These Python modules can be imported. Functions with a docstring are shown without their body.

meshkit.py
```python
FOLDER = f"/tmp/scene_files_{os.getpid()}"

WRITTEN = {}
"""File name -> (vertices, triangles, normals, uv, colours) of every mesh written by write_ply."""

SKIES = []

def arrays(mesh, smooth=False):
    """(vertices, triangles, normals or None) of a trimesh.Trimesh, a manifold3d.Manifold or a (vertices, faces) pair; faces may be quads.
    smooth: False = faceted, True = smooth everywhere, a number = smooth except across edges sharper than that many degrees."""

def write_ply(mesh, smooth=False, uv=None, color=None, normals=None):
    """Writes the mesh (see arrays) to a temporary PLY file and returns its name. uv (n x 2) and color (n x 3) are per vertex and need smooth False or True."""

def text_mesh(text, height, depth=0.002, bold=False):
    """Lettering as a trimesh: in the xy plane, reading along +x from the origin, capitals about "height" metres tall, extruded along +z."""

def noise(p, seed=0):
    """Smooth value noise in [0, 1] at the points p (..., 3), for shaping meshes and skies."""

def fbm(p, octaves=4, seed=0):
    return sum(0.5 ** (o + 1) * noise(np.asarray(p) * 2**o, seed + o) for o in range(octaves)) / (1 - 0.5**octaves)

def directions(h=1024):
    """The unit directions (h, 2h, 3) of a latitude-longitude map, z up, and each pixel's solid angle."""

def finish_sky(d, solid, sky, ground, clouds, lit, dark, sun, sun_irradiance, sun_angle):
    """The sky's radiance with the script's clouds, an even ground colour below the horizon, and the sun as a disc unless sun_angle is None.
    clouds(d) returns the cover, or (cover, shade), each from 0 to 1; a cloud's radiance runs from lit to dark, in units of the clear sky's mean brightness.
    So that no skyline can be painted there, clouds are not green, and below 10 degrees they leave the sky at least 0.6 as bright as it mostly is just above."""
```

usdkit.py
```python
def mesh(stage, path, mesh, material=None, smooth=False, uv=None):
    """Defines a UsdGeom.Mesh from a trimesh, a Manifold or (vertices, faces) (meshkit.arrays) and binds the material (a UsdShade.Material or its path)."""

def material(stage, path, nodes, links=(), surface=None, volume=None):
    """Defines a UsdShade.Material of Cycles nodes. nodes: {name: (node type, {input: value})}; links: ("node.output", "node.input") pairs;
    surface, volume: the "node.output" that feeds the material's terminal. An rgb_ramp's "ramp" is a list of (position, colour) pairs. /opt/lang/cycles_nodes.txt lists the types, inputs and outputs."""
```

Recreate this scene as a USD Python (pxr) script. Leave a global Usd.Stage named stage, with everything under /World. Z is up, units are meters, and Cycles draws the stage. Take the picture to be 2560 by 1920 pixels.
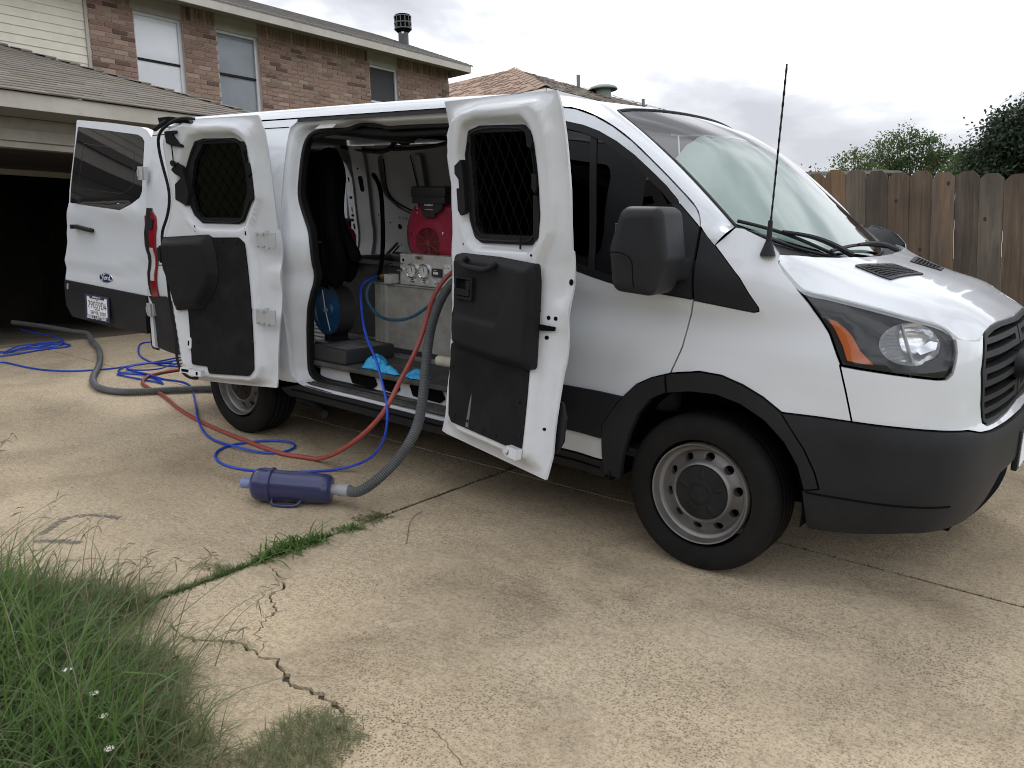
import math, random
import numpy as np, trimesh, shapely, manifold3d as m3
from scipy.interpolate import PchipInterpolator, CubicSpline, RBFInterpolator
from shapely.geometry import Polygon, LineString, Point, box as sbox
from shapely.ops import unary_union
from pxr import Usd, UsdGeom, UsdLux, UsdShade, Gf, Sdf, Vt
import usdkit, meshkit

stage = Usd.Stage.CreateInMemory()
UsdGeom.SetStageUpAxis(stage, UsdGeom.Tokens.z)
UsdGeom.SetStageMetersPerUnit(stage, 1.0)
UsdGeom.Xform.Define(stage, '/World')
UsdGeom.Scope.Define(stage, '/World/Looks')

# ------------------------------------------------------------------ camera
cam = UsdGeom.Camera.Define(stage, '/World/camera')
cam.CreateHorizontalApertureAttr(36.0); cam.CreateVerticalApertureAttr(27.0)
cam.CreateFocalLengthAttr(29.67); cam.CreateClippingRangeAttr(Gf.Vec2f(0.05, 2000))
CAMP = np.array([1.5943, -4.2155, 1.2740])
UsdGeom.Xformable(cam).AddTransformOp().Set(Gf.Matrix4d(
    0.786987, 0.615832, -0.037438, 0, -0.050090, 0.124255, 0.990985, 0,
    0.614932, -0.778018, 0.128634, 0, CAMP[0], CAMP[1], CAMP[2], 1))
cam.CreateExposureAttr(0.12)

# ------------------------------------------------------------------ sky and sun (bright overcast)
SUN_EL, SUN_ROT = math.radians(52), math.radians(-35)
sund = np.array([math.sin(SUN_ROT) * math.cos(SUN_EL), math.cos(SUN_ROT) * math.cos(SUN_EL), math.sin(SUN_EL)])
dome = UsdLux.DomeLight.Define(stage, '/World/sky')
sky_mat = usdkit.material(stage, '/World/Looks/sky', {
    'tc': ('texture_coordinate', {}),
    'sky': ('sky_texture', {'sky_type': 'single_scattering', 'sun_disc': False, 'sun_elevation': SUN_EL, 'sun_rotation': SUN_ROT, 'aerosol_density': 2.0}),
    'map': ('mapping', {'scale': (1.0, 1.0, 2.2), 'location': (2.3, 1.2, 0.0)}),
    'n1': ('noise_texture', {'scale': 2.9, 'detail': 8.0, 'roughness': 0.52, 'distortion': 0.25}),
    'n2': ('noise_texture', {'scale': 1.1, 'detail': 3.0, 'roughness': 0.5}),
    'cov': ('rgb_ramp', {'ramp': [(0.0, (0.86, 0.86, 0.86)), (0.4, (0.93, 0.93, 0.93)), (1.0, (1, 1, 1))]}),
    'shade': ('rgb_ramp', {'ramp': [(0.0, (15.6, 15.9, 16.5)), (0.46, (14.2, 14.5, 15.2)), (0.515, (11.0, 11.2, 11.8)), (0.57, (7.9, 8.05, 8.6)), (0.64, (6.2, 6.3, 6.85)), (1.0, (5.6, 5.7, 6.2))]}),
    'mx': ('mix', {'mix_type': 'mix'}),
    'bg': ('background_shader', {'strength': 0.1}),
}, [('tc.generated', 'map.vector'), ('map.vector', 'n1.vector'), ('map.vector', 'n2.vector'), ('n2.fac', 'cov.fac'),
    ('n1.fac', 'shade.fac'), ('cov.color', 'mx.fac'), ('sky.color', 'mx.color1'), ('shade.color', 'mx.color2'), ('mx.color', 'bg.color')], surface='bg.background')
UsdShade.MaterialBindingAPI.Apply(dome.GetPrim()).Bind(sky_mat)
sun = UsdLux.DistantLight.Define(stage, '/World/sun')
sun.CreateNormalizeAttr(True); sun.CreateIntensityAttr(0.30); sun.CreateAngleAttr(25.0); sun.CreateColorAttr(Gf.Vec3f(1.0, 0.985, 0.96))
_z = sund; _x = np.cross([0, 0, 1.0], _z); _x /= np.linalg.norm(_x); _y = np.cross(_z, _x)
UsdGeom.Xformable(sun).AddTransformOp().Set(Gf.Matrix4d(*_x, 0, *_y, 0, *_z, 0, 0, 0, 0, 1))

# ------------------------------------------------------------------ frames: the driveway slopes, so the van and what lies on the drive stand in a tilted frame
W = np.array([[0.9952938, 0.0, 0.0969029], [0.0024949, 0.9996685, -0.0256250], [-0.0968708, 0.0257462, 0.9949639]])
def w2(p): return np.asarray(p, float) @ W.T          # drive frame -> world
rng = np.random.default_rng(7)
_count, _base, _frame = {}, {}, {}
def numbered(path):
    n = _count.get(path, 0); _count[path] = n + 1
    return path if n == 0 else f'{path}_{n:03d}'
def tag(prim, label=None, cat=None, group=None, kind=None):
    p = prim.GetPrim() if hasattr(prim, 'GetPrim') else prim
    for k, v in (('label', label), ('category', cat), ('group', group), ('kind', kind)):
        if v: p.SetCustomDataByKey(k, v)
    return p
def V(m):
    v, f, _ = meshkit.arrays(m); return v, f
def cat(*ms):
    vs, fs, n = [], [], 0
    for m in ms:
        if m is None: continue
        v, f = V(m); vs.append(v); fs.append(f + n); n += len(v)
    return trimesh.Trimesh(np.vstack(vs), np.vstack(fs), process=False)
def thing(name, label=None, cat_=None, base=(0, 0, 0), group=None, kind=None, drive=False):
    """an Xform at the thing's base; meshes below it are given in frame coordinates (drive=True: the sloping drive's frame)"""
    path = numbered('/World/' + name); x = UsdGeom.Xform.Define(stage, path); b = np.asarray(base, float)
    if drive:
        t = W @ b
        x.AddTransformOp().Set(Gf.Matrix4d(*W[:, 0], 0, *W[:, 1], 0, *W[:, 2], 0, *t, 1))
    else: x.AddTranslateOp().Set(Gf.Vec3d(*map(float, b)))
    _base[path] = b
    return tag(x, label, cat_, group, kind)
def _root(prim): return '/'.join(str(prim.GetPath()).split('/')[:3])
def obj(name, mesh, mat, parent=None, smooth=False, drive=False, label=None, kind=None):
    """one Mesh prim, under parent or under /World"""
    par = str(parent.GetPath()) if parent is not None else '/World'
    path = numbered(par + '/' + name)
    if parent is not None:
        v, f, n = meshkit.arrays(mesh, smooth); b = _base.get(_root(parent), np.zeros(3))
        m = _define(path, v - b, f, n, mat)
    else:
        v, f, n = meshkit.arrays(mesh, smooth)
        if drive: v = w2(v); n = None if n is None else w2(n)
        m = _define(path, v, f, n, mat)
    return tag(m, label, None, None, kind)
def _define(path, v, f, n, mat):
    m = UsdGeom.Mesh.Define(stage, path)
    m.CreatePointsAttr(Vt.Vec3fArray.FromNumpy(v.astype(np.float32)))
    m.CreateFaceVertexCountsAttr(Vt.IntArray.FromNumpy(np.full(len(f), 3, np.int32)))
    m.CreateFaceVertexIndicesAttr(Vt.IntArray.FromNumpy(np.ascontiguousarray(f.astype(np.int32).ravel())))
    m.CreateSubdivisionSchemeAttr('none')
    if n is not None:
        m.CreateNormalsAttr(Vt.Vec3fArray.FromNumpy(n.astype(np.float32))); m.SetNormalsInterpolation('vertex')
    UsdShade.MaterialBindingAPI.Apply(m.GetPrim()).Bind(mat)
    return m

# ------------------------------------------------------------------ shapes
def bx(x0, x1, y0, y1, z0, z1):
    m = trimesh.creation.box((x1 - x0, y1 - y0, z1 - z0)); m.apply_translation(((x0 + x1) / 2, (y0 + y1) / 2, (z0 + z1) / 2)); return m
def rbx(x0, x1, y0, y1, z0, z1, r=0.01, n=8):
    """a box with rounded edges"""
    r = min(r, (x1 - x0) / 2.01, (y1 - y0) / 2.01, (z1 - z0) / 2.01); s = m3.Manifold.sphere(r, n)
    return m3.Manifold.batch_hull([s.translate((x, y, z)) for x in (x0 + r, x1 - r) for y in (y0 + r, y1 - r) for z in (z0 + r, z1 - r)])
def hullpts(pts, r, n=12):
    return m3.Manifold.batch_hull([m3.Manifold.sphere(rr, n).translate(tuple(map(float, p))) for p, rr in zip(pts, np.broadcast_to(r, len(pts)))])
def spline(pts, n, closed=False):
    p = np.asarray(pts, float)
    if closed: p = np.vstack([p, p[:1]])
    d = np.r_[0, np.cumsum(np.maximum(np.linalg.norm(np.diff(p, axis=0), axis=1), 1e-6) ** 0.6)]
    c = CubicSpline(d, p, bc_type='periodic' if closed else 'not-a-knot' if len(p) > 3 else 'natural')
    # even arc length
    t = np.linspace(0, d[-1], max(n * 4, 50)); q = c(t); L = np.r_[0, np.cumsum(np.linalg.norm(np.diff(q, axis=0), axis=1))]
    return c(np.interp(np.linspace(0, L[-1], n, endpoint=not closed), L, t))
def frames(p):
    t = np.gradient(p, axis=0); t /= np.linalg.norm(t, axis=1, keepdims=True) + 1e-12
    u = np.cross(t[0], [0, 0, 1.0]); u = u if np.linalg.norm(u) > .1 else np.cross(t[0], [0, 1.0, 0]); u /= np.linalg.norm(u); U = [u]
    for i in range(1, len(p)):
        u = U[-1] - t[i] * (U[-1] @ t[i]); U.append(u / np.linalg.norm(u))
    U = np.array(U); return t, U, np.cross(t, U)
def tube(p, r, k=10, caps=True):
    """a tube along the points p; r a number or one radius per point"""
    p = np.asarray(p, float); t, U, B = frames(p); r = np.broadcast_to(r, len(p))[:, None, None]; a = np.linspace(0, 2 * np.pi, k, endpoint=False)
    ring = p[:, None] + r * (np.cos(a)[None, :, None] * U[:, None] + np.sin(a)[None, :, None] * B[:, None])
    v = ring.reshape(-1, 3); n = len(p); i = np.arange(n - 1)[:, None] * k; j = np.arange(k)[None]; j2 = (j + 1) % k
    q = np.stack([i + j, i + k + j, i + k + j2, i + j2], -1).reshape(-1, 4)
    f = np.vstack([q[:, [0, 2, 1]], q[:, [0, 3, 2]]])
    if caps:
        v = np.vstack([v, p[:1], p[-1:]]); c0, c1 = n * k, n * k + 1; jj = np.arange(k); jn = (jj + 1) % k
        f = np.vstack([f, np.c_[np.full(k, c0), jn, jj], np.c_[np.full(k, c1), (n - 1) * k + jj, (n - 1) * k + jn]])
    return trimesh.Trimesh(v, f, process=False)
def lathe(prof, k=48, origin=(0, 0, 0), axis='y', a0=0, a1=2 * np.pi):
    """revolve (radius, height) pairs about an axis"""
    prof = np.asarray(prof, float); full = abs(a1 - a0 - 2 * np.pi) < 1e-6; a = np.linspace(a0, a1, k, endpoint=not full)
    v = np.stack([prof[:, 0][:, None] * np.cos(a), prof[:, 0][:, None] * np.sin(a), np.repeat(prof[:, 1][:, None], k, 1)], -1)
    n = len(prof); i, j = np.meshgrid(np.arange(n - 1), np.arange(k if full else k - 1), indexing='ij'); j2 = (j + 1) % k
    q = np.stack([i * k + j, i * k + j2, (i + 1) * k + j2, (i + 1) * k + j], -1).reshape(-1, 4); v = v.reshape(-1, 3)
    if axis == 'y': v = np.c_[v[:, 0], v[:, 2], -v[:, 1]]      # height along +y
    elif axis == 'x': v = np.c_[v[:, 2], v[:, 0], v[:, 1]]
    return trimesh.Trimesh(v + np.asarray(origin), np.vstack([q[:, [0, 1, 2]], q[:, [0, 2, 3]]]), process=False)
def grid(P):
    """a sheet through an (n, m, 3) array of points"""
    P = np.asarray(P, float); n, m = P.shape[:2]; i, j = np.meshgrid(np.arange(n - 1), np.arange(m - 1), indexing='ij')
    q = np.stack([i * m + j, (i + 1) * m + j, (i + 1) * m + j + 1, i * m + j + 1], -1).reshape(-1, 4)
    return trimesh.Trimesh(P.reshape(-1, 3), np.vstack([q[:, [0, 1, 2]], q[:, [0, 2, 3]]]), process=False)
def geoms(p): return [g for g in getattr(p, 'geoms', [p]) if g.geom_type == 'Polygon' and g.area > 1e-9]
def lift(poly, surf, cell=0.05, thick=0.012, flip=False, round_=0.003, wall=True):
    """a panel: a plane outline laid on a curved surface. surf(a, b, depth) gives points; depth goes into the body."""
    vs, fs, key = [], [], {}
    def vid(p):
        k = (round(p[0] * 1e6), round(p[1] * 1e6))
        if k not in key: key[k] = len(vs); vs.append((k[0] / 1e6, k[1] / 1e6))
        return key[k]
    prep = shapely.prepared.prep(poly); x0, y0, x1, y1 = poly.bounds
    for i in range(math.floor(x0 / cell), math.ceil(x1 / cell)):
        for j in range(math.floor(y0 / cell), math.ceil(y1 / cell)):
            c = sbox(i * cell, j * cell, (i + 1) * cell, (j + 1) * cell)
            if prep.contains_properly(c):
                a = [vid(p) for p in ((i * cell, j * cell), ((i + 1) * cell, j * cell), ((i + 1) * cell, (j + 1) * cell), (i * cell, (j + 1) * cell))]
                fs += [(a[0], a[1], a[2]), (a[0], a[2], a[3])]
            elif prep.intersects(c):
                for g in geoms(poly.intersection(c)):
                    tv, tf = trimesh.creation.triangulate_polygon(g, engine='earcut')
                    ids = [vid(p) for p in tv]
                    for t in tf:
                        t = [ids[k] for k in t]
                        if len(set(t)) < 3: continue
                        a, b, d = (np.array(vs[k]) for k in t)
                        ar = (b[0] - a[0]) * (d[1] - a[1]) - (b[1] - a[1]) * (d[0] - a[0])
                        if abs(ar) > 1e-11: fs.append(tuple(t) if ar > 0 else (t[0], t[2], t[1]))
    v = np.array(vs); f = np.array(fs)
    e = np.vstack([f[:, [0, 1]], f[:, [1, 2]], f[:, [2, 0]]]); es = {}
    for a, b in e: es[(a, b)] = es.get((a, b), 0) + 1
    rim = [(a, b) for (a, b) in es if (b, a) not in es]
    top = surf(v[:, 0], v[:, 1], 0.0)
    if not wall or thick <= 0:
        m = trimesh.Trimesh(top, f, process=False)
    else:
        ri = sorted({k for ab in rim for k in ab}); pos = {k: n for n, k in enumerate(ri)}; rv = v[ri]
        lev = [surf(rv[:, 0], rv[:, 1], d) for d in ((round_, thick) if round_ else (thick,))]
        # the rim leans outwards a little as it turns down, so that it catches the light
        V_ = [top] + lev; off = [0, len(top)] + ([len(top) + len(ri)] if round_ else [])
        F = [f]
        for a, b in rim:
            ia, ib = pos[a], pos[b]; p, q = off[1] + ia, off[1] + ib
            F.append([(b, a, p), (b, p, q)])
            if round_: r_, s_ = off[2] + ia, off[2] + ib; F.append([(q, p, r_), (q, r_, s_)])
        m = trimesh.Trimesh(np.vstack(V_), np.vstack(F), process=False)
    if flip: m.faces = m.faces[:, ::-1]
    return m
def mirror(m):
    v, f = V(m); return trimesh.Trimesh(v * [1, -1, 1], f[:, ::-1], process=False)
def both(m): return cat(m, mirror(m))
def poly(pts): 
    p = Polygon(pts); return p if p.is_valid else p.buffer(0)
def rpoly(pts, r=0.02): return poly(pts).buffer(-r).buffer(2 * r).buffer(-r)
def ell(cx, cz, a, b, n=40): t = np.linspace(0, 2 * np.pi, n, endpoint=False); return poly(np.c_[cx + a * np.cos(t), cz + b * np.sin(t)])
def place(m, origin, ux, uy, uz=None):
    """mesh in local x, y, z -> origin + x ux + y uy + z uz"""
    v, f = V(m); ux, uy = np.asarray(ux, float), np.asarray(uy, float); uz = np.cross(ux, uy) if uz is None else np.asarray(uz, float)
    v = np.asarray(origin, float) + v[:, :1] * ux + v[:, 1:2] * uy + v[:, 2:3] * uz
    if np.dot(np.cross(ux, uy), uz) < 0: f = f[:, ::-1]
    return trimesh.Trimesh(v, f, process=False)
def extr(p, h): return cat(*[trimesh.creation.extrude_polygon(g, h, engine='earcut') for g in geoms(p)])
def text(t, h, origin, ux, uy, depth=0.0015, bold=False, width=None):
    m = meshkit.text_mesh(t, h, depth, bold); v = m.vertices.copy(); w = v[:, 0].max() - v[:, 0].min(); v[:, 0] -= (v[:, 0].max() + v[:, 0].min()) / 2
    if width: v[:, 0] *= width / w
    return place(trimesh.Trimesh(v, m.faces, process=False), origin, ux, uy)

# ------------------------------------------------------------------ materials
MAT = {}
def mat(name, color, rough=0.5, metal=0.0, noise=None, bump=None, coat=0.0, spec=0.5, extra=None, coord='position', trans=0.0, grime=None):
    """color, or (color a, color b) mixed by noise=(scale, detail, contrast low, high); bump=(scale, strength, distance); grime=(colour, scale, amount)"""
    n = {'p': ('principled_bsdf', {'roughness': rough, 'metallic': metal, 'coat_weight': coat, 'specular_ior_level': spec, 'coat_roughness': 0.04}), 'g': ('geometry', {})}
    l = []; two = np.ndim(color) == 2
    if noise:
        n['n'] = ('noise_texture', {'scale': noise[0], 'detail': noise[1], 'roughness': 0.6}); l.append(('g.position', 'n.vector'))
        lo, hi = (noise[2], noise[3]) if len(noise) > 3 else (0.35, 0.65)
        n['r'] = ('rgb_ramp', {'ramp': [(lo, color[0]), (hi, color[1])]}); l += [('n.fac', 'r.fac')]; out = 'r.color'
    else: out = None; n['p'][1]['base_color'] = color[0] if two else color
    if grime:
        n['gn'] = ('noise_texture', {'scale': grime[1], 'detail': 6.0, 'roughness': 0.65}); l.append(('g.position', 'gn.vector'))
        n['gr'] = ('rgb_ramp', {'ramp': [(0.45, (0, 0, 0)), (0.75, (grime[2],) * 3)]}); l.append(('gn.fac', 'gr.fac'))
        n['gm'] = ('mix', {'mix_type': 'mix', 'color2': grime[0], 'color1': color[0] if two else color}); l.append(('gr.color', 'gm.fac'))
        if out: l.append((out, 'gm.color1'))
        out = 'gm.color'
    if out: l.append((out, 'p.base_color'))
    if bump:
        n['bn'] = ('noise_texture', {'scale': bump[0], 'detail': 4.0}); n['b'] = ('bump', {'strength': bump[1], 'distance': bump[2]})
        l += [('g.position', 'bn.vector'), ('bn.fac', 'b.height'), ('b.normal', 'p.normal')]
    MAT[name] = usdkit.material(stage, '/World/Looks/' + name, n, l, surface='p.BSDF'); return MAT[name]
def pane(name, tint, rough=0.0, refl=1.0, ior=1.5):
    n = {'t': ('transparent_bsdf', {'color': tint}), 'gl': ('glossy_bsdf', {'color': (refl,) * 3, 'roughness': rough}), 'f': ('fresnel', {'IOR': ior}), 'm': ('mix_closure', {})}
    MAT[name] = usdkit.material(stage, '/World/Looks/' + name, n, [('f.fac', 'm.fac'), ('t.BSDF', 'm.closure1'), ('gl.BSDF', 'm.closure2')], surface='m.closure'); return MAT[name]
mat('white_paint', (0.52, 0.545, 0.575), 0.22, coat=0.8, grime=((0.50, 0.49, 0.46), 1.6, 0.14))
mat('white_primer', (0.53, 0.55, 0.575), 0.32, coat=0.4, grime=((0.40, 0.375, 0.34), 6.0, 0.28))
mat('inner_paint', (0.34, 0.345, 0.35), 0.5, grime=((0.34, 0.33, 0.31), 3.0, 0.3))  # white wall paint darkened, the dim interior shade is in the colour
mat('black_plastic', ((0.009, 0.0095, 0.0105), (0.015, 0.0155, 0.0175)), 0.5, spec=0.2, noise=(2.5, 5), bump=(900, 0.2, 0.001))
mat('trim_black', ((0.006, 0.006, 0.0068), (0.010, 0.010, 0.011)), 0.5, spec=0.14, noise=(3.5, 5), bump=(700, 0.2, 0.001))
mat('board_black', ((0.007, 0.007, 0.0076), (0.010, 0.010, 0.0108)), 0.65, spec=0.08, noise=(4, 6), grime=((0.03, 0.03, 0.029), 9.0, 0.3))
mat('seal_black', (0.006, 0.006, 0.0065), 0.5, spec=0.2)
mat('gap_black', (0.004, 0.004, 0.004), 0.9, spec=0.05)
mat('rubber', ((0.007, 0.007, 0.007), (0.012, 0.0115, 0.011)), 0.75, spec=0.12, noise=(6, 5), bump=(300, 0.2, 0.001))
mat('wheel_steel', ((0.15, 0.145, 0.142), (0.23, 0.225, 0.22)), 0.38, metal=0.7, noise=(7, 6), grime=((0.12, 0.10, 0.08), 14.0, 0.6))
mat('hub_black', ((0.009, 0.009, 0.010), (0.016, 0.016, 0.016)), 0.5, spec=0.15, noise=(12, 4))
mat('chrome', (0.75, 0.76, 0.78), 0.08, metal=1.0)
mat('reflector', (0.86, 0.87, 0.88), 0.14, metal=0.85)
mat('lamp_inner', (0.008, 0.009, 0.011), 0.3, spec=0.3)
mat('hinge_metal', (0.40, 0.41, 0.42), 0.4, metal=0.4, grime=((0.3, 0.28, 0.25), 20, 0.4))
mat('amber', (0.80, 0.20, 0.02), 0.2, coat=0.5)
mat('tail_red', (0.13, 0.006, 0.01), 0.18, coat=0.4)
mat('tail_clear', (0.45, 0.43, 0.43), 0.2, coat=0.6)
mat('badge_blue', (0.012, 0.025, 0.06), 0.15, coat=1.0)
mat('letter_white', (0.72, 0.72, 0.74), 0.4)
mat('letter_black', (0.02, 0.02, 0.022), 0.5)
mat('plate_white', ((0.68, 0.70, 0.74), (0.74, 0.75, 0.78)), 0.35, noise=(30, 3))
mat('plate_frame', (0.03, 0.03, 0.055), 0.3, coat=0.4)
pane('window_glass', (0.0004, 0.0004, 0.0005), ior=1.40)
pane('wind_glass', (0.74, 0.84, 0.82), ior=1.65)
pane('lens', (0.90, 0.91, 0.92))

# ================================================================== SETTING: ground and drive
def concrete(name):
    n = {'g': ('geometry', {}),
         'big': ('noise_texture', {'scale': .55, 'detail': 5.0, 'roughness': .6, 'distortion': .4}), 'rb': ('rgb_ramp', {'ramp': [(.30, (.41, .33, .225)), (.45, (.49, .402, .28)), (.58, (.55, .455, .325)), (.75, (.52, .435, .32))]}),
         'st': ('noise_texture', {'scale': 1.15, 'detail': 7.0, 'roughness': .62, 'distortion': .6}), 'rs': ('rgb_ramp', {'ramp': [(.30, (.52, .515, .51)), (.42, (.80, .795, .785)), (.52, (.98, .98, .975)), (.72, (1.06, 1.05, 1.03))]}),
         'm1': ('mix', {'mix_type': 'multiply', 'fac': .85}),
         'v': ('voronoi_texture', {'scale': 105.0, 'randomness': 1.0}), 'rv': ('rgb_ramp', {'ramp': [(0.0, (.22, .21, .20)), (.26, (.42, .41, .40)), (.40, (1, 1, 1)), (1.0, (1.03, 1.03, 1.03))]}),
         'vm': ('noise_texture', {'scale': 2.2, 'detail': 4.0}), 'rvm': ('rgb_ramp', {'ramp': [(.36, (.22, .22, .22)), (.62, (1, 1, 1))]}), 'm2': ('mix', {'mix_type': 'multiply'}),
         'w': ('voronoi_texture', {'scale': 62.0}), 'rw': ('rgb_ramp', {'ramp': [(0.0, (.55, .54, .50)), (.085, (.40, .38, .33)), (.10, (0, 0, 0)), (1.0, (0, 0, 0))]}), 'm3': ('mix', {'mix_type': 'lighten', 'fac': .75}),
         'f': ('noise_texture', {'scale': 320.0, 'detail': 3.0}), 'rf': ('rgb_ramp', {'ramp': [(.36, (.68, .67, .66)), (.52, (1, 1, 1)), (.70, (1.14, 1.13, 1.11))]}), 'm4': ('mix', {'mix_type': 'multiply', 'fac': .85}),
         'mp': ('mapping', {'rotation': (0, 0, -.64), 'scale': (1, 14, 1)}), 'br': ('noise_texture', {'scale': 9.0, 'detail': 3.0}), 'rbr': ('rgb_ramp', {'ramp': [(.38, (.86, .85, .84)), (.55, (1.03, 1.03, 1.03))]}), 'm5': ('mix', {'mix_type': 'multiply', 'fac': .55}),
         'mid': ('noise_texture', {'scale': 55.0, 'detail': 4.0, 'roughness': .65}), 'rmid': ('rgb_ramp', {'ramp': [(.32, (.66, .65, .64)), (.50, (1.0, 1.0, 1.0)), (.66, (1.12, 1.12, 1.10))]}), 'm6': ('mix', {'mix_type': 'multiply', 'fac': .85}),
         'b': ('bump', {'strength': .5, 'distance': .004}), 'p': ('principled_bsdf', {'roughness': .88, 'specular_ior_level': .3})}
    l = [('g.position', x + '.vector') for x in ('big', 'st', 'v', 'vm', 'w', 'f', 'mp', 'mid')] + [('mp.vector', 'br.vector'), ('big.fac', 'rb.fac'), ('st.fac', 'rs.fac'), ('rb.color', 'm1.color1'), ('rs.color', 'm1.color2'), ('v.distance', 'rv.fac'), ('vm.fac', 'rvm.fac'), ('rvm.color', 'm2.fac'),
         ('m1.color', 'm2.color1'), ('rv.color', 'm2.color2'), ('w.distance', 'rw.fac'), ('m2.color', 'm3.color1'), ('rw.color', 'm3.color2'), ('f.fac', 'rf.fac'), ('m3.color', 'm4.color1'), ('rf.color', 'm4.color2'), ('br.fac', 'rbr.fac'), ('m4.color', 'm5.color1'), ('rbr.color', 'm5.color2'),
         ('mid.fac', 'rmid.fac'), ('m5.color', 'm6.color1'), ('rmid.color', 'm6.color2'), ('m6.color', 'p.base_color'), ('v.distance', 'b.height'), ('b.normal', 'p.normal')]
    return usdkit.material(stage, '/World/Looks/' + name, n, l, surface='p.BSDF')
conc = concrete('concrete')
dirt = mat('dirt', ((.035, .028, .018), (.09, .07, .045)), .95, noise=(30, 6), bump=(80, .6, .01))
soil = mat('soil_grass', ((.06, .075, .028), (.11, .115, .05)), .95, noise=(6, 7), bump=(60, .8, .02))
gx = np.r_[-400, -200, -90, -45, np.linspace(-24, 14, 58), 30, 60, 140, 400]; gy = np.r_[-400, -200, -80, -40, np.linspace(-20, 24, 60), 45, 90, 200, 400]
GX, GY = np.meshgrid(gx, gy, indexing='ij'); GZ = -.0973 * np.clip(GX, -7.75, 10) + .0258 * np.clip(GY, -8, 10)
tr = tag(obj('ground', grid(np.stack([GX, GY, GZ - .055], -1)), soil, smooth=True), kind='structure')
def jag(pts, w, seed, step=.018, amp=.010):
    """a crack: a polyline roughened and given an uneven width"""
    r = np.random.default_rng(seed); p = np.array(pts, float); L = np.r_[0, np.cumsum(np.linalg.norm(np.diff(p, axis=0), axis=1))]; t = np.arange(0, L[-1], step); q = np.c_[np.interp(t, L, p[:, 0]), np.interp(t, L, p[:, 1])]
    q = q + r.normal(0, amp, q.shape) * np.minimum(1, np.minimum(t, L[-1] - t) / .04)[:, None]; ws = np.clip(r.normal(1, .45, len(q)), .25, 2.2) * np.interp(t / L[-1], np.linspace(0, 1, len(w)), w)
    return unary_union([LineString(q[i:i + 2]).buffer(max((ws[i] + ws[i + 1]) / 4, .0008), cap_style=1, quad_segs=2) for i in range(len(q) - 1)])
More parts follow.
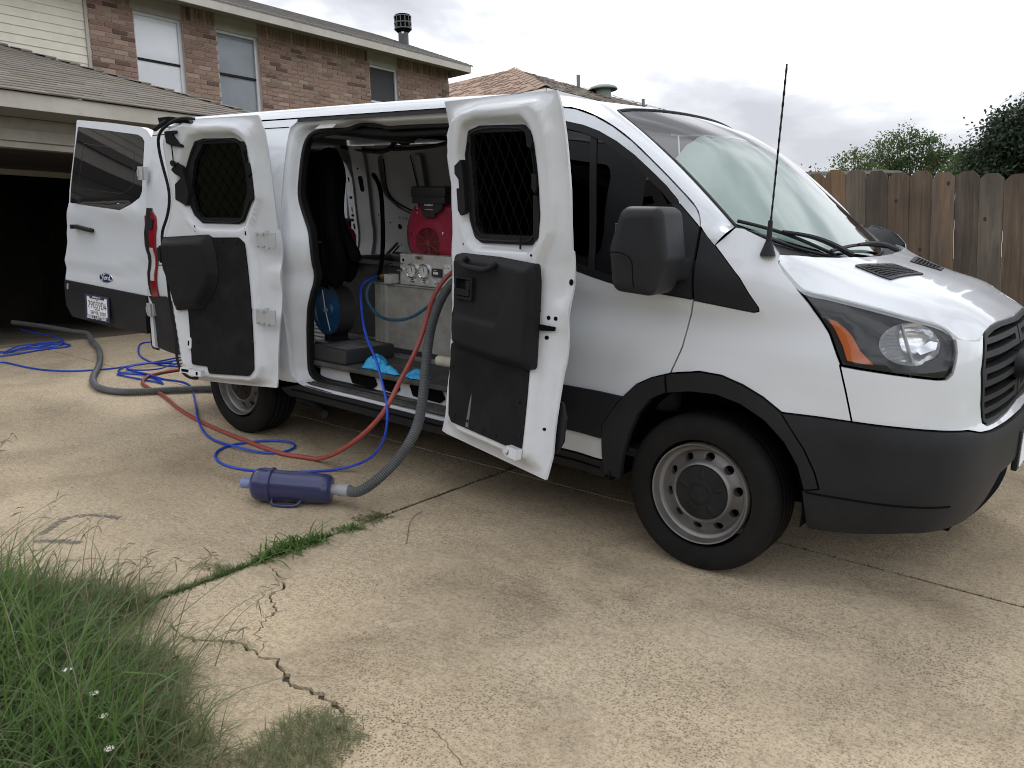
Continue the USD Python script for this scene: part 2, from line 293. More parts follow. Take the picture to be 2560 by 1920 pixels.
cracks = unary_union([
    jag([(-1.45,-2.14),(-1.36,-2.16),(-1.28,-2.18),(-1.23,-2.20),(-1.18,-2.25),(-1.18,-2.28),(-1.14,-2.33),(-1.10,-2.35),(-1.04,-2.37),(-1.03,-2.40),(-1.01,-2.46),(-.98,-2.49),(-.97,-2.52),(-.92,-2.54),(-.88,-2.55),(-.84,-2.60)], (.004, .008, .009, .006, .005), 1),
    jag([(-1.31,-2.68),(-1.19,-2.70),(-1.12,-2.71),(-1.03,-2.66),(-.95,-2.61),(-.90,-2.61),(-.85,-2.61),(-.82,-2.62)], (.006, .010, .012, .012), 2, amp=.006), jag([(-.82,-2.62),(-.76,-2.60),(-.68,-2.62),(-.63,-2.65),(-.59,-2.66),(-.53,-2.64),(-.48,-2.63),(-.45,-2.64),(-.39,-2.64),(-.34,-2.65)], (.013, .017, .016, .012), 3, amp=.006),
    jag([(-.34,-2.65),(-.29,-2.62),(-.17,-2.57),(-.10,-2.54),(-.03,-2.55),(.04,-2.58),(.11,-2.61),(.2,-2.68),(.35,-2.75)], (.006, .003, .003, .002), 4, amp=.004), jag([(-.09,-2.54),(-.01,-2.47),(.10,-2.42)], (.0018, .001), 5, amp=.003),
    jag([(-2.12,-2.70),(-2.06,-2.65),(-2.02,-2.59),(-1.92,-2.50),(-1.84,-2.44),(-1.75,-2.37),(-1.64,-2.32),(-1.52,-2.27)], (.004, .006, .005, .003), 6)])
drive = thing('driveway', 'stained tan concrete driveway of slabs with grassy joints and cracks', None, kind='structure', drive=True)
jr = np.random.default_rng(5)
def wob(a, b, n=60): # a slightly uneven slab edge
    t = np.linspace(0, 1, n)[1:-1, None]; a, b = np.array(a, float), np.array(b, float); d = (b - a) / np.linalg.norm(b - a); nn = np.array([-d[1], d[0]]); return [tuple(p) for p in (a + (b - a) * t + nn * jr.normal(0, .0014, (n - 2, 1)))]
def slab(x0, x1, y0, y1): return Polygon([(x0, y0)] + wob((x0, y0), (x1, y0)) + [(x1, y0)] + wob((x1, y0), (x1, y1)) + [(x1, y1)] + wob((x1, y1), (x0, y1)) + [(x0, y1)] + wob((x0, y1), (x0, y0)))
for P in (slab(-7.72, -1.479, -4.2, -.437), slab(-7.72, -1.479, -.425, 1.92), slab(-1.463, 5.2, -4.2, -.437), slab(-1.463, 5.2, -.425, 1.92)):
    P = P.difference(cracks); big = [g_ for g_ in geoms(P) if g_.area > .002]
    top = cat(*[trimesh.creation.extrude_polygon(g_.simplify(.0006), .03, engine='earcut') for g_ in big]); top.apply_translation((0, 0, -.03)); obj('slab', top, conc, drive)
obj('joint_dirt', grid(np.array([[(-7.7, -4.2, -.013), (-7.7, 1.9, -.013)], [(5.2, -4.2, -.013), (5.2, 1.9, -.013)]])[:, ::1][::-1]), dirt, drive)
tar = mat('tar_stain', ((.10, .09, .08), (.22, .19, .155)), .8, noise=(60, 5))
for k, L in enumerate(([(-2.47,-2.61),(-2.53,-2.53),(-2.58,-2.46),(-2.585,-2.42),(-2.55,-2.36),(-2.47,-2.31),(-2.40,-2.28)], [(-2.40,-2.66),(-2.33,-2.60),(-2.24,-2.55)], [(-2.05,-2.47),(-2.03,-2.45)])):
    r = np.random.default_rng(40 + k); q = spline(np.array(L), 60) if len(L) > 2 else np.array(L)
    bl_ = unary_union([Point(p + r.normal(0, .009, 2)).buffer(abs(r.normal(0, .0025)) + .0008, 3) for p in q.repeat(7, 0)])
    obj('tar_mark', place(extr(bl_, .0012), (0, 0, .0005), (1, 0, 0), (0, 1.0, 0)), tar, drive)

# ================================================================== HOUSE
sidec = mat('siding_cream', ((.64, .60, .51), (.68, .645, .55)), .6, noise=(3, 4), grime=((.40, .38, .30), 4, .35))
trimc = mat('trim_taupe', ((.36, .335, .29), (.41, .385, .335)), .6, noise=(2, 4), grime=((.22, .20, .17), 5, .35))
soff = mat('soffit_grey', (.30, .29, .265), .7)
mortar = mat('mortar', ((.36, .28, .235), (.42, .34, .29)), .9, noise=(8, 5))
bricks = [mat(f'brick_{w}', (a, b), .85, noise=(40, 5), bump=(120, .5, .004)) for w, a, b in (('tan', (.22, .145, .105), (.29, .20, .15)), ('rose', (.22, .13, .105), (.27, .17, .14)), ('brown', (.17, .105, .08), (.22, .145, .11)), ('pale', (.28, .20, .155), (.34, .25, .20)), ('olive', (.20, .145, .105), (.25, .185, .14)), ('dark', (.075, .045, .035), (.14, .08, .06)), ('mixed', (.13, .08, .06), (.27, .18, .14)))]
bp_w = np.array([.28, .24, .16, .10, .12, .06, .04])
HX = -10.0
house = thing('brick_house', 'two-storey house with brick and cream siding upstairs and an attached garage', 'house', base=(-10, 4, .7))
WINS = [(2.293, 3.045), (3.598, 4.350), (6.688, 7.405)]
wall = obj('wall', trimesh.Trimesh(*V(m3.Manifold.batch_boolean([m3.Manifold.cube((.239, 7.15, 5.03)).translate((HX - .25, 1.64, .3))] + [m3.Manifold.cube((1, b - a - .001, 2.1)).translate((HX - .5, a + .0005, 3.298)) for a, b in WINS], m3.OpType.Subtract)), process=False), mortar, house)
obj('side_wall', bx(-16, HX - .26, 8.55, 8.78, .3, 5.33), mortar, house); obj('siding_backing', bx(HX - .25, HX - .03, -6, 1.63, 3.12, 5.4), mortar, house); obj('dark_room', bx(HX - .9, HX - .26, 1.64, 8.5, 3.0, 5.33), MAT['gap_black'], house)
R = np.random.default_rng(11)
WINS = [(2.293, 3.045), (3.598, 4.350), (6.688, 7.405)]
piers = [(1.655, WINS[0][0]), (WINS[0][1], WINS[1][0]), (WINS[1][1], WINS[2][0]), (WINS[2][1], 8.80)]
def visible(y, z):
    """whether this spot of the wall clears the garage hip and the van roof, seen from the drive"""
    q = np.array([HX, y, z]) - CAMP; a = q @ [.786987, .615832, -.037438] / -(q @ [.614932, -.778018, .128634]); b = q @ [-.05009, .124255, .990985] / -(q @ [.614932, -.778018, .128634])
    px, py = 1280 + 2110 * a, 960 - 2110 * b; return py < 116 + .277 * px and py < 292 - (px - 658) * .075 and px > 0 and py > -20
blist = []; course = .0677
for k in range(0, 34):
    z1 = 5.132 - course * k; z0 = z1 - .057; y = 1.655 - (.1068 if k % 2 else 0) + R.normal(0, .006)
    while y < 8.8:
        a, b = y + .0052, y + .2135 - .0052; y += .2135
        for p0, p1 in piers:
            c, d = max(a, p0), min(b, p1)
            if d - c > .02: blist.append((c, d, z0, z1 - .0))
for p0, p1 in piers:                                    # soldier course under the soffit
    y = p0 + .004
    while y + .057 < p1: blist.append((y, y + .057, 5.142, 5.325)); y += .0677
def brick(c, d, z0, z1):
    x1 = HX + R.normal(0, .0025); e = .0035; t = R.normal(0, .0008, 2)
    v = np.array([(HX - .03, c, z0 + t[0]), (HX - .03, d, z0 + t[1]), (HX - .03, d, z1), (HX - .03, c, z1), (x1 - e, c, z0 + t[0]), (x1 - e, d, z0 + t[1]), (x1 - e, d, z1), (x1 - e, c, z1), (x1, c + e, z0 + e), (x1, d - e, z0 + e), (x1, d - e, z1 - e), (x1, c + e, z1 - e)])
    f = []
    for i in range(4):
        j = (i + 1) % 4; f += [(i, j, 4 + j), (i, 4 + j, 4 + i), (4 + i, 4 + j, 8 + j), (4 + i, 8 + j, 8 + i)]
    f += [(8, 9, 10), (8, 10, 11)]; return trimesh.Trimesh(v, f, process=False)
vis = [b for b in blist if visible((b[0] + b[1]) / 2, b[3]) or visible((b[0] + b[1]) / 2, b[2])]
key = lambda b: (b[1] - b[0]) * (b[3] - b[2]) / ((b[0] + 4.2) ** 2 + 134) * (11.6 / math.hypot(11.6, b[0] + 4.2))
vis.sort(key=key, reverse=True); first = set(vis[:290]); rest = {}
for b in blist:
    m = int(R.choice(7, p=bp_w)); s = brick(*b)
    if b in first: obj('brick', s, bricks[m], wall)
    else: rest.setdefault(m, []).append(s)
for m, ss_ in rest.items(): obj('more_bricks', cat(*ss_), bricks[m], wall, kind='stuff')
# cream siding boards and the corner board
for k in range(24):
    z0 = 5.36 - .1088 * (k + 1) - .0; v = np.array([(HX - .012, 1.60), (HX + .006, 1.60)])
    P = np.array([(HX - .02, z0 + .112), (HX - .022, z0), (HX - .004, z0), (HX - .004, z0 + .004), (HX - .016, z0 + .108)])
    m = trimesh.creation.extrude_polygon(Polygon(P), 7.55, engine='earcut'); vv = m.vertices; obj('siding_board', trimesh.Trimesh(np.c_[vv[:, 0], vv[:, 2] - 5.95, vv[:, 1]], m.faces, process=False), sidec, house, label=None)
obj('corner_board', rbx(HX - .02, HX + .012, 1.602, 1.648, .8, 5.36, .004), trimc, house)
# upstairs windows
alu_w = mat('window_alu', (.52, .53, .54), .4, metal=.3); wpane = pane('house_glass', (.97, .97, .98), ior=1.45)
sheet_w = mat('blind_white', ((.80, .81, .83), (.86, .87, .88)), .6, noise=(1.2, 3)); blind_b = mat('blind_blue', ((.34, .38, .41), (.42, .46, .49)), .6, noise=(2, 3)); screen = mat('solar_screen', (.022, .022, .024), .6, bump=(400, .2, .001))
for k, (y0, y1) in enumerate(WINS):
    z0, zt_, zm = 3.30, 5.118, 4.483; xw = HX - .085
    w = obj('window', cat(bx(xw - .03, xw + .03, y0 + .001, y0 + .035, z0, zt_), bx(xw - .03, xw + .03, y1 - .055, y1 - .001, z0, zt_), bx(xw - .03, xw + .03, y0 + .036, y1 - .056, zt_ - .04, zt_ - .001), bx(xw - .03, xw + .03, y0 + .036, y1 - .056, z0, z0 + .04)), alu_w, house)
    obj('window_head', bx(HX - .10, HX - .030, y0 + .001, y1 - .001, zt_ + .002, 5.33), trimc, w)
    obj('jamb', cat(bx(HX - .2, HX - .012, y0 - .012, y0, z0, 5.33), bx(HX - .2, HX - .012, y1, y1 + .012, z0, 5.33)), mortar, w)
    obj('meeting_rail', bx(xw - .02, xw + .022, y0 + .036, y1 - .056, zm - .016, zm + .016), MAT['trim_black'] if k < 2 else alu_w, w)
    if k == 2:
        obj('insect_screen', bx(xw - .005, xw + .005, y0 + .036, y1 - .056, z0 + .04, zt_ - .04), screen, w); continue
    obj('upper_pane', grid(np.array([[(xw + .012, y0 + .036, zm), (xw + .012, y0 + .036, zt_ - .04)], [(xw + .012, y1 - .056, zm), (xw + .012, y1 - .056, zt_ - .04)]])), wpane, w)
    obj('lower_pane', grid(np.array([[(xw + .004, y0 + .036, z0), (xw + .004, y0 + .036, zm)], [(xw + .004, y1 - .056, z0), (xw + .004, y1 - .056, zm)]])), wpane, w)
    if k == 0: obj('roller_blind', bx(xw - .012, xw + .0, y0 + .036, y1 - .056, z0 + .04, zt_ - .04), sheet_w, w)  # plain white sheet directly behind the window panes
    else:
        sl_ = []
        for j in range(28):
            z = zt_ - .06 - .045 * j; sl_.append(place(extr(sbox(0, -.024, y1 - y0 - .092, .024), .002), (xw - .028, y0 + .036, z), (0, 1.0, 0), (math.sin(.35), 0, math.cos(.35))))
        obj('slat_blind', cat(*sl_), blind_b, w)
# roof, fascia, soffit, rake
shing = mat('shingle_dark', ((.10, .093, .085), (.17, .16, .145)), .9, noise=(14, 7), bump=(90, .6, .006))
rz0, rx0, rx1 = 5.352, -9.47, -12.2; rz1 = rz0 + .4167 * (rx0 - rx1)
def slope_sheet(xa, za, xb, zb, y0, y1, th): 
    return trimesh.Trimesh(np.array([(xa, y0, za), (xa, y1, za), (xb, y1, zb), (xb, y0, zb), (xa, y0, za - th), (xa, y1, za - th), (xb, y1, zb - th), (xb, y0, zb - th)]), [(0, 1, 2), (0, 2, 3), (0, 4, 5), (0, 5, 1), (1, 5, 6), (1, 6, 2), (3, 2, 6), (3, 6, 7), (0, 3, 7), (0, 7, 4), (4, 7, 6), (4, 6, 5)], process=False)
roof = obj('roof', cat(slope_sheet(rx0, rz0, rx1, rz1, -6, 8.93, .03), slope_sheet(2 * rx1 - rx0, rz0, rx1 - .001, rz1 - .001, -6, 8.93, .03)), shing, house)
rows_ = []
for k in range(1, 20):
    s = k * .14; x = rx0 - s * .923; z = rz0 + s * .3846; y = -6.0
    rows_.append(slope_sheet(x + .003, z + .007, x - .12, z + .003 + .05, -6, 8.925, .006))
obj('shingle_courses', cat(*rows_), shing, roof, kind='stuff')
obj('fascia', bx(-9.50, -9.475, -6, 8.88, 5.205, 5.345), trimc, house)
obj('soffit', bx(-10.24, -9.502, -6, 8.86, 5.3315, 5.341), soff, house)
obj('gable_board', cat(bx(-12.2, -9.50, 8.86, 8.885, 5.20, 5.345), bx(-12.2, -9.99, 8.80, 8.859, 5.21, 5.22)), soff, house)
# flue on the roof
fl = thing('roof_flue', 'black metal flue pipe with a slotted round cap on the roof edge', 'chimney flue', base=(-10.75, 8.35, 5.83))
fm = mat('flue_black', ((.03, .031, .034), (.055, .056, .06)), .5, noise=(12, 5)); FC = (-10.75, 8.35, 5.83)
obj('flue_pipe', lathe([(.135, -.06), (.105, .03), (.100, .035), (.100, .40)], 32, FC, 'z'), fm, fl, 40)
obj('flue_cap', lathe([(.10, .27), (.165, .33), (.168, .36), (.150, .362), (.150, .555), (.168, .557), (.168, .585), (.15, .61), (.08, .625), (0, .628)], 36, FC, 'z'), MAT['gap_black'], fl, 40)
obj('cap_cage', cat(*[tube([(FC[0] + .166 * math.cos(a), FC[1] + .166 * math.sin(a), FC[2] + .345), (FC[0] + .166 * math.cos(a), FC[1] + .166 * math.sin(a), FC[2] + .575)], .009, 5) for a in np.arange(12) * math.pi / 6], *[lathe([(.160, z - .009), (.174, z - .009), (.174, z + .009), (.160, z + .009)], 36, FC, 'z') for z in (.345, .455, .575)]), mat('flue_grey', (.085, .088, .092), .5), fl, 30)
obj('flue_tag', place(extr(poly([(-.025,-.03),(.02,-.03),(.02,.03),(.0,.0),(-.025,.03)]), .001), (FC[0] + .065, FC[1] - .078, FC[2] + .27), (.77, .64, 0), (0, 0, 1.0)), label_w0 if 'label_w0' in globals() else MAT['plate_white'], fl)

# ================================================================== GARAGE (part of the house)
GXF, EX, EZ, PIT = -7.70, -7.18, 3.186, .4167
gwall = mat('garage_board', ((.33, .31, .27), (.38, .36, .31)), .65, noise=(2.5, 5), grime=((.2, .18, .15), 6, .4))
gin = mat('garage_inside', ((.028, .025, .020), (.042, .037, .03)), .85, spec=.1, noise=(2, 4))  # near-black walls: shade of the unlit interior is put in the colour
gar = obj('garage_wall', bx(GXF - .12, GXF, 1.62, 2.45, .4, 3.03), mortar, house); obj('garage_wall', bx(GXF - .12, GXF, -6, -4.3, .4, 3.03), mortar, house); obj('garage_wall', bx(-9.98, GXF - .13, 2.32, 2.44, .4, 3.03), mortar, house)
obj('header_board', bx(GXF - .06, GXF + .004, -4.3, 1.62, 2.80, 2.915), gwall, gar); obj('header_board', bx(GXF - .06, GXF - .010, -4.3, 1.62, 2.918, 3.03), gwall, gar); obj('header_trim', bx(GXF - .14, GXF - .030, -4.3, 1.62, 2.735, 2.797), trimc, gar)
obj('door_post', bx(GXF - .14, GXF + .01, 1.50, 1.62, .70, 2.735), trimc, gar); obj('door_post', bx(GXF - .14, GXF + .01, -4.3, -4.18, .6, 2.735), trimc, gar)
obj('garage_fascia', bx(EX - .02, EX, -6, 2.92, EZ - .165, EZ - .012), trimc, gar); obj('garage_soffit', bx(GXF + .006, EX - .021, -6, 2.90, 3.032, 3.042), soff, gar)
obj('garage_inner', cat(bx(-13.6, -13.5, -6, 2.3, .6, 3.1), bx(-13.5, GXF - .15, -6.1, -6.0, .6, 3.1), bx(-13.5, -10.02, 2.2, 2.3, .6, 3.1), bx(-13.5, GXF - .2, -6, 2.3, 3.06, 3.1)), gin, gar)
obj('open_door', cat(*[rbx(-8.1 - .54 * k - .53, -8.1 - .54 * k, -4.2, 1.5, 2.82, 2.87, .01) for k in range(4)]), mat('garage_door', (.10, .095, .085), .6), gar)
obj('inner_post', bx(-13.49, -13.40, .25, .38, .77, 2.9), trimc, gar); obj('pet_door', bx(-13.49, -13.46, .85, 1.2, .95, 1.35), MAT['gap_black'], gar)
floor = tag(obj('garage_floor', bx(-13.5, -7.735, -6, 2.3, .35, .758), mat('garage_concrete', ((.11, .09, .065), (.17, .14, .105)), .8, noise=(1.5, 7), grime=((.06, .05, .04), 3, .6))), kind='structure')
# garage roof: individual shingles on the slope facing the drive, hip caps
sh = [mat(f'shingle_{w}', (a, b), .92, noise=(60, 6), bump=(160, .5, .004)) for w, a, b in (('taupe', (.145, .125, .10), (.20, .175, .14)), ('grey', (.13, .117, .10), (.18, .163, .14)), ('brown', (.12, .10, .078), (.17, .145, .115)), ('light', (.165, .145, .118), (.215, .19, .158)))]
HYC = 2.93; ca = 1 / math.hypot(1, PIT); sa = PIT * ca
def hipy(x): return HYC - (EX - x)
groof = obj('garage_roof', cat(trimesh.Trimesh(np.array([(EX + .02, -6.1, EZ - .012), (EX + .02, HYC, EZ - .012), (-9.99, hipy(-9.99), EZ - .012 + (EX + 9.99) * PIT), (-9.99, -6.1, EZ - .012 + (EX + 9.99) * PIT)]), [(0, 1, 2), (0, 2, 3)], process=False),
    trimesh.Trimesh(np.array([(EX + .02, HYC, EZ - .012), (-9.99, HYC, EZ - .012), (-9.99, hipy(-9.99), EZ - .012 + (EX + 9.99) * PIT)]), [(0, 1, 2)], process=False)), sh[2], house)
slist = []; RS = np.random.default_rng(21); ex_ = .132
for r_ in range(24):
    s0 = r_ * ex_; y = -5.9 - RS.uniform(0, .3)
    while y < HYC:
        w = RS.choice([.2, .26, .33, .33]); y1 = y + w - .004; x = EX + .03 - s0 * ca; ym = min(y1, hipy(x - .07) - .005)
        if ym - y > .03: slist.append((r_, s0, y, ym, RS.choice([.005, .007, .009])))
        y += w
def shingle(r_, s0, y0, y1, th):
    def P(s, y, h): return (EX + .03 - s * ca + h * sa, y, EZ - .004 + s * sa + h * ca)
    j = RS.normal(0, .002); l = ex_ + .02
    v = [P(s0 + j, y0, th + .006), P(s0 + j, y1, th + .006), P(s0 + l, y1, .004), P(s0 + l, y0, .004), P(s0 + j, y0, -.002), P(s0 + j, y1, -.002), P(s0 + l, y1, -.002), P(s0 + l, y0, -.002)]
    return trimesh.Trimesh(np.array(v), [(0, 1, 2), (0, 2, 3), (4, 5, 1), (4, 1, 0), (5, 6, 2), (5, 2, 1), (7, 4, 0), (7, 0, 3)], process=False)
def inview(r_, s0, y0, y1, th):
    x = EX - s0 * ca; q = np.array([x, y1, EZ + s0 * sa]) - CAMP; k = -(q @ [.614932, -.778018, .128634]); px = 1280 + 2110 * (q @ [.786987, .615832, -.037438]) / k; py = 960 - 2110 * (q @ [-.05009, .124255, .990985]) / k; return px > 0 and py < 310 - .0 * px
sv = [s for s in slist if inview(*s)]; sv.sort(key=lambda s: (s[3] - s[2]) / (abs(s[2] + 4.2) + 8.5), reverse=True); f1 = set(sv[:295]); rest = {}
for s in slist:
    m = int(RS.choice(4, p=[.42, .30, .14, .14])); q = shingle(*s)
    if s in f1: obj('shingle', q, sh[m], groof)
    else: rest.setdefault(m, []).append(q)
for m, q in rest.items(): obj('more_shingles', cat(*q), sh[m], groof, kind='stuff')
for k in range(22):
    t = k * .19; c = np.array([EX + .02 - t, HYC - t, EZ + .022 + PIT * t]); d = np.array([-1, -1, PIT]); d /= np.linalg.norm(d); w_ = .13; a = np.array([0, -1.0, 0]); b = np.array([-1.0, 0, 0])
    lo, hi_ = c, c + d * .24 - np.array([0, 0, .006]); P = []
    for p, h in ((lo, .010), (hi_, .0)): P.append([p + a * w_ - [0, 0, .0 - h], p + [0, 0, h + .004], p + b * w_ - [0, 0, 0 - h]])
    if t < 2.75: obj('hip_cap', cat(grid(np.array(P)), grid(np.array([np.array(P[0]) - [0, 0, .016], P[0]]))), sh[k % 2], groof)

# ================================================================== neighbouring houses
nr = mat('roof_tan', ((.24, .15, .105), (.36, .245, .18)), .9, noise=(22, 6), bump=(40, .6, .02)); nd = mat('roof_brown', ((.09, .07, .055), (.22, .18, .14)), .9, noise=(18, 6), bump=(40, .6, .02)); nw = mat('neighbour_white', (.62, .62, .62), .7)  # darker copy for the right roof face, shade put in the colour
nh = thing('neighbour_house', 'neighbouring house with a hipped roof coloured darker on its shaded right face above the van', 'house', base=(-14, 18, 1))
C0, AP = np.array([-9.97, 12.1, 5.48]), np.array([-13.80, 15.93, 7.16]); Lx, Ly = np.array([-24, 12.1, 5.48]), np.array([-9.97, 21.5, 5.48])
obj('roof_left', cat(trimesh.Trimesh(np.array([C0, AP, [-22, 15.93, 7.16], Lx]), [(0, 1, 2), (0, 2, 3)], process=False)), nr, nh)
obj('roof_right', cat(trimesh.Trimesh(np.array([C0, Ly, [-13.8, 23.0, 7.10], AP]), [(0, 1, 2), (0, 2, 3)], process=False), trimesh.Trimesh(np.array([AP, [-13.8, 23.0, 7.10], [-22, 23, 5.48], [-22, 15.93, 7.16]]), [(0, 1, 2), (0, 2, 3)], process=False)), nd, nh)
hp_ = []
for k in range(12):
    d = (AP - C0) / 12; p = C0 + d * k + [0, 0, .015]; hp_.append(trimesh.Trimesh(np.array([p + [-.25, 0, -.0], p + [0, 0, .045], p + [0, .25, 0], p + d + [-.25, 0, -.01], p + d + [0, 0, .035], p + d + [0, .25, -.01]]), [(0, 1, 4), (0, 4, 3), (1, 2, 5), (1, 5, 4)], process=False))
obj('hip_caps', cat(*hp_), nr, nh)
rr_ = np.random.default_rng(3); tl_ = []; tr_ = []
for i in range(24):
    for j in range(40):
        for (o, du, dv, lst) in ((C0, np.array([-1.0, 0, 0]), np.array([-.917, .917, .402]) * .0 + np.array([0, 3.83, 1.68]), tl_), (C0, np.array([0, 1.0, 0]), np.array([-3.83, 0, 1.68]), tr_)):
            v0 = i / 24; u0 = j * .32 + rr_.uniform(0, .1); 
            if u0 < 3.83 * v0 + .25: continue
            if rr_.uniform() < .45: continue
            a = o + du * u0 + dv * v0 + [0, 0, .006]; b = a + du * rr_.uniform(.15, .30); c = dv / 24 * .96
            lst.append(trimesh.Trimesh(np.array([a + [0, 0, .012], b + [0, 0, .012], b + c, a + c, a, b]), [(0, 1, 2), (0, 2, 3), (4, 5, 1), (4, 1, 0)] if True else [], process=False))
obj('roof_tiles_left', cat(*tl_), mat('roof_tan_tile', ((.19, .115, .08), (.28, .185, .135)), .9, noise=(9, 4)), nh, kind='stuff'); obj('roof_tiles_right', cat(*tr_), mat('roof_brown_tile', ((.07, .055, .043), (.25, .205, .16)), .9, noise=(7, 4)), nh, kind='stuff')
obj('fascia', cat(bx(-24, -9.99, 12.08, 12.11, 5.30, 5.46), bx(-9.98, -9.95, 12.11, 21.5, 5.30, 5.46)), nw, nh); obj('wall', bx(-24, -10.35, 12.5, 21.3, .5, 5.36), nw, nh)
obj('attic_vent', cat(lathe([(.0, .16), (.2, .15), (.40, .08), (.44, .02), (.42, .0)], 24, (-12.35, 18.4, 6.68), 'z'), lathe([(.24, -.25), (.24, .04)], 20, (-12.35, 18.4, 6.68), 'z')), mat('vent_green', (.16, .19, .17), .6), nh, 40)
pg_ = mat('pipe_grey', (.12, .12, .12), .6); obj('vent_pipe', tube([(-13.2, 18.35, 6.6), (-13.2, 18.35, 7.26)], .055, 10), pg_, nh); obj('vent_pipe', tube([(-12.6, 21.3, 6.3), (-12.6, 21.3, 6.85)], .05, 10), pg_, nh)
fh = thing('distant_roof', 'small tan roof of a distant house just above the fence top', 'house', base=(-11, 34, 1))
obj('roof', trimesh.Trimesh(np.array([(-22, 34, 5.2), (-12.0, 34, 5.2), (-10.3, 34, 4.4), (-9.2, 33, 3.6), (-24, 30, 3.4)]), [(0, 4, 3), (0, 3, 2), (0, 2, 1)], process=False), nr, fh); obj('wall', bx(-23, -10, 34.2, 40, .5, 3.5), nw, fh)
sh2 = thing('side_neighbour_house', 'neighbouring brick house faintly reflected in the dark glass of the van', 'house', base=(-9, -14, .6))
obj('wall', bx(-15, 5, -22, -12.5, -.9, 4.6), bricks[2], sh2); obj('roof', cat(trimesh.Trimesh(np.array([(-15.6, -12.0, 4.6), (5.6, -12.0, 4.6), (1.5, -17, 6.7), (-11, -17, 6.7), (-15.6, -22.5, 4.6), (5.6, -22.5, 4.6)]), [(0, 1, 2), (0, 2, 3), (1, 5, 2), (4, 0, 3), (5, 4, 3), (5, 3, 2)], process=False)), shing, sh2)

# ================================================================== fence
woods = [mat(f'picket_{w}', (a, b), .85, noise=None) if False else None for w, a, b in ()]
def wood(name, a, b, c):
    n = {'g': ('geometry', {}), 'mp': ('mapping', {'scale': (14, 14, .8)}), 'n': ('noise_texture', {'scale': 2.5, 'detail': 7.0, 'roughness': .6, 'distortion': .8}), 'r': ('rgb_ramp', {'ramp': [(.28, a), (.5, b), (.72, c)]}),
         'n2': ('noise_texture', {'scale': 3.0, 'detail': 4.0}), 'r2': ('rgb_ramp', {'ramp': [(.35, (.62, .62, .62)), (.65, (1.1, 1.1, 1.1))]}), 'm': ('mix', {'mix_type': 'multiply', 'fac': .8}), 'b': ('bump', {'strength': .4, 'distance': .004}), 'p': ('principled_bsdf', {'roughness': .85})}
    return usdkit.material(stage, '/World/Looks/' + name, n, [('g.position', 'mp.vector'), ('mp.vector', 'n.vector'), ('n.fac', 'r.fac'), ('g.position', 'n2.vector'), ('n2.fac', 'r2.fac'), ('r.color', 'm.color1'), ('r2.color', 'm.color2'), ('m.color', 'p.base_color'), ('n.fac', 'b.height'), ('b.normal', 'p.normal')], surface='p.BSDF')
woods = [wood('picket_brown', (.045, .030, .019), (.085, .058, .038), (.125, .088, .056)), wood('picket_grey', (.052, .042, .031), (.09, .073, .055), (.125, .102, .077)), wood('picket_dark', (.03, .022, .016), (.055, .041, .03), (.08, .062, .046)), wood('picket_orange', (.07, .040, .020), (.13, .077, .040), (.18, .112, .06)), wood('picket_two_tone', (.06, .045, .033), (.095, .072, .053), (.17, .10, .045))]
knotm = mat('knot_brown', (.022, .014, .009), .9)
fence = thing('wooden_fence', 'weathered brown wooden fence of dog-eared pickets behind the van', 'fence', base=(0, 2.05, 0))
RF = np.random.default_rng(8); cyc = {-4: 3, -3: 3, -2: 1, -1: 2, 0: 0, 1: 0, 2: 4, 3: 2, 4: 1, 5: 0}
SEAMS = -.005
for k in range(-54, 12):
    x0 = -.008 + .1402 * k; wd = .1375 + RF.normal(0, .0012); gz = -.0973 * x0 + .0258 * 2.05; top = gz + 1.805 + RF.normal(0, .010) + (.02 if k in (-2, -1) else 0); e = .035 + RF.normal(0, .003); y = 2.05 + RF.normal(0, .004); ln = RF.normal(0, .003)
    if k > 5: x0 += .03
    P = Polygon([(x0 + ln * -1, gz + .03), (x0 + wd - ln, gz + .03), (x0 + wd, top - e), (x0 + wd - e, top), (x0 + e, top + RF.normal(0, .002)), (x0, top - e - RF.normal(0, .003))])
    m = extr(P, .016); v = m.vertices; obj('picket', trimesh.Trimesh(np.c_[v[:, 0], y - v[:, 2] + .016, v[:, 1]], m.faces[:, ::-1], process=False), woods[cyc[k] if k in cyc else int(RF.integers(0, 5))], fence)
    if k in (0, 1, 2, -1, 4):
        for q in range(2 if k == 1 else 1):
            kx, kz = x0 + wd * RF.uniform(.25, .75), top - RF.uniform(.12, .8)
            if k == 2 and q == 0: kx, kz = x0 + wd * .72, top - .075
            obj('knot', place(extr(ell(0, 0, .006 + .004 * (q == 0), .009 + .005 * (q == 0), 14), .001), (kx, y - .0002, kz), (1, 0, 0), (0, 0, 1.0), (0, -1.0, 0)), knotm, fence)
for h in (.30, .95, 1.55): obj('rail', trimesh.Trimesh(*V(place(bx(0, 9.4, 0, .04, 0, .085), (-7.6, 2.068, .0528 + .74 + h), (.9953, 0, -.0968), (0, 1.0, 0)))), woods[1], fence)
for k in range(5): x = -7.3 + 2.35 * k; obj('post', bx(x, x + .09, 2.11, 2.20, -.0973 * x - .3, -.0973 * x + 1.84), woods[1], fence)
nf = thing('back_fence', 'greenish grey fence rail showing just above the picket tops', 'fence', base=(-.3, 2.5, 0))
obj('top_rail', cat(place(bx(0, 2.3, 0, .09, 0, .025), (-2.53, 2.46, 2.10), (.997, 0, -.082), (0, 1.0, 0)), place(bx(0, .19, 0, .09, 0, .02), (-.225, 2.46, 1.925), (.985, 0, -.16), (0, 1.0, 0))), mat('rail_green', (.17, .18, .155), .8), nf); obj('post', bx(-2.3, -2.21, 2.56, 2.62, .0, 1.95), woods[1], nf)

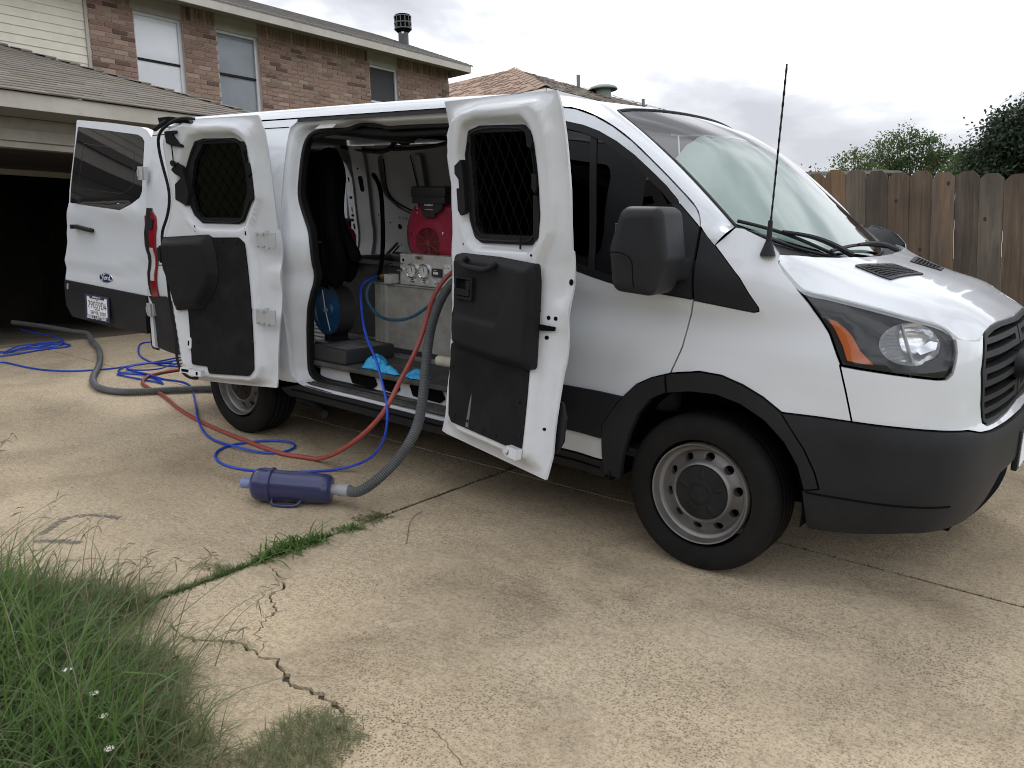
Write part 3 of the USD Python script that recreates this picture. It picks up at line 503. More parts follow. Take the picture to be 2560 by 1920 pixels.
# ================================================================== trees
def leafmat(name, a, b, tr=.35):
    n = {'g': ('geometry', {}), 'n': ('noise_texture', {'scale': 1.4, 'detail': 4.0}), 'i': ('geometry', {}), 'r': ('rgb_ramp', {'ramp': [(.3, a), (.7, b)]}), 'ad': ('math', {'math_type': 'multiply_add', 'value2': .45, 'value3': -.22}), 'ad2': ('math', {'math_type': 'add'}),
         'd': ('principled_bsdf', {'roughness': .55}), 't': ('translucent_bsdf', {}), 'm': ('mix_closure', {'fac': tr})}
    return usdkit.material(stage, '/World/Looks/' + name, n, [('g.position', 'n.vector'), ('i.random_per_island', 'ad.value1'), ('ad.value', 'ad2.value1'), ('n.fac', 'ad2.value2'), ('ad2.value', 'r.fac'), ('r.color', 'd.base_color'), ('r.color', 't.color'), ('d.BSDF', 'm.closure1'), ('t.BSDF', 'm.closure2')], surface='m.closure')
bark = mat('bark', ((.06, .045, .035), (.12, .095, .075)), .9, noise=(9, 5))
def leaves(c, size, r, droop=.3):
    n = len(c); d = r.normal(0, 1, (n, 3)); d[:, 2] -= droop; d /= np.linalg.norm(d, axis=1, keepdims=True); s = np.cross(d, r.normal(0, 1, (n, 3))); s /= np.linalg.norm(s, axis=1, keepdims=True); L = size * r.uniform(.7, 1.3, (n, 1)); w = L * .30
    nrm = np.cross(d, s); P = np.stack([c, c + d * L * .5 + s * w + nrm * L * .06, c + d * L, c + d * L * .5 - s * w + nrm * L * .06], 1).reshape(-1, 3); k = np.arange(n)[:, None] * 4; return trimesh.Trimesh(P, np.vstack([k + [0, 1, 2], k + [0, 2, 3]]), process=False)
def tree(name, lab, base, blobs, size, ncl, per, lm, seed, trunk_r=.12, cat_='tree', group=None):
    r = np.random.default_rng(seed); t = thing(name, lab, cat_, base=base, group=group); C = []; tips = []
    vol = np.array([b[3] * b[4] * b[5] for b in blobs]) ** .67
    for b, k in zip(blobs, np.round(ncl * vol / vol.sum()).astype(int)):
        d = r.normal(0, 1, (k, 3)); d /= np.linalg.norm(d, axis=1, keepdims=True); rad = r.uniform(.25, 1, (k, 1)) ** .45; q = np.array(b[:3]) + d * rad * np.array(b[3:]); tips += list(q[:: max(1, k // 9)])
        for c in q: m = int(per * r.uniform(.5, 1.5)); C.append(c + r.normal(0, 1, (m, 3)) * size * r.uniform(1.0, 2.3) * np.array([1, 1, .7]))
    obj('crown', leaves(np.vstack(C), size, r), lm, t); base = np.array(base, float); mid = np.mean([b[:3] for b in blobs], 0); fk = base + (mid - base) * .55
    limbs = [tube(spline([base, base * .5 + fk * .5 + [.05, .03, 0], fk], 8), np.linspace(trunk_r, trunk_r * .65, 8), 8)] + [tube(spline([fk, (fk + p) / 2 + r.normal(0, .12, 3), p], 8), np.linspace(trunk_r * .45, trunk_r * .06, 8), 5) for p in tips]
    obj('trunk', cat(*limbs), bark, t, 40); return t
def ray(az, el, dist): a = math.radians(az); return np.array([CAMP[0] + dist * math.cos(a), CAMP[1] + dist * math.sin(a), CAMP[2] + dist * math.tan(math.radians(el))])
lA = leafmat('leaf_mid', (.05, .085, .025), (.13, .17, .055), .45); lB = leafmat('leaf_olive', (.07, .10, .03), (.16, .185, .065), .5); lC = leafmat('leaf_dark', (.018, .032, .015), (.045, .07, .032), .25)
q = lambda az, el, D, a, b, c: (*ray(az, el, D), a, b, c)
tree('tree', 'small pale green leafy tree left of the larger one beyond the fence', ray(106.3, 0, 36) * [1, 1, 0] + [0, 0, -.3], [q(106.35, 5.4, 36, .80, .8, .95), q(107.1, 4.9, 36, .55, .6, .5), q(105.6, 5.0, 36, .7, .7, .75)], .095, 120, 40, lB, 1)
tree('tree', 'large open-crowned green tree in the middle beyond the fence', ray(103.2, 0, 38) * [1, 1, 0] + [0, 0, -.3], [q(104.3, 6.3, 38, .95, .9, .85), q(103.3, 6.4, 38, 1.1, .9, .9), q(102.2, 6.1, 38, 1.05, .9, .8), q(101.4, 5.4, 38, .75, .8, .65), q(104.7, 5.2, 38, .9, .9, .7), q(103, 5.0, 38, 1.5, .9, .7)], .10, 230, 42, lA, 2, .16)
tree('shrub', 'loose green bush between the middle tree and the dark tree', ray(100.4, 0, 30) * [1, 1, 0] + [0, 0, -.3], [q(100.45, 5.0, 30, .55, .6, .55), q(99.9, 5.1, 30, .45, .5, .7)], .08, 120, 40, lA, 4, .06, 'bush')
tree('tree', 'dense dark green tree at the right edge above the fence', ray(97.2, 0, 15) * [1, 1, 0] + [0, 0, -.3], [q(97.3, 6.2, 15, .72, .7, .50), q(98.6, 5.4, 15, .36, .5, .28), q(96.0, 6.6, 15, .8, .7, .65), q(98.1, 4.6, 15, .55, .5, .3), q(96.6, 5.0, 15, .8, .7, .5), q(94, 6, 15, .8, .8, .8)], .062, 700, 60, lC, 5, .12)
tree('shrub', 'tiny shrub top showing beside the distant roof', ray(108.5, 0, 32) * [1, 1, 0] + [0, 0, -.3], [q(108.55, 5.35, 32, .16, .2, .22), q(109.3, 5.55, 32, .10, .15, .12)], .10, 10, 14, lC, 6, .03, 'bush')

# ================================================================== VAN: surfaces
from shapely import affinity as _aff
_pl = np.array([(-4.50,-1.03),(-3.5,-1.03),(-2.5,-1.03),(-1.5,-1.03),(-.5,-1.03),(.0,-1.03),(.2,-1.026),(.4,-1.008),(.56,-.975),(.70,-.925),(.81,-.855),(.89,-.77),(.945,-.65),(.98,-.48),(1.0,-.25),(1.008,0.0)])
_sl = np.r_[0, np.cumsum(np.hypot(*np.diff(_pl, axis=0).T))] - 4.50
_px, _py = CubicSpline(_sl, _pl[:, 0]), CubicSpline(_sl, _pl[:, 1]); SMAX = _sl[-1]
_sz = np.array([(.20,.90),(.30,.935),(.36,.955),(.42,.97),(.5,.983),(.58,.985),(.68,.992),(.75,1.0),(.83,1.010),(.92,1.026),(.99,1.028),(1.05,1.017),(1.10,1.014),(1.165,1.03),(1.22,1.036),(1.28,1.035),(1.35,1.022),(1.45,1.008),(1.6,.99),(1.78,.962),(1.9,.935),(1.97,.915),(2.02,.895),(2.06,.86),(2.09,.78)])
_side = PchipInterpolator(_sz[:, 0], 1.03 - _sz[:, 1])
_fz = np.array([(.20,.16),(.28,.09),(.36,.03),(.45,-.005),(.55,-.022),(.66,-.022),(.72,-.012),(.76,.006),(.80,.008),(.9,.010),(1.0,.022),(1.08,.045),(1.14,.075),(1.2,.14),(1.3,.32),(1.5,.7),(2.1,1.2)])
_front = PchipInterpolator(_fz[:, 0], _fz[:, 1])
def sstep(t): t = np.clip(t, 0, 1); return t * t * (3 - 2 * t)
def wrap(s, z, depth=0.0):
    """the right flank and nose of the van; s runs along the plan line (it equals x on the flank)"""
    s = np.asarray(s, float); z = np.asarray(z, float); sc = np.clip(s, -4.6, SMAX)
    x, y = _px(sc), _py(sc); tx, ty = _px(sc, 1), _py(sc, 1); l = np.hypot(tx, ty); tx, ty = tx / l, ty / l; nx, ny = -ty, tx
    w = sstep((s - .15) / .8); d = _side(np.clip(z, .2, 2.09)) * (1 - w) + _front(np.clip(z, .2, 2.1)) * w
    d = d + .055 * sstep((s + .75) / .85) * sstep((z - 1.2) / .35) * (1 - w) + .035 * sstep((-4.05 - s) / .4)
    for xc in (0.0, -3.30):
        r = np.hypot(s - xc, z - .36); d = d - .022 * np.exp(-((r - .50) / .085) ** 2) * (z > .3) * (1 - w)
    d = d + depth
    return np.stack([x + nx * d, y + ny * d, z + 0 * x], -1)
def wrapf(s, z, depth=0.0):
    """wrap, carried on past the middle of the nose to the left side"""
    s = np.asarray(s, float); P = wrap(np.where(s > SMAX, 2 * SMAX - s, s), z, depth); P[..., 1] = np.where(s > SMAX, -P[..., 1], P[..., 1]); return P
def full(P): return unary_union([P, _aff.scale(P, -1, 1, origin=(SMAX, 0))]).buffer(.0005).buffer(-.0005)
def offf(d0): return lambda a, b, d: wrapf(a, b, d + d0)
def off(d0): return lambda a, b, d: wrap(a, b, d + d0)
def wnormal(s, z):
    e = 1e-3; a = (wrap(s + e, z) - wrap(s - e, z)); b = (wrap(s, z + e) - wrap(s, z - e)); n = np.cross(a, b); return n / np.linalg.norm(n)

HL = [(.347,1.244),(.497,1.214),(.661,1.181),(.823,1.149),(.908,1.131),(.950,1.108),(.971,1.073),(.969,1.035),(.958,.996),(.945,.960),(.923,.942),(.886,.940),(.819,.946),(.716,.955),(.602,.965),(.536,.972),(.517,1.010),(.481,1.087),(.445,1.135),(.392,1.198)]
AMBER = [(.468,1.139),(.500,1.130),(.542,1.099),(.563,1.077),(.595,1.028),(.647,.982),(.615,.982),(.553,.990),(.531,1.043),(.500,1.096)]
FLARE_OUT = [(-.475,.33),(-.472,.571),(-.422,.651),(-.366,.72),(-.301,.785),(-.227,.825),(-.139,.857),(-.006,.883),(.088,.880),(.178,.853),(.258,.815),(.333,.764),(.431,.635),(.48,.547),(.501,.484),(.444,.467)]
FLARE_IN = [(-.397,.316),(-.375,.431),(-.341,.551),(-.298,.650),(-.232,.731),(-.169,.765),(-.049,.790),(.067,.796),(.169,.773),(.270,.722),(.353,.647),(.412,.560),(.444,.467)]
ARCH = poly(FLARE_IN + [(.46,.2),(-.41,.2)])
FLARE = poly(FLARE_OUT + FLARE_IN[::-1])
DOOR_FRAME = [(-1.155,1.982),(-.95,1.978),(-.834,1.968),(-.746,1.956),(-.640,1.921),(-.538,1.872),(-.438,1.809),(-.340,1.733),(-.246,1.656),(-.165,1.586),(-.113,1.537),(-.092,1.502),(-.080,1.458)]
DOOR_SEAM = [(-.080,1.458),(-.075,1.298),(-.061,1.167),(-.081,1.075),(-.095,.976),(-.121,.901),(-.142,.852),(-.169,.765)]
WIN_TOP = [(-1.10,1.905),(-.95,1.903),(-.797,1.886),(-.692,1.864),(-.611,1.837),(-.518,1.792),(-.426,1.734),(-.330,1.661),(-.267,1.610),(-.210,1.555)]
WIN_BOT = [(-.150,1.30),(-.30,1.215),(-.408,1.220),(-.536,1.246),(-.653,1.274),(-.90,1.312),(-1.10,1.325)]
SAIL_DOOR = [(-.208,1.555),(-.185,1.548),(-.086,1.458),(-.081,1.298),(-.067,1.174),(-.209,1.185),(-.30,1.200),(-.215,1.30)]
SAIL_FENDER = [(-.075,1.449),(-.005,1.390),(.126,1.271),(.210,1.163),(.212,1.150),(.193,1.144),(-.055,1.170),(-.068,1.298)]
HOODSEAM = [(.258,1.373),(.259,1.341),(.290,1.302),(.347,1.247),(.497,1.217),(.661,1.184),(.823,1.152),(.908,1.134),(.950,1.113),(.972,1.088),(1.052,1.076),(1.130,1.070),(1.180,1.090),(1.230,1.103),(1.33,1.118),(1.5,1.122),(1.756,1.119),(SMAX,1.117)]
GRILLE = [(1.207,1.099),(1.30,1.114),(1.418,1.119),(1.756,1.114),(SMAX,1.112),(SMAX,.768),(1.745,.765),(1.488,.749),(1.287,.742),(1.20,.742),(1.172,.755),(1.143,.832),(1.122,.952),(1.150,1.03),(1.175,1.075)]
BTOP = [(.333,.764),(.466,.763),(.592,.760),(.777,.753),(1.052,.738),(1.127,.722),(1.218,.717),(1.462,.717),(SMAX,.717)]
ARCH_R = Point(-3.30, .36).buffer(.425, 48)
OUT_TOP = [(-1.30,1.972),(-1.7,1.972),(-2.2,1.972),(-2.70,1.972)]; OUT_REAR = [(-2.70,1.972),(-2.745,1.945),(-2.752,1.90),(-2.752,.78),(-2.743,.544),(-2.725,.467),(-2.690,.435)]; OUT_BOT = [(-2.690,.435),(-2.640,.420),(-2.255,.410),(-1.811,.404),(-1.30,.397)]
SEAL_TOP = [(-1.34,1.919),(-1.58,1.921),(-1.95,1.923),(-2.024,1.925),(-2.088,1.94),(-2.172,1.952),(-2.254,1.948),(-2.311,1.931),(-2.37,1.927),(-2.52,1.927),(-2.58,1.925),(-2.637,1.914)]
SEAL_REAR = [(-2.637,1.914),(-2.682,1.881),(-2.70,1.828),(-2.704,1.745),(-2.704,1.623),(-2.695,1.544),(-2.656,1.466),(-2.618,1.409),(-2.577,1.342),(-2.552,1.26),(-2.545,1.15),(-2.555,1.03),(-2.595,.92),(-2.632,.819),(-2.661,.66),(-2.667,.541),(-2.658,.485),(-2.634,.460)]
SEAL_BOT = [(-2.634,.460),(-2.58,.444),(-2.4,.440),(-2.239,.438),(-1.978,.431),(-1.7,.426),(-1.34,.42)]
OPENING = poly(OUT_TOP + OUT_REAR[1:] + OUT_BOT[1:])

# top surfaces, fitted through measured points (x, y, z), each mirrored about y = 0
def rbf(pts, smooth=0.0):
    p = np.array(pts, float); q = p[np.abs(p[:, 1]) > 1e-6] * [1, -1, 1]; p = np.vstack([p, q])
    _, k = np.unique(p[:, :2].round(4), axis=0, return_index=True); p = p[k]
    f = RBFInterpolator(p[:, :2], p[:, 2], kernel='thin_plate_spline', smoothing=smooth)
    return lambda x, y, d=0.0: np.stack([np.asarray(x, float), np.asarray(y, float), f(np.c_[np.ravel(x), np.ravel(y)]).reshape(np.shape(x)) - d], -1)
hoodB = wrap(*spline(HOODSEAM[3:], 60).T)
hoodE = np.vstack([wrap(*np.array(HOODSEAM[:4]).T)[:3], hoodB])
COWL = np.array([(.207,-.905,1.366),(.245,-.86,1.362),(.300,-.70,1.352),(.335,-.50,1.345),(.358,-.25,1.340),(.366,0,1.338)])
hood_s = rbf(list(hoodE[1::3]) + [tuple(hoodE[-1])] + list(COWL) + [(.518,.393,1.288),(.46,.456,1.305),(.537,.51,1.268),(.70,.42,1.236),(.85,.40,1.166),(.62,0,1.272),(.80,0,1.205),(.60,.68,1.238),(.75,.62,1.196)], 1e-4)
WS_EDGE = spline([(.020,-.854,1.462),(-.14,-.830,1.600),(-.30,-.800,1.727),(-.50,-.748,1.862),(-.664,-.689,1.963)], 24)
WS_TOP = spline([(-.664,-.689,1.963),(-.655,-.55,1.982),(-.625,-.30,1.996),(-.61,0,2.0)], 12)
WS_BOT = spline([(.020,-.854,1.462),(.115,-.74,1.418),(.215,-.58,1.372),(.285,-.35,1.338),(.312,0,1.322)], 16)
ws_s = rbf(list(WS_EDGE[::3]) + list(WS_TOP[::2]) + list(WS_BOT[::2]) + [(-.3,0,1.862),(0,0,1.615),(-.3,-.4,1.835),(0,-.4,1.585)], 1e-5)
ROOF_EDGE = spline([(-.664,-.689,1.963),(-.80,-.735,2.012),(-1.0,-.772,2.045),(-1.5,-.795,2.062),(-2.5,-.80,2.066),(-4.29,-.80,2.066)], 60)
roof_s = rbf(list(ROOF_EDGE[::4]) + list(WS_TOP[::3]) + [(-.75,0,2.035),(-1.0,0,2.062),(-1.5,0,2.082),(-2.5,0,2.090),(-3.4,0,2.09),(-4.4,0,2.088),(-1.0,.45,2.055),(-1.8,.45,2.08),(-3,.45,2.084),(-4.4,.45,2.084)], 1e-4)

# ------------------------------------------------------------------ VAN: body
van = thing('cargo_van', 'white cargo van with its side cargo doors and rear doors open', 'van', drive=True)
PT, BP = MAT['white_paint'], MAT['black_plastic']
SM = 38
def part(name, m, mt, parent=None, smooth=SM, label=None): return obj(name, m, mt, parent or van, smooth, label=label)
g = 0.0035
def panel(name, P, mt, d0=0.0, thick=.016, cell=.05, parent=None, two=True, gap=g, label=None):
    m = lift(P.buffer(-gap) if gap else P, off(d0), cell, thick); o = part(name, m, mt, parent, label=label)
    if two: part(name, mirror(m), mt, parent if parent is None or parent not in LEFT else LEFT[parent]); 
    if two and parent is None: LEFT[o] = van.GetStage().GetPrimAtPath(str(van.GetPath()) + '/' + name + '_001')
    return o
LEFT = {}
def two(name, m, mt, parent=None, smooth=SM): o = part(name, m, mt, parent, smooth); part(name, mirror(m), mt, parent, smooth); return o
# the rear quarter, both sides (the left side has no opening)
rear_r = poly([(-4.30,.43),(-2.70,.43),(-2.70,1.99),(-4.28,1.99)]).difference(unary_union([ARCH_R, OPENING.buffer(.001)]))
rear_l = poly([(-4.30,.43),(-1.17,.40),(-1.17,1.99),(-4.28,1.99)]).difference(ARCH_R)
quarter = part('body_side', lift(rear_r, off(0), .06, .02), PT); part('body_side', mirror(lift(rear_l, off(0), .06, .02)), PT)
# seam above the rear cargo door, a drip strip over the opening
part('drip_strip', lift(poly([(-2.745,1.974),(-1.2,1.974),(-1.2,1.999),(-2.74,1.999)]), off(.006), .06, .02), MAT['seal_black'])
part('roof_seam', tube(wrap(np.linspace(-4.3, -2.76, 24), np.full(24, 1.946), -.0005), .0028, 6), MAT['gap_black'])
# the roof rail and windshield pillar: one strip from the tail to the cowl
E1 = np.vstack([wrap(np.linspace(-4.29, -1.20, 40), np.full(40, 1.999)), wrap(*spline(np.array(DOOR_FRAME) + [0, .004], 40).T), wrap(np.array([-.045, -.006]), np.array([1.425, 1.392]))])

def arc(p, n):
    L = np.r_[0, np.cumsum(np.linalg.norm(np.diff(p, axis=0), axis=1))]; return np.stack([np.interp(np.linspace(0, L[-1], n), L, p[:, k]) for k in range(3)], 1)
i1 = 40 + 15; a1 = arc(E1[:i1], 60); a2 = arc(E1[i1 - 1:], 44)[1:]; b1 = arc(ROOF_EDGE[::-1], 60); b2 = arc(np.vstack([WS_EDGE[::-1], wrap(np.array([.062]), np.array([1.466]))]), 44)[1:]
LO, HI = np.vstack([a1, a2]), np.vstack([b1, b2])
rows = []
nrm_ = np.gradient(LO, axis=0); nrm_ = np.cross(HI - LO, nrm_); nrm_ /= np.linalg.norm(nrm_, axis=1, keepdims=True); nrm_ *= np.sign(-nrm_[:, 1:2] + 1e-9)
for k in np.linspace(0, 1, 9): rows.append(LO * (1 - k) + HI * k + nrm_ * (np.linalg.norm(HI - LO, axis=1, keepdims=True) * .12 * math.sin(math.pi * k)))
two('roof_rail', grid(np.stack(rows)), PT, smooth=60)
roof_xy = [tuple(p[:2]) for p in WS_TOP] ; roof_xy = roof_xy + [(p[0], -p[1]) for p in WS_TOP[::-1][1:]] + [(p[0], -p[1]) for p in ROOF_EDGE[1:]] + [tuple(p[:2]) for p in ROOF_EDGE[::-1][:-1]]
part('roof', lift(poly(roof_xy), roof_s, .12, .02), PT, smooth=60)
# windshield with its dark edge band
ws_xy = [tuple(p[:2]) for p in WS_BOT[::-1]] + [tuple(p[:2]) for p in WS_EDGE[1:]] + [tuple(p[:2]) for p in WS_TOP[1:]]
WSP = poly(ws_xy + [(a, -b) for a, b in ws_xy[::-1]])
wsh = part('windshield', lift(WSP.buffer(-.006), ws_s, .06, 0, wall=False), MAT['wind_glass'], smooth=True)
edge = np.vstack([WS_BOT[::-1], WS_EDGE[1:], WS_TOP[1:]]); loop = np.vstack([edge, (edge * [1, -1, 1])[::-1][1:]])
part('windshield_seal', tube(loop, .008, 6), MAT['seal_black'], wsh)
part('edge_band', lift(WSP.buffer(-.004).difference(WSP.buffer(-.028)), lambda a, b, d: ws_s(a, b, d + .004), .06, .002), MAT['gap_black'], wsh)
# hood
hood_xy = [tuple(p[:2]) for p in hoodE] + [(p[0], -p[1]) for p in hoodE[::-1][1:]] + [(p[0], -p[1]) for p in COWL[::1]] + [tuple(p[:2]) for p in COWL[::-1][1:]]
hood = part('hood', lift(poly(hood_xy).buffer(-.003), hood_s, .04, .02), PT, smooth=60)
# cowl tray below the wipers
cw_ = np.vstack([COWL, (COWL * [1, -1, 1])[::-1][1:]]); wb_ = arc(np.vstack([WS_BOT, (WS_BOT * [1, -1, 1])[::-1][1:]]), len(cw_))
part('cowl_tray', grid(np.stack([wb_ - [0, 0, .01], wb_ * .45 + cw_ * .55 - [0, 0, .035], cw_ - [0, 0, .022]])), BP, smooth=60)
wt_ = wrap(np.array([.062,.10,.16,.21,.258]), np.array([1.464,1.459,1.442,1.417,1.371])) + [0, .004, 0]; tb_ = np.array([(.05,-.845,1.435),(.10,-.80,1.405),(.15,-.82,1.375),(.18,-.86,1.352),(.215,-.90,1.345)])
two('cowl_side', grid(np.stack([wt_, wt_ * .5 + tb_ * .5 + [0, .01, 0], tb_])), BP)
# front wing, nose panel, bumper, flares
wing = poly(DOOR_SEAM + [(-.139,.857),(-.006,.883),(.088,.880),(.178,.853),(.258,.815),(.333,.764)] + BTOP[1:3] + [(.557,.882),(.529,.972)] + HL[15:][::1] + [(.347,1.244)] + HOODSEAM[:3][::-1] + [(.21,1.42),(.10,1.462),(.066,1.466),(-.006,1.392)])
wing = wing.difference(unary_union([FLARE.buffer(.001), ARCH, poly(HL).buffer(.002), poly(SAIL_FENDER)]))
panel('front_wing', wing, PT, cell=.035)
nose = poly([(.529,.972),(.557,.882),(.592,.760)] + BTOP[3:] + [(SMAX,.80),(SMAX,1.112)] + HOODSEAM[::-1][1:9] + [(.972,1.088)] + HL[6:16]).difference(unary_union([poly(HL).buffer(.003), poly(GRILLE).buffer(.004)]))
part('nose_panel', lift(full(nose.intersection(sbox(0, 0, SMAX + .001, 3))).buffer(-g), offf(0), .03, .016), PT)
bump_ = poly(BTOP + [(SMAX,.30),(1.4,.30),(1.123,.330),(.845,.325),(.573,.290),(.463,.287),(.436,.464),(.501,.484),(.48,.547),(.431,.635)])
LOWG = rpoly([(1.26,.345),(SMAX + .3,.345),(SMAX + .3,.515),(1.36,.515)], .02)
bumper = part('front_bumper', lift(full(bump_.intersection(sbox(0, 0, SMAX + .001, 3)).difference(LOWG).difference(FLARE)).buffer(-g), offf(-.012), .03, .03), BP)
two('bumper_crease', (tube(wrap(np.linspace(.452, .985, 24), np.linspace(.462, .452, 24), -.0125), .004, 6)), MAT['gap_black'], bumper)
part('lower_grille', lift(full(LOWG.intersection(sbox(0, 0, SMAX + .001, 3))), offf(.05), .05, .01), MAT['gap_black'], bumper)
for k in range(3): part('grille_bar', tube(wrapf(np.linspace(1.27, 2 * SMAX - 1.27, 40), np.full(40, .39 + .045 * k), .03), .008, 6), BP, bumper)
DLINE = poly([(-.7,.2),(-.142,.857),(-.16,.80),(-.172,.2)])
panel('wheel_arch_trim', FLARE.difference(sbox(-1, 0, -.155, 2)), BP, -.014, .03, .03)
# wheel wells and underbody, dark
for xc, rr in ((0.0, .44), (-3.30, .425)):
    a = np.linspace(-.12, math.pi + .12, 26); P = np.stack([np.stack([xc + rr * np.cos(a), np.full(26, y), .36 + rr * np.sin(a)], -1) for y in (-.985, -.70, -.66)])
    P[2, :, 0] = xc + .2 * np.cos(a); P[2, :, 2] = .36 + .2 * np.sin(a)
    two('wheel_well', grid(P), MAT['gap_black'], smooth=False)
part('underbody', cat(bx(-4.3, .42, -.66, .66, .30, .36), bx(-2.86, -.45, -.90, .90, .33, .40), bx(.42, .9, -.6, .6, .3, .5), tube([(-.0, -.9, .345), (0, .9, .345)], .05), tube([(-3.3, -.9, .345), (-3.3, .9, .345)], .06)), MAT['gap_black'], smooth=False)
# black rocker below the sill
rock = poly([(-2.87,.372),(-2.78,.330),(-1.83,.312),(-.48,.305),(-.48,.388),(-1.83,.400),(-2.255,.406),(-2.66,.421)])
two('rocker_trim', lift(rock, off(.004), .05, .03), BP); two('rocker_groove', tube(wrap(np.linspace(-2.75, -.5, 40), np.linspace(.378, .352, 40), .002), .0045, 6), MAT['gap_black'])
two('rear_bumper', lift(poly([(-4.36,.46),(-4.00,.44),(-3.78,.50),(-3.86,.66),(-3.95,.80),(-4.05,.85),(-4.33,.83)]), off(-.012), .05, .05), BP)

# ------------------------------------------------------------------ VAN: cab door
cab = poly([(-1.155,.405)] + DOOR_FRAME + DOOR_SEAM[1:] + [(-.298,.650),(-.36,.50),(-.475,.44),(-.475,.398)]).difference(unary_union([FLARE, ARCH]))
WIN = rpoly(WIN_TOP + WIN_BOT, .012); SD = poly(SAIL_DOOR)
door = panel('cab_door', cab.difference(WIN.buffer(.016)).difference(SD), PT, cell=.035)
panel('window_frame', WIN.buffer(.019).difference(WIN.buffer(-.012)).difference(SD), MAT['seal_black'], -.001, .02, .04, door, gap=0)
panel('window', WIN.buffer(-.006).difference(SD), MAT['window_glass'], .012, 0, .05, door, gap=0)
panel('window_divider', poly([(-.645,1.835),(-.611,1.824),(-.540,1.254),(-.570,1.257)]), MAT['seal_black'], .006, .01, .05, door, gap=0)
panel('mirror_base', SD, BP, -.004, .02, .03, door, gap=.001)
mould = poly([(-1.15,.505),(-.47,.505),(-.462,.571),(-.412,.651),(-.356,.722),(-1.15,.722)]).difference(FLARE)
panel('side_moulding', mould, BP, -.012, .015, .04, door, gap=.002)
panel('wheel_arch_trim', FLARE.intersection(sbox(-1, 0, -.16, 2)), BP, -.014, .03, .03, door, gap=.002)
panel('wing_triangle', poly(SAIL_FENDER), BP, -.003, .02, .03, gap=.001)
# dark skin added behind the panels to block light through the gaps
back = poly([(-1.155,.41)] + DOOR_FRAME + [(-.05,1.42),(.1,1.36),(.24,1.25),(.34,1.2),(.55,.9),(1.0,.9),(SMAX,.9),(SMAX,.5),(1,.45),(.5,.5)]).difference(unary_union([ARCH, WIN.buffer(-.012), poly(HL).buffer(.01), poly(GRILLE)]))
panel('inner_skin', back, MAT['gap_black'], .026, .004, .06, gap=0)
part('door_handle', tube(wrap(np.linspace(-1.09, -.95, 10), np.full(10, 1.13), -.035 + .03 * np.linspace(-1, 1, 10) ** 4), .013, 8), BP, door)
# pillar between the cab door and the cargo opening
panel('door_pillar', poly([(-1.33,.40),(-1.165,.40),(-1.165,1.985),(-1.33,1.985)]), PT, .004, .02, .05, two=False)

# ------------------------------------------------------------------ VAN: headlights, grille, badge
BOWL = ell(.785, 1.060, .125, .077)
def bowl(s, z, d): r2 = ((np.asarray(s) - .785) / .125) ** 2 + ((np.asarray(z) - 1.060) / .077) ** 2; return wrap(s, z, .022 + .055 * np.clip(1 - r2, 0, 1) ** .7)
for side in (0, 1):
    fl = (lambda m: m) if side == 0 else mirror
    h = part('headlight', fl(lift(poly(HL).buffer(-.004), off(.002), .04, .01)), MAT['lens'], smooth=60)
    part('lamp_housing', fl(lift(poly(HL).buffer(-.003).difference(BOWL), lambda a, b, d: wrap(a, b, .02 + d), .04, .05)), MAT['lamp_inner'], h)
    part('reflector', fl(lift(BOWL.buffer(.002), bowl, .014, 0, wall=False)), MAT['reflector'], h, smooth=60)
    part('turn_signal', fl(lift(poly(AMBER), off(.010), .03, .01)), MAT['amber'], h)
    # ribbed left part, dividing fin and bulb shield inside the bowl
    for k in range(9):
        zz = .998 + .013 * k; hw = .118 * math.sqrt(max(0, 1 - ((zz - 1.058) / .075) ** 2)); s0, s1 = .785 - hw * .93, .785 - .01 - .05 * (zz - 1.0) / .12
        if s1 > s0 + .01: part('reflector_rib', fl(tube(bowl(np.linspace(s0, s1, 8), np.full(8, zz), 0) - wnormal(.78, 1.06) * -.003, .0022, 5)), MAT['reflector'], h)
    part('reflector_fin', fl(lift(poly([(.745,1.135),(.752,1.135),(.800,.995),(.794,.993)]), off(.026), .03, .03)), MAT['hinge_metal'], h)
    part('bulb_shield', fl(lift(poly([(.800,1.04),(.86,1.075),(.895,1.07),(.885,1.045),(.82,1.025)]), off(.016), .03, .02)), MAT['chrome'], h)
    part('lower_lens_trim', fl(lift(poly([(.80,.960),(.935,.965),(.948,1.00),(.90,1.02),(.84,1.0)]), off(.012), .03, .01)), MAT['lamp_inner'], h)
gr = part('grille', lift(full(poly(GRILLE)), offf(.055), .05, .02), MAT['gap_black'])
GI = poly(GRILLE).buffer(-.018)
part('grille_frame', lift(full(poly(GRILLE)).buffer(-.002).difference(full(poly(GRILLE)).buffer(-.018)), offf(-.004), .03, .05), BP, gr)
for z0 in (1.035, .925, .815):
    P = rpoly([(1.12,z0 - .037),(SMAX + .2,z0 - .030),(SMAX + .2,z0 + .042),(1.12,z0 + .036)], .012).difference(rpoly([(1.185,z0 - .012),(SMAX - .08,z0 - .008),(SMAX - .08,z0 + .018),(1.185,z0 + .014)], .008)).intersection(GI.buffer(.004))
    part('grille_bar', lift(full(P.intersection(sbox(0, 0, SMAX + .001, 3))), offf(.004), .03, .035), BP, gr)
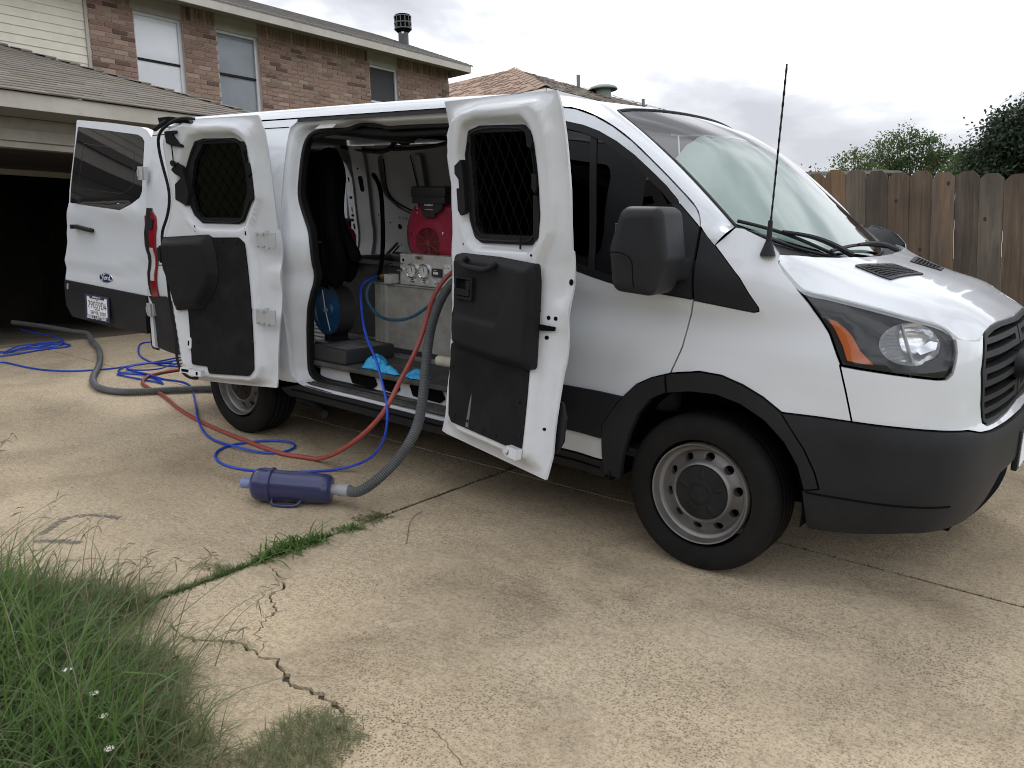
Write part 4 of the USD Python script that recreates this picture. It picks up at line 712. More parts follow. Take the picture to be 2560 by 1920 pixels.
def oval(name, origin, ux, uy, w, h, parent, dp=.002):
    """an oval badge: chrome rim, dark blue field and a flowing script"""
    uz = np.cross(ux, uy); t = np.linspace(0, 2 * np.pi, 40, endpoint=False)
    o = Polygon(np.c_[w / 2 * np.cos(t), h / 2 * np.sin(t)]); b = part(name, cat(place(tube(np.c_[np.array(o.buffer(-h * .05).exterior.coords)[::2][:, :2], np.full(len(np.array(o.buffer(-h * .05).exterior.coords)[::2]), .004)], h * .055, 8), origin, ux, uy, uz), place(extr(o.difference(o.buffer(-h * .09)), .004 + dp), np.asarray(origin) - uz * dp, ux, uy, uz)), MAT['chrome'], parent)
    part('badge_field', place(extr(o.buffer(-h * .08), .007), origin, ux, uy, uz), MAT['badge_blue'], b)
    s = w / 2
    strokes = [[(-.62,.10),(-.50,.38),(-.30,.36),(-.12,.30),(-.02,.40)], [(-.30,.34),(-.38,.05),(-.46,-.24),(-.60,-.28),(-.64,-.16)], [(-.52,.02),(-.38,.06),(-.22,.02)],
               [(-.06,.10),(-.16,.02),(-.16,-.14),(-.05,-.2),(.04,-.06),(-.02,.1),(.10,.04)], [(.14,.10),(.14,-.18)], [(.14,0),(.22,.11),(.32,.08)],
               [(.58,.02),(.48,.11),(.38,.0),(.40,-.16),(.50,-.18),(.58,-.02)], [(.70,.42),(.62,.16),(.58,-.08),(.64,-.2),(.74,-.12)]]
    part('badge_script', cat(*[place(tube(np.c_[spline(np.array(k) * [s, s * .85], 14), np.full(14, .008)], w * .011, 5), origin, ux, uy, uz) for k in strokes]), MAT['letter_white'], b)
    return b
oval('badge', (1.035, 0, .912), np.array([0, 1.0, 0]), np.array([-.05, 0, 1.0]), .235, .092, gr, .018)
part('badge_mount', place(extr(Polygon(np.c_[.135 * np.cos(np.linspace(0, 6.28, 40)[:-1]), .062 * np.sin(np.linspace(0, 6.28, 40)[:-1])]), .05), (.985, 0, .912), (0, 1, 0), (0, 0, 1.0)), BP, gr)
fp = part('front_plate_holder', rbx(1.025, 1.05, -.10, .26, .46, .64, .006), BP, bumper)
part('front_plate', rbx(1.05, 1.055, -.072, .232, .475, .627, .002), MAT['plate_white'], bumper)
# hood vents
vq = np.array([(.478,-.165),(.425,-.525),(.540,-.495),(.590,-.18)])
for s_ in (1, -1):
    q = vq * [1, s_]; P = poly(q).buffer(.012); v = part('hood_vent', lift(P.difference(poly(q).buffer(-.006)), lambda a, b, d: hood_s(a, b, d - .006), .04, .012), BP, hood)
    part('vent_well', lift(poly(q), lambda a, b, d: hood_s(a, b, d - .0015), .04, .001), MAT['gap_black'], v)
    for k in range(1, 7):
        t = k / 7; a, b = q[0] * (1 - t) + q[3] * t, q[1] * (1 - t) + q[2] * t; L = np.linspace(0, 1, 8)[:, None]; L = a * (1 - L) + b * L
        part('vent_slat', tube(hood_s(L[:, 0], L[:, 1], -.004), .004, 5), BP, v)
    for k in (.25, .5, .75):
        a, b = q[0] * (1 - k) + q[1] * k, q[3] * (1 - k) + q[2] * k; L = np.linspace(0, 1, 6)[:, None]; L = a * (1 - L) + b * L
        part('vent_rib', tube(hood_s(L[:, 0], L[:, 1], -.005), .003, 5), BP, v)
# wipers
def wiper(p0, p1, piv):
    w = part('wiper', tube(spline([p0, (np.array(p0) + p1) / 2 + [-.012, 0, .018], p1], 12), .008, 6), BP)
    q = (np.array(p0) * .55 + np.array(p1) * .45)
    part('wiper_arm', tube(spline([q + [0, 0, .02], q * .5 + np.array(piv) * .5 + [0, 0, .03], piv], 10), np.linspace(.008, .014, 10), 6), BP, w); return w
wiper((.018,-.83,1.487), (.283,-.40,1.352), (.33,-.30,1.350)); wiper((.288,-.46,1.368), (.292,.40,1.366), (.33,.46,1.352))
# radio mast on the right wing
ant = part('antenna', tube(np.linspace((.2146,-.985,1.41), (.226,-.985,2.06), 80), .0035 + .0012 * (np.sin(np.arange(80) * 1.25) > 0), 6), MAT['seal_black'])
part('antenna_base', lathe([(.0,0),(.030,0),(.027,.012),(.014,.05),(.011,.058),(.009,.13),(.006,.135),(0,.135)], 20, (.2146,-.985,1.362), 'z'), BP, ant, smooth=40)
# door mirrors
for s_ in (0,):
    pts, r = [], []
    for (x, z, rr) in ((-.222,1.487,.05),(-.125,1.492,.045),(-.095,1.345,.04),(-.135,1.243,.042),(-.245,1.252,.045),(-.262,1.375,.045)):
        for y, sh in ((-1.145, .0), (-1.30, .035)): pts.append((x + sh * .4, y, z)); r.append(rr)
    m = V(hullpts(pts, r, 20)); m = trimesh.Trimesh(*m, process=False); m = mirror(m) if s_ else m
    mr = part('door_mirror', m, BP, smooth=45)
    arm = hullpts([(-.13,-1.16,1.31),(-.13,-1.16,1.28),(-.10,-1.0,1.32),(-.10,-1.0,1.26),(-.17,-1.0,1.26),(-.17,-1.16,1.27)], .022, 12); arm = trimesh.Trimesh(*V(arm), process=False)
    part('mirror_arm', mirror(arm) if s_ else arm, BP, mr)
    gl = trimesh.Trimesh(*V(rbx(-.293, -.285, -1.285, -1.16, 1.26, 1.47, .004)), process=False); part('mirror_glass', gl, MAT['badge_blue'], mr)
    part('mirror_seam', tube(spline([(-.262,-1.365,1.36),(-.20,-1.372,1.36),(-.165,-1.372,1.34),(-.155,-1.37,1.30),(-.15,-1.36,1.235)], 24), .0025, 5), MAT['gap_black'], mr)

# ------------------------------------------------------------------ VAN: wheels
def wheel(xc):
    yo = -.985; k = 72
    tyre = lathe([(.232,.015),(.236,.004),(.262,-.004),(.30,-.006),(.325,.004),(.338,.018),(.345,.035),(.346,.11),(.345,.20),(.335,.225),(.30,.235),(.24,.22)], k, (xc, yo, .345), 'y')
    t = part('wheel', tyre, MAT['rubber'], smooth=30)
    grooves = cat(*[lathe([(.3465,d),(.3465,d + .012)], k, (xc, yo, .345), 'y') for d in (.05,.09,.13,.17)])
    part('tread_groove', grooves, MAT['gap_black'], t)
    prof = [(.2205,.002),(.218,-.002),(.213,.0),(.208,.012),(.203,.034),(.196,.040),(.188,.042),(.182,.052),(.176,.064),(.168,.060),(.150,.050),(.138,.036),(.130,.026),(.124,.024),(.119,.030),(.117,.045),(.115,.075),(.19,.09),(.2,.075),(.2205,.06)]
    cs = m3.CrossSection([[(r, h) for r, h in prof]]) if False else None
    rim = m3.Manifold.revolve(m3.CrossSection([np.array([(r, -h) for r, h in prof])[::-1]]), 72)
    if rim.volume() < 1e-6: rim = m3.Manifold.revolve(m3.CrossSection([np.array([(r, -h) for r, h in prof])]), 72)
    holes = []
    for i in range(10):
        a = 2 * math.pi * i / 10 + .2; c = m3.Manifold.cylinder(.2, 1, 1, 20).scale((.021, .017, 1)).rotate((0, 0, math.degrees(a) + 90)).translate((.158 * math.cos(a), .158 * math.sin(a), -.15)); holes.append(c)
    rim = rim - m3.Manifold.batch_boolean(holes, m3.OpType.Add)
    v, f = V(rim); v = np.c_[v[:, 0], -v[:, 2], v[:, 1]] + [xc, yo, .345]
    part('rim', trimesh.Trimesh(v, f, process=False), MAT['wheel_steel'], t, smooth=35)
    part('wheel_disc_dark', lathe([(.0,.10),(.215,.10)], 40, (xc, yo, .345), 'y'), MAT['gap_black'], t)
    cap = [lathe([(.119,.040),(.117,.030),(.105,.026),(.085,.026),(.078,.022),(.050,.020),(.046,.015),(.043,.015),(.041,.019),(.038,.020),(.0,.018)], 48, (xc, yo, .345), 'y')]
    for i in range(5):
        a = 2 * math.pi * i / 5 + math.pi / 2; cap.append(hullpts([(xc + .068 * math.cos(a), yo + .028, .345 + .068 * math.sin(a)), (xc + .092 * math.cos(a), yo + .033, .345 + .092 * math.sin(a))], (.012, .012), 12))
    part('hub_cap', cat(*cap), MAT['hub_black'], t, smooth=35)
    return t
for xc in (0.0, -3.30): wheel(xc)
for xc in (0.0, -3.30):
    t = part('wheel', mirror(lathe([(0,.02),(.20,.03),(.232,.015),(.30,-.006),(.345,.035),(.345,.20),(.30,.235),(0,.235)], 40, (xc, -.985, .345), 'y')), MAT['rubber'], smooth=30)

# ------------------------------------------------------------------ VAN: side cargo doors
_zs = np.linspace(.40, 1.97, 60); LEAFSMOOTH = np.poly1d(np.polyfit(_zs, .03 + _side(_zs), 3))
class Leaf:
    """an open door leaf: u along its width from the hinge, z up, dep from the outer skin towards its inner side"""
    def __init__(s, hx, hy, a, tx, ty, flip):
        s.h = np.array([hx, hy]); s.d = np.array([math.cos(a), math.sin(a)]); n = np.array([-s.d[1], s.d[0]]); s.n = n if n[1] > 0 else -n; s.t = np.array([tx, ty]); s.flip = flip
    def p(s, u, z, dep=0.0):
        u, z = np.asarray(u, float), np.asarray(z, float); k = np.clip((np.asarray(dep) - .012) / .04, 0, 1); o = (.03 + _side(np.clip(z, .2, 2.09))) * (1 - k) + LEAFSMOOTH(z) * k + dep; zr = z - 1.1
        xy = s.h + u[..., None] * s.d - (o + 0 * u)[..., None] * s.n + zr[..., None] * s.t
        return np.concatenate([xy, z[..., None] + 0 * xy[..., :1]], -1)
    def lift(s, P, dep, thick=.01, cell=.03, **k):
        f = dep if callable(dep) else (lambda u, z: dep)
        return cat(*[lift(g_, lambda a, b, d: s.p(a, b, f(a, b) - d), cell, thick, flip=s.flip, **k) for g_ in geoms(P)])
    def tube(s, pts, dep, r, k=8):
        pts = np.array(pts, float); return tube(s.p(pts[:, 0], pts[:, 1], np.broadcast_to(dep, len(pts))), r, k)
WP, TB, BB = MAT['white_primer'], MAT['trim_black'], MAT['board_black']
def shell(inner, skin, win, hi=.07, lo=.008, bead=None):
    """the pressed inner panel: high on the frame, falling to the outer skin round the rim and to the glass at the window"""
    sk = skin.exterior
    def dep(u, z):
        P = shapely.points(np.ravel(u), np.ravel(z)); di = shapely.distance(inner, P); ds = shapely.distance(sk, P); w = di / np.maximum(di + ds, 1e-6)
        d = hi - .026 * sstep(di / .016) - (hi - lo - .026) * sstep(np.clip(w * 1.25 - .1, 0, 1)); d = d - (hi - .026 - lo) * 0; dw = shapely.distance(win, P); d = d - .030 * (1 - sstep((dw - .012) / .022)) * (di < .01) + .004 * np.exp(-((dw - .055) / .012) ** 2) * (di < .01)
        if bead is not None: d = d - .008 * (1 - sstep(np.abs(shapely.distance(bead, P)) / .012)) * (di < .01)
        return d.reshape(np.shape(u))
    return dep
def lattice(P, step_u, slope, r, leaf, dep):
    out = []; x0, z0, x1, z1 = P.bounds
    for sg in (1, -1):
        c = -3.0
        while c < 3.0:
            L = LineString([(x0 - 1, (z0 + z1) / 2 + sg * slope * (x0 - 1 - (x0 + x1) / 2) + c), (x1 + 1, (z0 + z1) / 2 + sg * slope * (x1 + 1 - (x0 + x1) / 2) + c)]).intersection(P)
            for gg in getattr(L, 'geoms', [L]):
                if gg.length > .02:
                    q = np.array(gg.coords); t = np.linspace(0, 1, 6)[:, None]; out.append(leaf.tube(q[0] * (1 - t) + q[-1] * t, dep, r, 5))
            c += step_u * slope
    return cat(*out)
def hinge(leaf, z, parent, body_pt):
    c = leaf.p(np.array([.002]), np.array([z]), .088)[0]; q_ = np.array([1.0, .12, 0]) if leaf.flip else np.array([-1.0, .12, 0]); b = c + q_
    d3, n3 = np.r_[leaf.d, 0], np.r_[leaf.n, 0]
    hp = part('hinge', cat(tube([c + [0, 0, .05], c + [0, 0, -.05]], .010, 12), tube([c + [0, 0, .052], c + [0, 0, .032]], .013, 12), tube([c + [0, 0, -.032], c + [0, 0, -.052]], .013, 12),
        place(rbx(.005, .085, -.045, .045, -.004, .004, .003), c, d3, (0, 0, 1), -n3), place(rbx(.0, .07, -.045, .045, -.004, .004, .003), c, (b - c) / np.linalg.norm(b - c), (0, 0, 1))), MAT['hinge_metal'], parent)
    for du in (.025, .07):
        for dz in (-.034, .034): part('hinge_bolt', place(trimesh.creation.cylinder(.008, .012, sections=8), c + d3 * du + [0, 0, dz] - n3 * .006, d3, (0, 0, 1), -n3), MAT['hinge_metal'], hp, smooth=False)
    return hp
# --- front leaf
FL = Leaf(-1.279, -1.011, -.298, .027, .018, False)
f_skin = rpoly([(-.031,.40),(.02,.395),(.845,.388),(.853,.50),(.850,1.352),(.842,1.353),(.842,1.6),(.825,1.90),(.812,1.968),(.40,1.983),(-.031,1.992),(-.028,1.2)], .004)
f_inner = rpoly([(.04,1.844),(.012,1.741),(.018,1.618),(.0,1.296),(.03,.90),(.074,.64),(.091,.525),(.121,.486),(.188,.466),(.739,.461),(.742,.515),(.715,.833),(.69,.98),(.672,1.255),(.683,1.302),(.761,1.427),(.779,1.545),(.777,1.682),(.773,1.807),(.75,1.90),(.70,1.925),(.304,1.932),(.183,1.922),(.097,1.895)], .03)
f_win = rpoly([(.190,1.850),(.288,1.867),(.620,1.852),(.651,1.823),(.670,1.768),(.679,1.496),(.656,1.399),(.619,1.365),(.231,1.356),(.174,1.378),(.133,1.457),(.135,1.748)], .03)
f_gr = rpoly([(.205,1.827),(.280,1.838),(.638,1.826),(.660,1.75),(.660,1.52),(.645,1.403),(.237,1.396),(.185,1.432),(.185,1.74)], .02)
cd = part('cargo_door', FL.lift(f_skin.difference(f_win), shell(f_inner, f_skin, f_win), .006, .0125), WP, smooth=50)
part('outer_skin', FL.lift(f_skin.difference(f_win.buffer(-.02)), .004, .006, .06), PT, cd)
part('outer_moulding', FL.lift(poly([(.02,.50),(.85,.50),(.885,.56),(.885,.66),(.85,.72),(.02,.72)]), -.016, .012, .05), BP, cd)
part('window', FL.lift(f_win.buffer(-.005), .024, 0, .06, wall=False), MAT['window_glass'], cd)
part('window_frame', FL.lift(f_win.difference(f_gr), .048, .03, .02), TB, cd)
part('window_trim', FL.tube(spline(list(f_win.buffer(-.016).exterior.coords)[:-1][::3], 60, True), .051, .004, 6), MAT['seal_black'], cd)
for P in ([(.655,1.765),(.66,1.83),(.69,1.825),(.695,1.78),(.68,1.755)], [(.665,1.60),(.672,1.66),(.70,1.65),(.702,1.605),(.685,1.575)], [(.668,1.40),(.674,1.575),(.70,1.565),(.712,1.50),(.705,1.40),(.685,1.385)],
          [(.14,1.50),(.14,1.73),(.11,1.715),(.075,1.70),(.07,1.665),(.10,1.64),(.10,1.60),(.075,1.60),(.075,1.50),(.10,1.475)]):
    part('frame_tab', FL.lift(rpoly(P, .006), .075, .03, .02), TB, cd)
gp = part('window_grille', lattice(f_gr, .075, 1.75, .0022, FL, .050), MAT['gap_black'], cd)
up_ = rpoly([(.040,1.290),(.107,1.304),(.42,1.305),(.700,1.292),(.715,1.22),(.722,1.0),(.735,.845),(.42,.846),(.110,.862),(.086,.88),(.06,1.05)], .02)
def updep(u, z):
    P = shapely.points(np.ravel(u), np.ravel(z)); e = shapely.distance(up_.exterior, P).reshape(np.shape(u)); d = .088 + .03 * sstep(e / .035)
    sc = poly([(.12,1.02),(.46,1.02),(.56,1.22),(.60,1.40),(.05,1.40),(.05,1.08)]); dd = shapely.distance(sc, P).reshape(np.shape(u)); return d - .014 * (1 - sstep(dd / .03))
tp = part('trim_panel', FL.lift(up_, updep, .03, .015), TB, cd)
part('lower_panel', FL.lift(rpoly([(.055,.87),(.078,.66),(.112,.523),(.145,.494),(.728,.490),(.700,.85)], .012), .077, .01, .05), BB, cd)
part('scuff', FL.lift(poly([(.275,.50),(.30,.50),(.294,.62),(.287,.66),(.280,.62)]), .0775, .001, .03), mat('scuff_grey', (.10, .10, .10), .7), cd)
part('pull_handle', FL.tube(spline([(.19,1.285),(.20,1.262),(.25,1.250),(.36,1.246),(.42,1.254),(.435,1.275)], 20), np.array([.10, .125, .135, .135] + [.14] * 12 + [.135, .13, .12, .10]), .013, 8), TB, tp)
part('latch_frame', FL.lift(rpoly([(.115,1.200),(.270,1.200),(.270,1.095),(.115,1.095)], .008).difference(rpoly([(.13,1.188),(.256,1.188),(.256,1.107),(.13,1.107)], .008)), .120, .02, .03), TB, tp)
part('latch_recess', FL.lift(rpoly([(.13,1.188),(.256,1.188),(.256,1.107),(.13,1.107)], .008), .106, .004, .03), MAT['gap_black'], tp)
part('latch_handle', cat(FL.lift(rpoly([(.132,1.142),(.250,1.142),(.250,1.112),(.132,1.112)], .008), .122, .015, .03), FL.lift(rpoly([(.215,1.185),(.252,1.185),(.252,1.140),(.215,1.140)], .005), .120, .015, .03)), TB, tp)
part('door_latch', FL.lift(rpoly([(.705,1.043),(.79,1.035),(.785,1.018),(.705,1.012)], .004), lambda u, z: .075 - .55 * (u - .70), .004, .02), MAT['gap_black'], cd)
for u, z, r in ((.75,1.07,.009),(.785,1.07,.009),(.745,.985,.009),(.835,1.225,.013),(.11,1.345,.005),(.655,1.325,.006),(.70,1.095,.006),(.80,.60,.007)):
    part('bolt_hole', FL.lift(Point(u, z).buffer(r), lambda a, b, u=u, z=z: shell(f_inner, f_skin, f_win)(np.array(a), np.array(b)) + .0015, .001, .02), MAT['gap_black'], cd)
for u in (.17,.29,.43,.53): part('panel_clip', FL.lift(Point(u, .525 + .01 * math.sin(u * 9)).buffer(.007), .082, .004, .02), TB, cd)
for u, z in ((.095,.76),(.665,.70),(.705,.56)): part('panel_clip', FL.lift(Point(u, z).buffer(.007), .082, .004, .02), TB, cd)
part('check_bracket', cat(FL.lift(poly([(.655,.505),(.735,.505),(.735,.460),(.655,.460)]), .105, .03, .03), FL.tube([(.665,.483),(.665,.4831)], [.10, .118], .012, 12)), WP, cd)
part('bracket_hole', FL.lift(Point(.668, .482).buffer(.011), .107, .001, .02), MAT['gap_black'], cd)
part('grille_pin', FL.tube([(.56,1.345),(.56,1.40)], .062, .005, 6), TB, cd)
# --- rear leaf
RL = Leaf(-2.712, -1.039, -2.935, .007, .021, True)
r_skin = rpoly([(-.03,.428),(.30,.413),(.645,.405),(.72,.50),(.757,.646),(.81,.828),(.845,1.05),(.872,1.298),(.82,1.391),(.775,1.537),(.785,1.679),(.778,1.868),(.735,1.93),(.62,1.975),(.30,1.983),(.023,1.988),(.004,1.90),(-.01,1.36),(-.028,1.35)], .004)
r_inner = rpoly([(.157,1.926),(.096,1.89),(.094,1.838),(.075,1.682),(.073,1.548),(.124,1.438),(.147,1.383),(.152,1.271),(.121,1.08),(.098,.831),(.056,.552),(.08,.486),(.128,.464),(.60,.445),(.69,.52),(.73,.66),(.78,.84),(.82,1.1),(.838,1.29),(.79,1.39),(.745,1.53),(.755,1.68),(.745,1.85),(.70,1.91),(.56,1.945),(.45,1.93),(.30,1.935)], .03)
r_win = rpoly([(.509,1.85),(.434,1.866),(.197,1.866),(.146,1.842),(.130,1.80),(.125,1.714),(.118,1.661),(.125,1.53),(.206,1.397),(.25,1.382),(.538,1.379),(.600,1.426),(.629,1.49),(.655,1.60),(.62,1.70),(.56,1.79)], .025)
r_gr = rpoly([(.445,1.836),(.170,1.842),(.155,1.70),(.161,1.574),(.227,1.419),(.535,1.413),(.575,1.45),(.600,1.58),(.540,1.736)], .015)
ce = part('cargo_door', RL.lift(r_skin.difference(r_win), shell(r_inner, r_skin, r_win), .006, .0125), WP, smooth=50)
part('outer_skin', RL.lift(r_skin.difference(r_win.buffer(-.02)), .004, .006, .06), PT, ce)
part('window', RL.lift(r_win.buffer(-.005), .024, 0, .06, wall=False), MAT['window_glass'], ce)
part('window_frame', RL.lift(r_win.difference(r_gr), .048, .03, .02), TB, ce)
part('window_trim', RL.tube(spline(list(r_win.buffer(-.014).exterior.coords)[:-1][::3], 60, True), .051, .004, 6), MAT['seal_black'], ce)
for P in ([(.13,1.79),(.13,1.845),(.105,1.845),(.095,1.82),(.105,1.795)], [(.125,1.66),(.12,1.73),(.095,1.73),(.088,1.69),(.10,1.665)], [(.135,1.51),(.125,1.65),(.095,1.645),(.088,1.535),(.11,1.53)],
          [(.62,1.70),(.65,1.735),(.715,1.69),(.69,1.665),(.64,1.645),(.70,1.605),(.715,1.515),(.63,1.48),(.60,1.55)]):
    part('frame_tab', RL.lift(rpoly(P, .006), .075, .03, .02), TB, ce)
part('window_grille', lattice(r_gr, .075, 1.25, .0022, RL, .050), MAT['gap_black'], ce)
part('weather_seal', RL.tube(spline([(.45,1.97),(.60,1.968),(.70,1.93),(.775,1.868),(.782,1.679),(.770,1.537),(.82,1.391),(.866,1.298),(.84,1.06),(.803,.828),(.752,.646),(.724,.514),(.658,.445),(.55,.432)], 60), .066, .009, 8), MAT['seal_black'], ce)
part('lower_panel', RL.lift(rpoly([(.48,1.297),(.232,1.306),(.187,1.274),(.092,.535),(.125,.494),(.447,.475),(.458,.517),(.591,.517),(.642,.841),(.66,1.29)], .02), .080, .01, .05), BB, ce)
pk = rpoly([(.842,1.285),(.471,1.314),(.433,1.297),(.405,1.20),(.390,1.080),(.41,1.0),(.448,.936),(.511,.868),(.737,.838),(.80,1.0),(.845,1.087),(.862,1.229)], .02)
def pkdep(u, z): return .085 + .05 * sstep(shapely.distance(pk.exterior, shapely.points(np.ravel(u), np.ravel(z))).reshape(np.shape(u)) / .05)
tq = part('trim_panel', RL.lift(pk, pkdep, .03, .015), TB, ce)
part('latch_recess', RL.lift(rpoly([(.835,1.235),(.765,1.235),(.76,1.13),(.83,1.13)], .008), .128, .004, .03), MAT['gap_black'], tq)
part('latch_handle', RL.lift(rpoly([(.835,1.225),(.815,1.225),(.810,1.14),(.83,1.14)], .006), .140, .015, .03), TB, tq)
part('latch_frame', RL.tube([(.76,1.24),(.75,1.12),(.83,1.115)], .134, .004, 6), TB, tq)
part('latch', cat(RL.lift(poly([(.755,1.985),(.66,1.99),(.52,1.975),(.50,1.950),(.66,1.955),(.76,1.935)]), .05, .03, .03), RL.tube([(.80,1.92),(.74,1.945),(.68,1.965)], .055, .014, 8)), TB, ce)
part('latch_release', cat(RL.lift(rpoly([(.695,1.905),(.60,1.91),(.60,1.895),(.64,1.89),(.60,1.84),(.575,1.83),(.58,1.815),(.615,1.82),(.66,1.825),(.70,1.84)], .004), .085, .02, .02), RL.tube(spline([(.66,1.83),(.665,1.78),(.672,1.735)], 8), .085, .004, 6), RL.lift(Point(.678, 1.725).buffer(.018), .09, .012, .02)), TB, ce)
part('check_bracket', cat(RL.lift(poly([(.645,.50),(.565,.50),(.565,.468),(.645,.468)]), .12, .03, .03), RL.lift(poly([(.56,.495),(.46,.495),(.46,.462),(.56,.462)]), .13, .03, .03)), WP, ce)
part('bracket_hole', cat(RL.lift(poly([(.632,.492),(.57,.492),(.575,.476),(.632,.476)]), .122, .001, .02), RL.lift(rpoly([(.50,.488),(.485,.488),(.485,.468),(.50,.468)], .003), .132, .001, .02)), MAT['gap_black'], ce)
part('striker', RL.lift(rpoly([(.605,.68),(.645,.68),(.64,.61),(.60,.61)], .012), .082, .02, .03), WP, ce)
part('bolt_hole', RL.lift(rpoly([(.62,.66),(.63,.66),(.63,.63),(.62,.63)], .003), .084, .001, .02), MAT['gap_black'], ce)
for u, z in ((.575,1.345),(.175,1.34)): part('bolt_hole', RL.lift(rpoly([(u,z + .02),(u + .008,z + .02),(u + .008,z - .02),(u,z - .02)], .003), .0725, .001, .02), MAT['gap_black'], ce)
for u, z in ((.36,1.28),(.24,1.28),(.135,.89),(.115,.70),(.40,.51),(.25,.515),(.55,.66)): part('panel_clip', RL.lift(Point(u, z).buffer(.009), .084, .004, .02), TB, ce)
for z in (1.30, .855): hinge(RL, z, ce, wrap(-2.66, z, .03))

# ------------------------------------------------------------------ VAN: opening, jamb and sill
def seg(p, n): return spline(p, n)
def ring(depths, blend):
    o = [seg(OUT_TOP, 40), seg(OUT_REAR, 50), seg(OUT_BOT, 40)]; i = [seg(SEAL_TOP, 40), seg(SEAL_REAR, 50), seg(SEAL_BOT, 40)]; o, i = np.vstack(o), np.vstack(i)
    return np.stack([wrap(*(o * (1 - b) + i * b).T, d) for d, b in zip(depths, blend)])
part('door_jamb', grid(ring((0, .012, .020, .030, .062, .085, .09), (0, .03, .18, .45, .60, .85, 1))[:, :, :]), WP, smooth=60)
sl = np.vstack([seg(SEAL_TOP, 40), seg(SEAL_REAR, 50), seg(SEAL_BOT, 40)])
part('door_seal', cat(tube(wrap(sl[:, 0], sl[:, 1], .088), .012, 8), grid(np.stack([wrap(sl[:, 0], sl[:, 1], .092), wrap(sl[:, 0] + .006, sl[:, 1] - .002, .12), wrap(sl[:, 0] - .03, sl[:, 1] + .01, .16)]))), MAT['seal_black'], smooth=60)
part('jamb_stain', lift(poly([(-2.50,1.962),(-2.36,1.966),(-2.40,1.934),(-2.56,1.932)]), off(.028), .05, .001), mat('primer_patch', (.60, .60, .58), .6))
iw = MAT['inner_paint']; dk = mat('floor_mat', ((.018, .018, .018), (.035, .034, .033)), .7, noise=(5, 6), grime=((.12, .115, .10), 7, .6)); rib = mat('floor_metal', ((.20, .20, .20), (.30, .30, .30)), .4, metal=.5, noise=(8, 5))
# step well below the cargo opening
part('step_tread', cat(bx(-2.66, -1.25, -.945, -.80, .425, .437), *[bx(-2.62, -1.25, -.945 + .03 * k, -.935 + .03 * k, .437, .442) for k in range(4)]), dk, smooth=False)
part('step_riser', cat(bx(-2.66, -1.25, -.815, -.80, .437, .535)), WP, smooth=False)
for x0, x1 in ((-2.36, -2.14), (-2.08, -1.95), (-1.85, -1.6)):
    part('riser_hole', place(extr(rpoly([(x0,.455),(x1 - .04,.447),(x1,.475),(x1 - .03,.52),(x0 - .03,.52)], .012), .004), (0, -.8185, 0), (1, 0, 0), (0, 0, 1.0)), MAT['gap_black'], smooth=False)
part('floor', cat(bx(-4.33, -1.2, -.80, .88, .50, .545), *[bx(-4.3, -1.2, -.78 + .12 * k, -.72 + .12 * k, .545, .553) for k in range(14)]), rib, smooth=False)
part('floor_edge_mat', cat(rbx(-2.72, -1.22, -.865, -.42, .528, .560, .008)), dk)
# left wall inside, with pressed pillars and panels
def lwall(P, d0, mt, th=.01, cell=.06, nm='inner_wall'): return part(nm, mirror(lift(P, off(d0), cell, th)), mt, smooth=40)
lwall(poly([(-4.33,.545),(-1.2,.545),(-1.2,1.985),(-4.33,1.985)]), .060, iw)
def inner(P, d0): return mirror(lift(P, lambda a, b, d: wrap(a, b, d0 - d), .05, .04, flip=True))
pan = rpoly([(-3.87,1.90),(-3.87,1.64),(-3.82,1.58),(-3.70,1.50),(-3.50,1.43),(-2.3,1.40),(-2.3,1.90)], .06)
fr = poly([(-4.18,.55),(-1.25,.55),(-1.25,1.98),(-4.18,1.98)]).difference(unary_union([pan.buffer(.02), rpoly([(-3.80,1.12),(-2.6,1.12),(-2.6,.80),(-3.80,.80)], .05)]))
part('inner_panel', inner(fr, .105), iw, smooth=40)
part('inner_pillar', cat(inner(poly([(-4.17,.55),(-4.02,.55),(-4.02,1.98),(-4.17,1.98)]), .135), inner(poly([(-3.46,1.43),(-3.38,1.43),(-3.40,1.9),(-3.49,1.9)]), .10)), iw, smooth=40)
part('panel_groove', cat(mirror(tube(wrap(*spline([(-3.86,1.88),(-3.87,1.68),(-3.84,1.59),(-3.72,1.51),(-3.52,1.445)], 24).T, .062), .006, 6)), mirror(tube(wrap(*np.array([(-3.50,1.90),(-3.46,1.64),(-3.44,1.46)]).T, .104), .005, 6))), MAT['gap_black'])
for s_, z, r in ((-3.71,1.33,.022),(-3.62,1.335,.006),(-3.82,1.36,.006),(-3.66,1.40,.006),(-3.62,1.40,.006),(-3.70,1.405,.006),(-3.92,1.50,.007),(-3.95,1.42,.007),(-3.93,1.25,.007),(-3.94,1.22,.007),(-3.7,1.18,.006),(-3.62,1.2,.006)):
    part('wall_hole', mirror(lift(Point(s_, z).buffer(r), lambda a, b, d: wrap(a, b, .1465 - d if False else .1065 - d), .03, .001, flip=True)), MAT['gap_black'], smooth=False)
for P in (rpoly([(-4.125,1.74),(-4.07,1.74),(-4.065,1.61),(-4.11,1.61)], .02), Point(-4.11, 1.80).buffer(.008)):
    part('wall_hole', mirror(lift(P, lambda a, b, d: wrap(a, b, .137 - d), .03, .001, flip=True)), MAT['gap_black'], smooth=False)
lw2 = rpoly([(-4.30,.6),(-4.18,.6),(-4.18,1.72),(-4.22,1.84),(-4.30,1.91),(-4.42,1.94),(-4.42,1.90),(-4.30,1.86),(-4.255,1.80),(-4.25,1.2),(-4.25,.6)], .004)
part('rear_pillar_flange', inner(lw2, .15), WP, smooth=40)
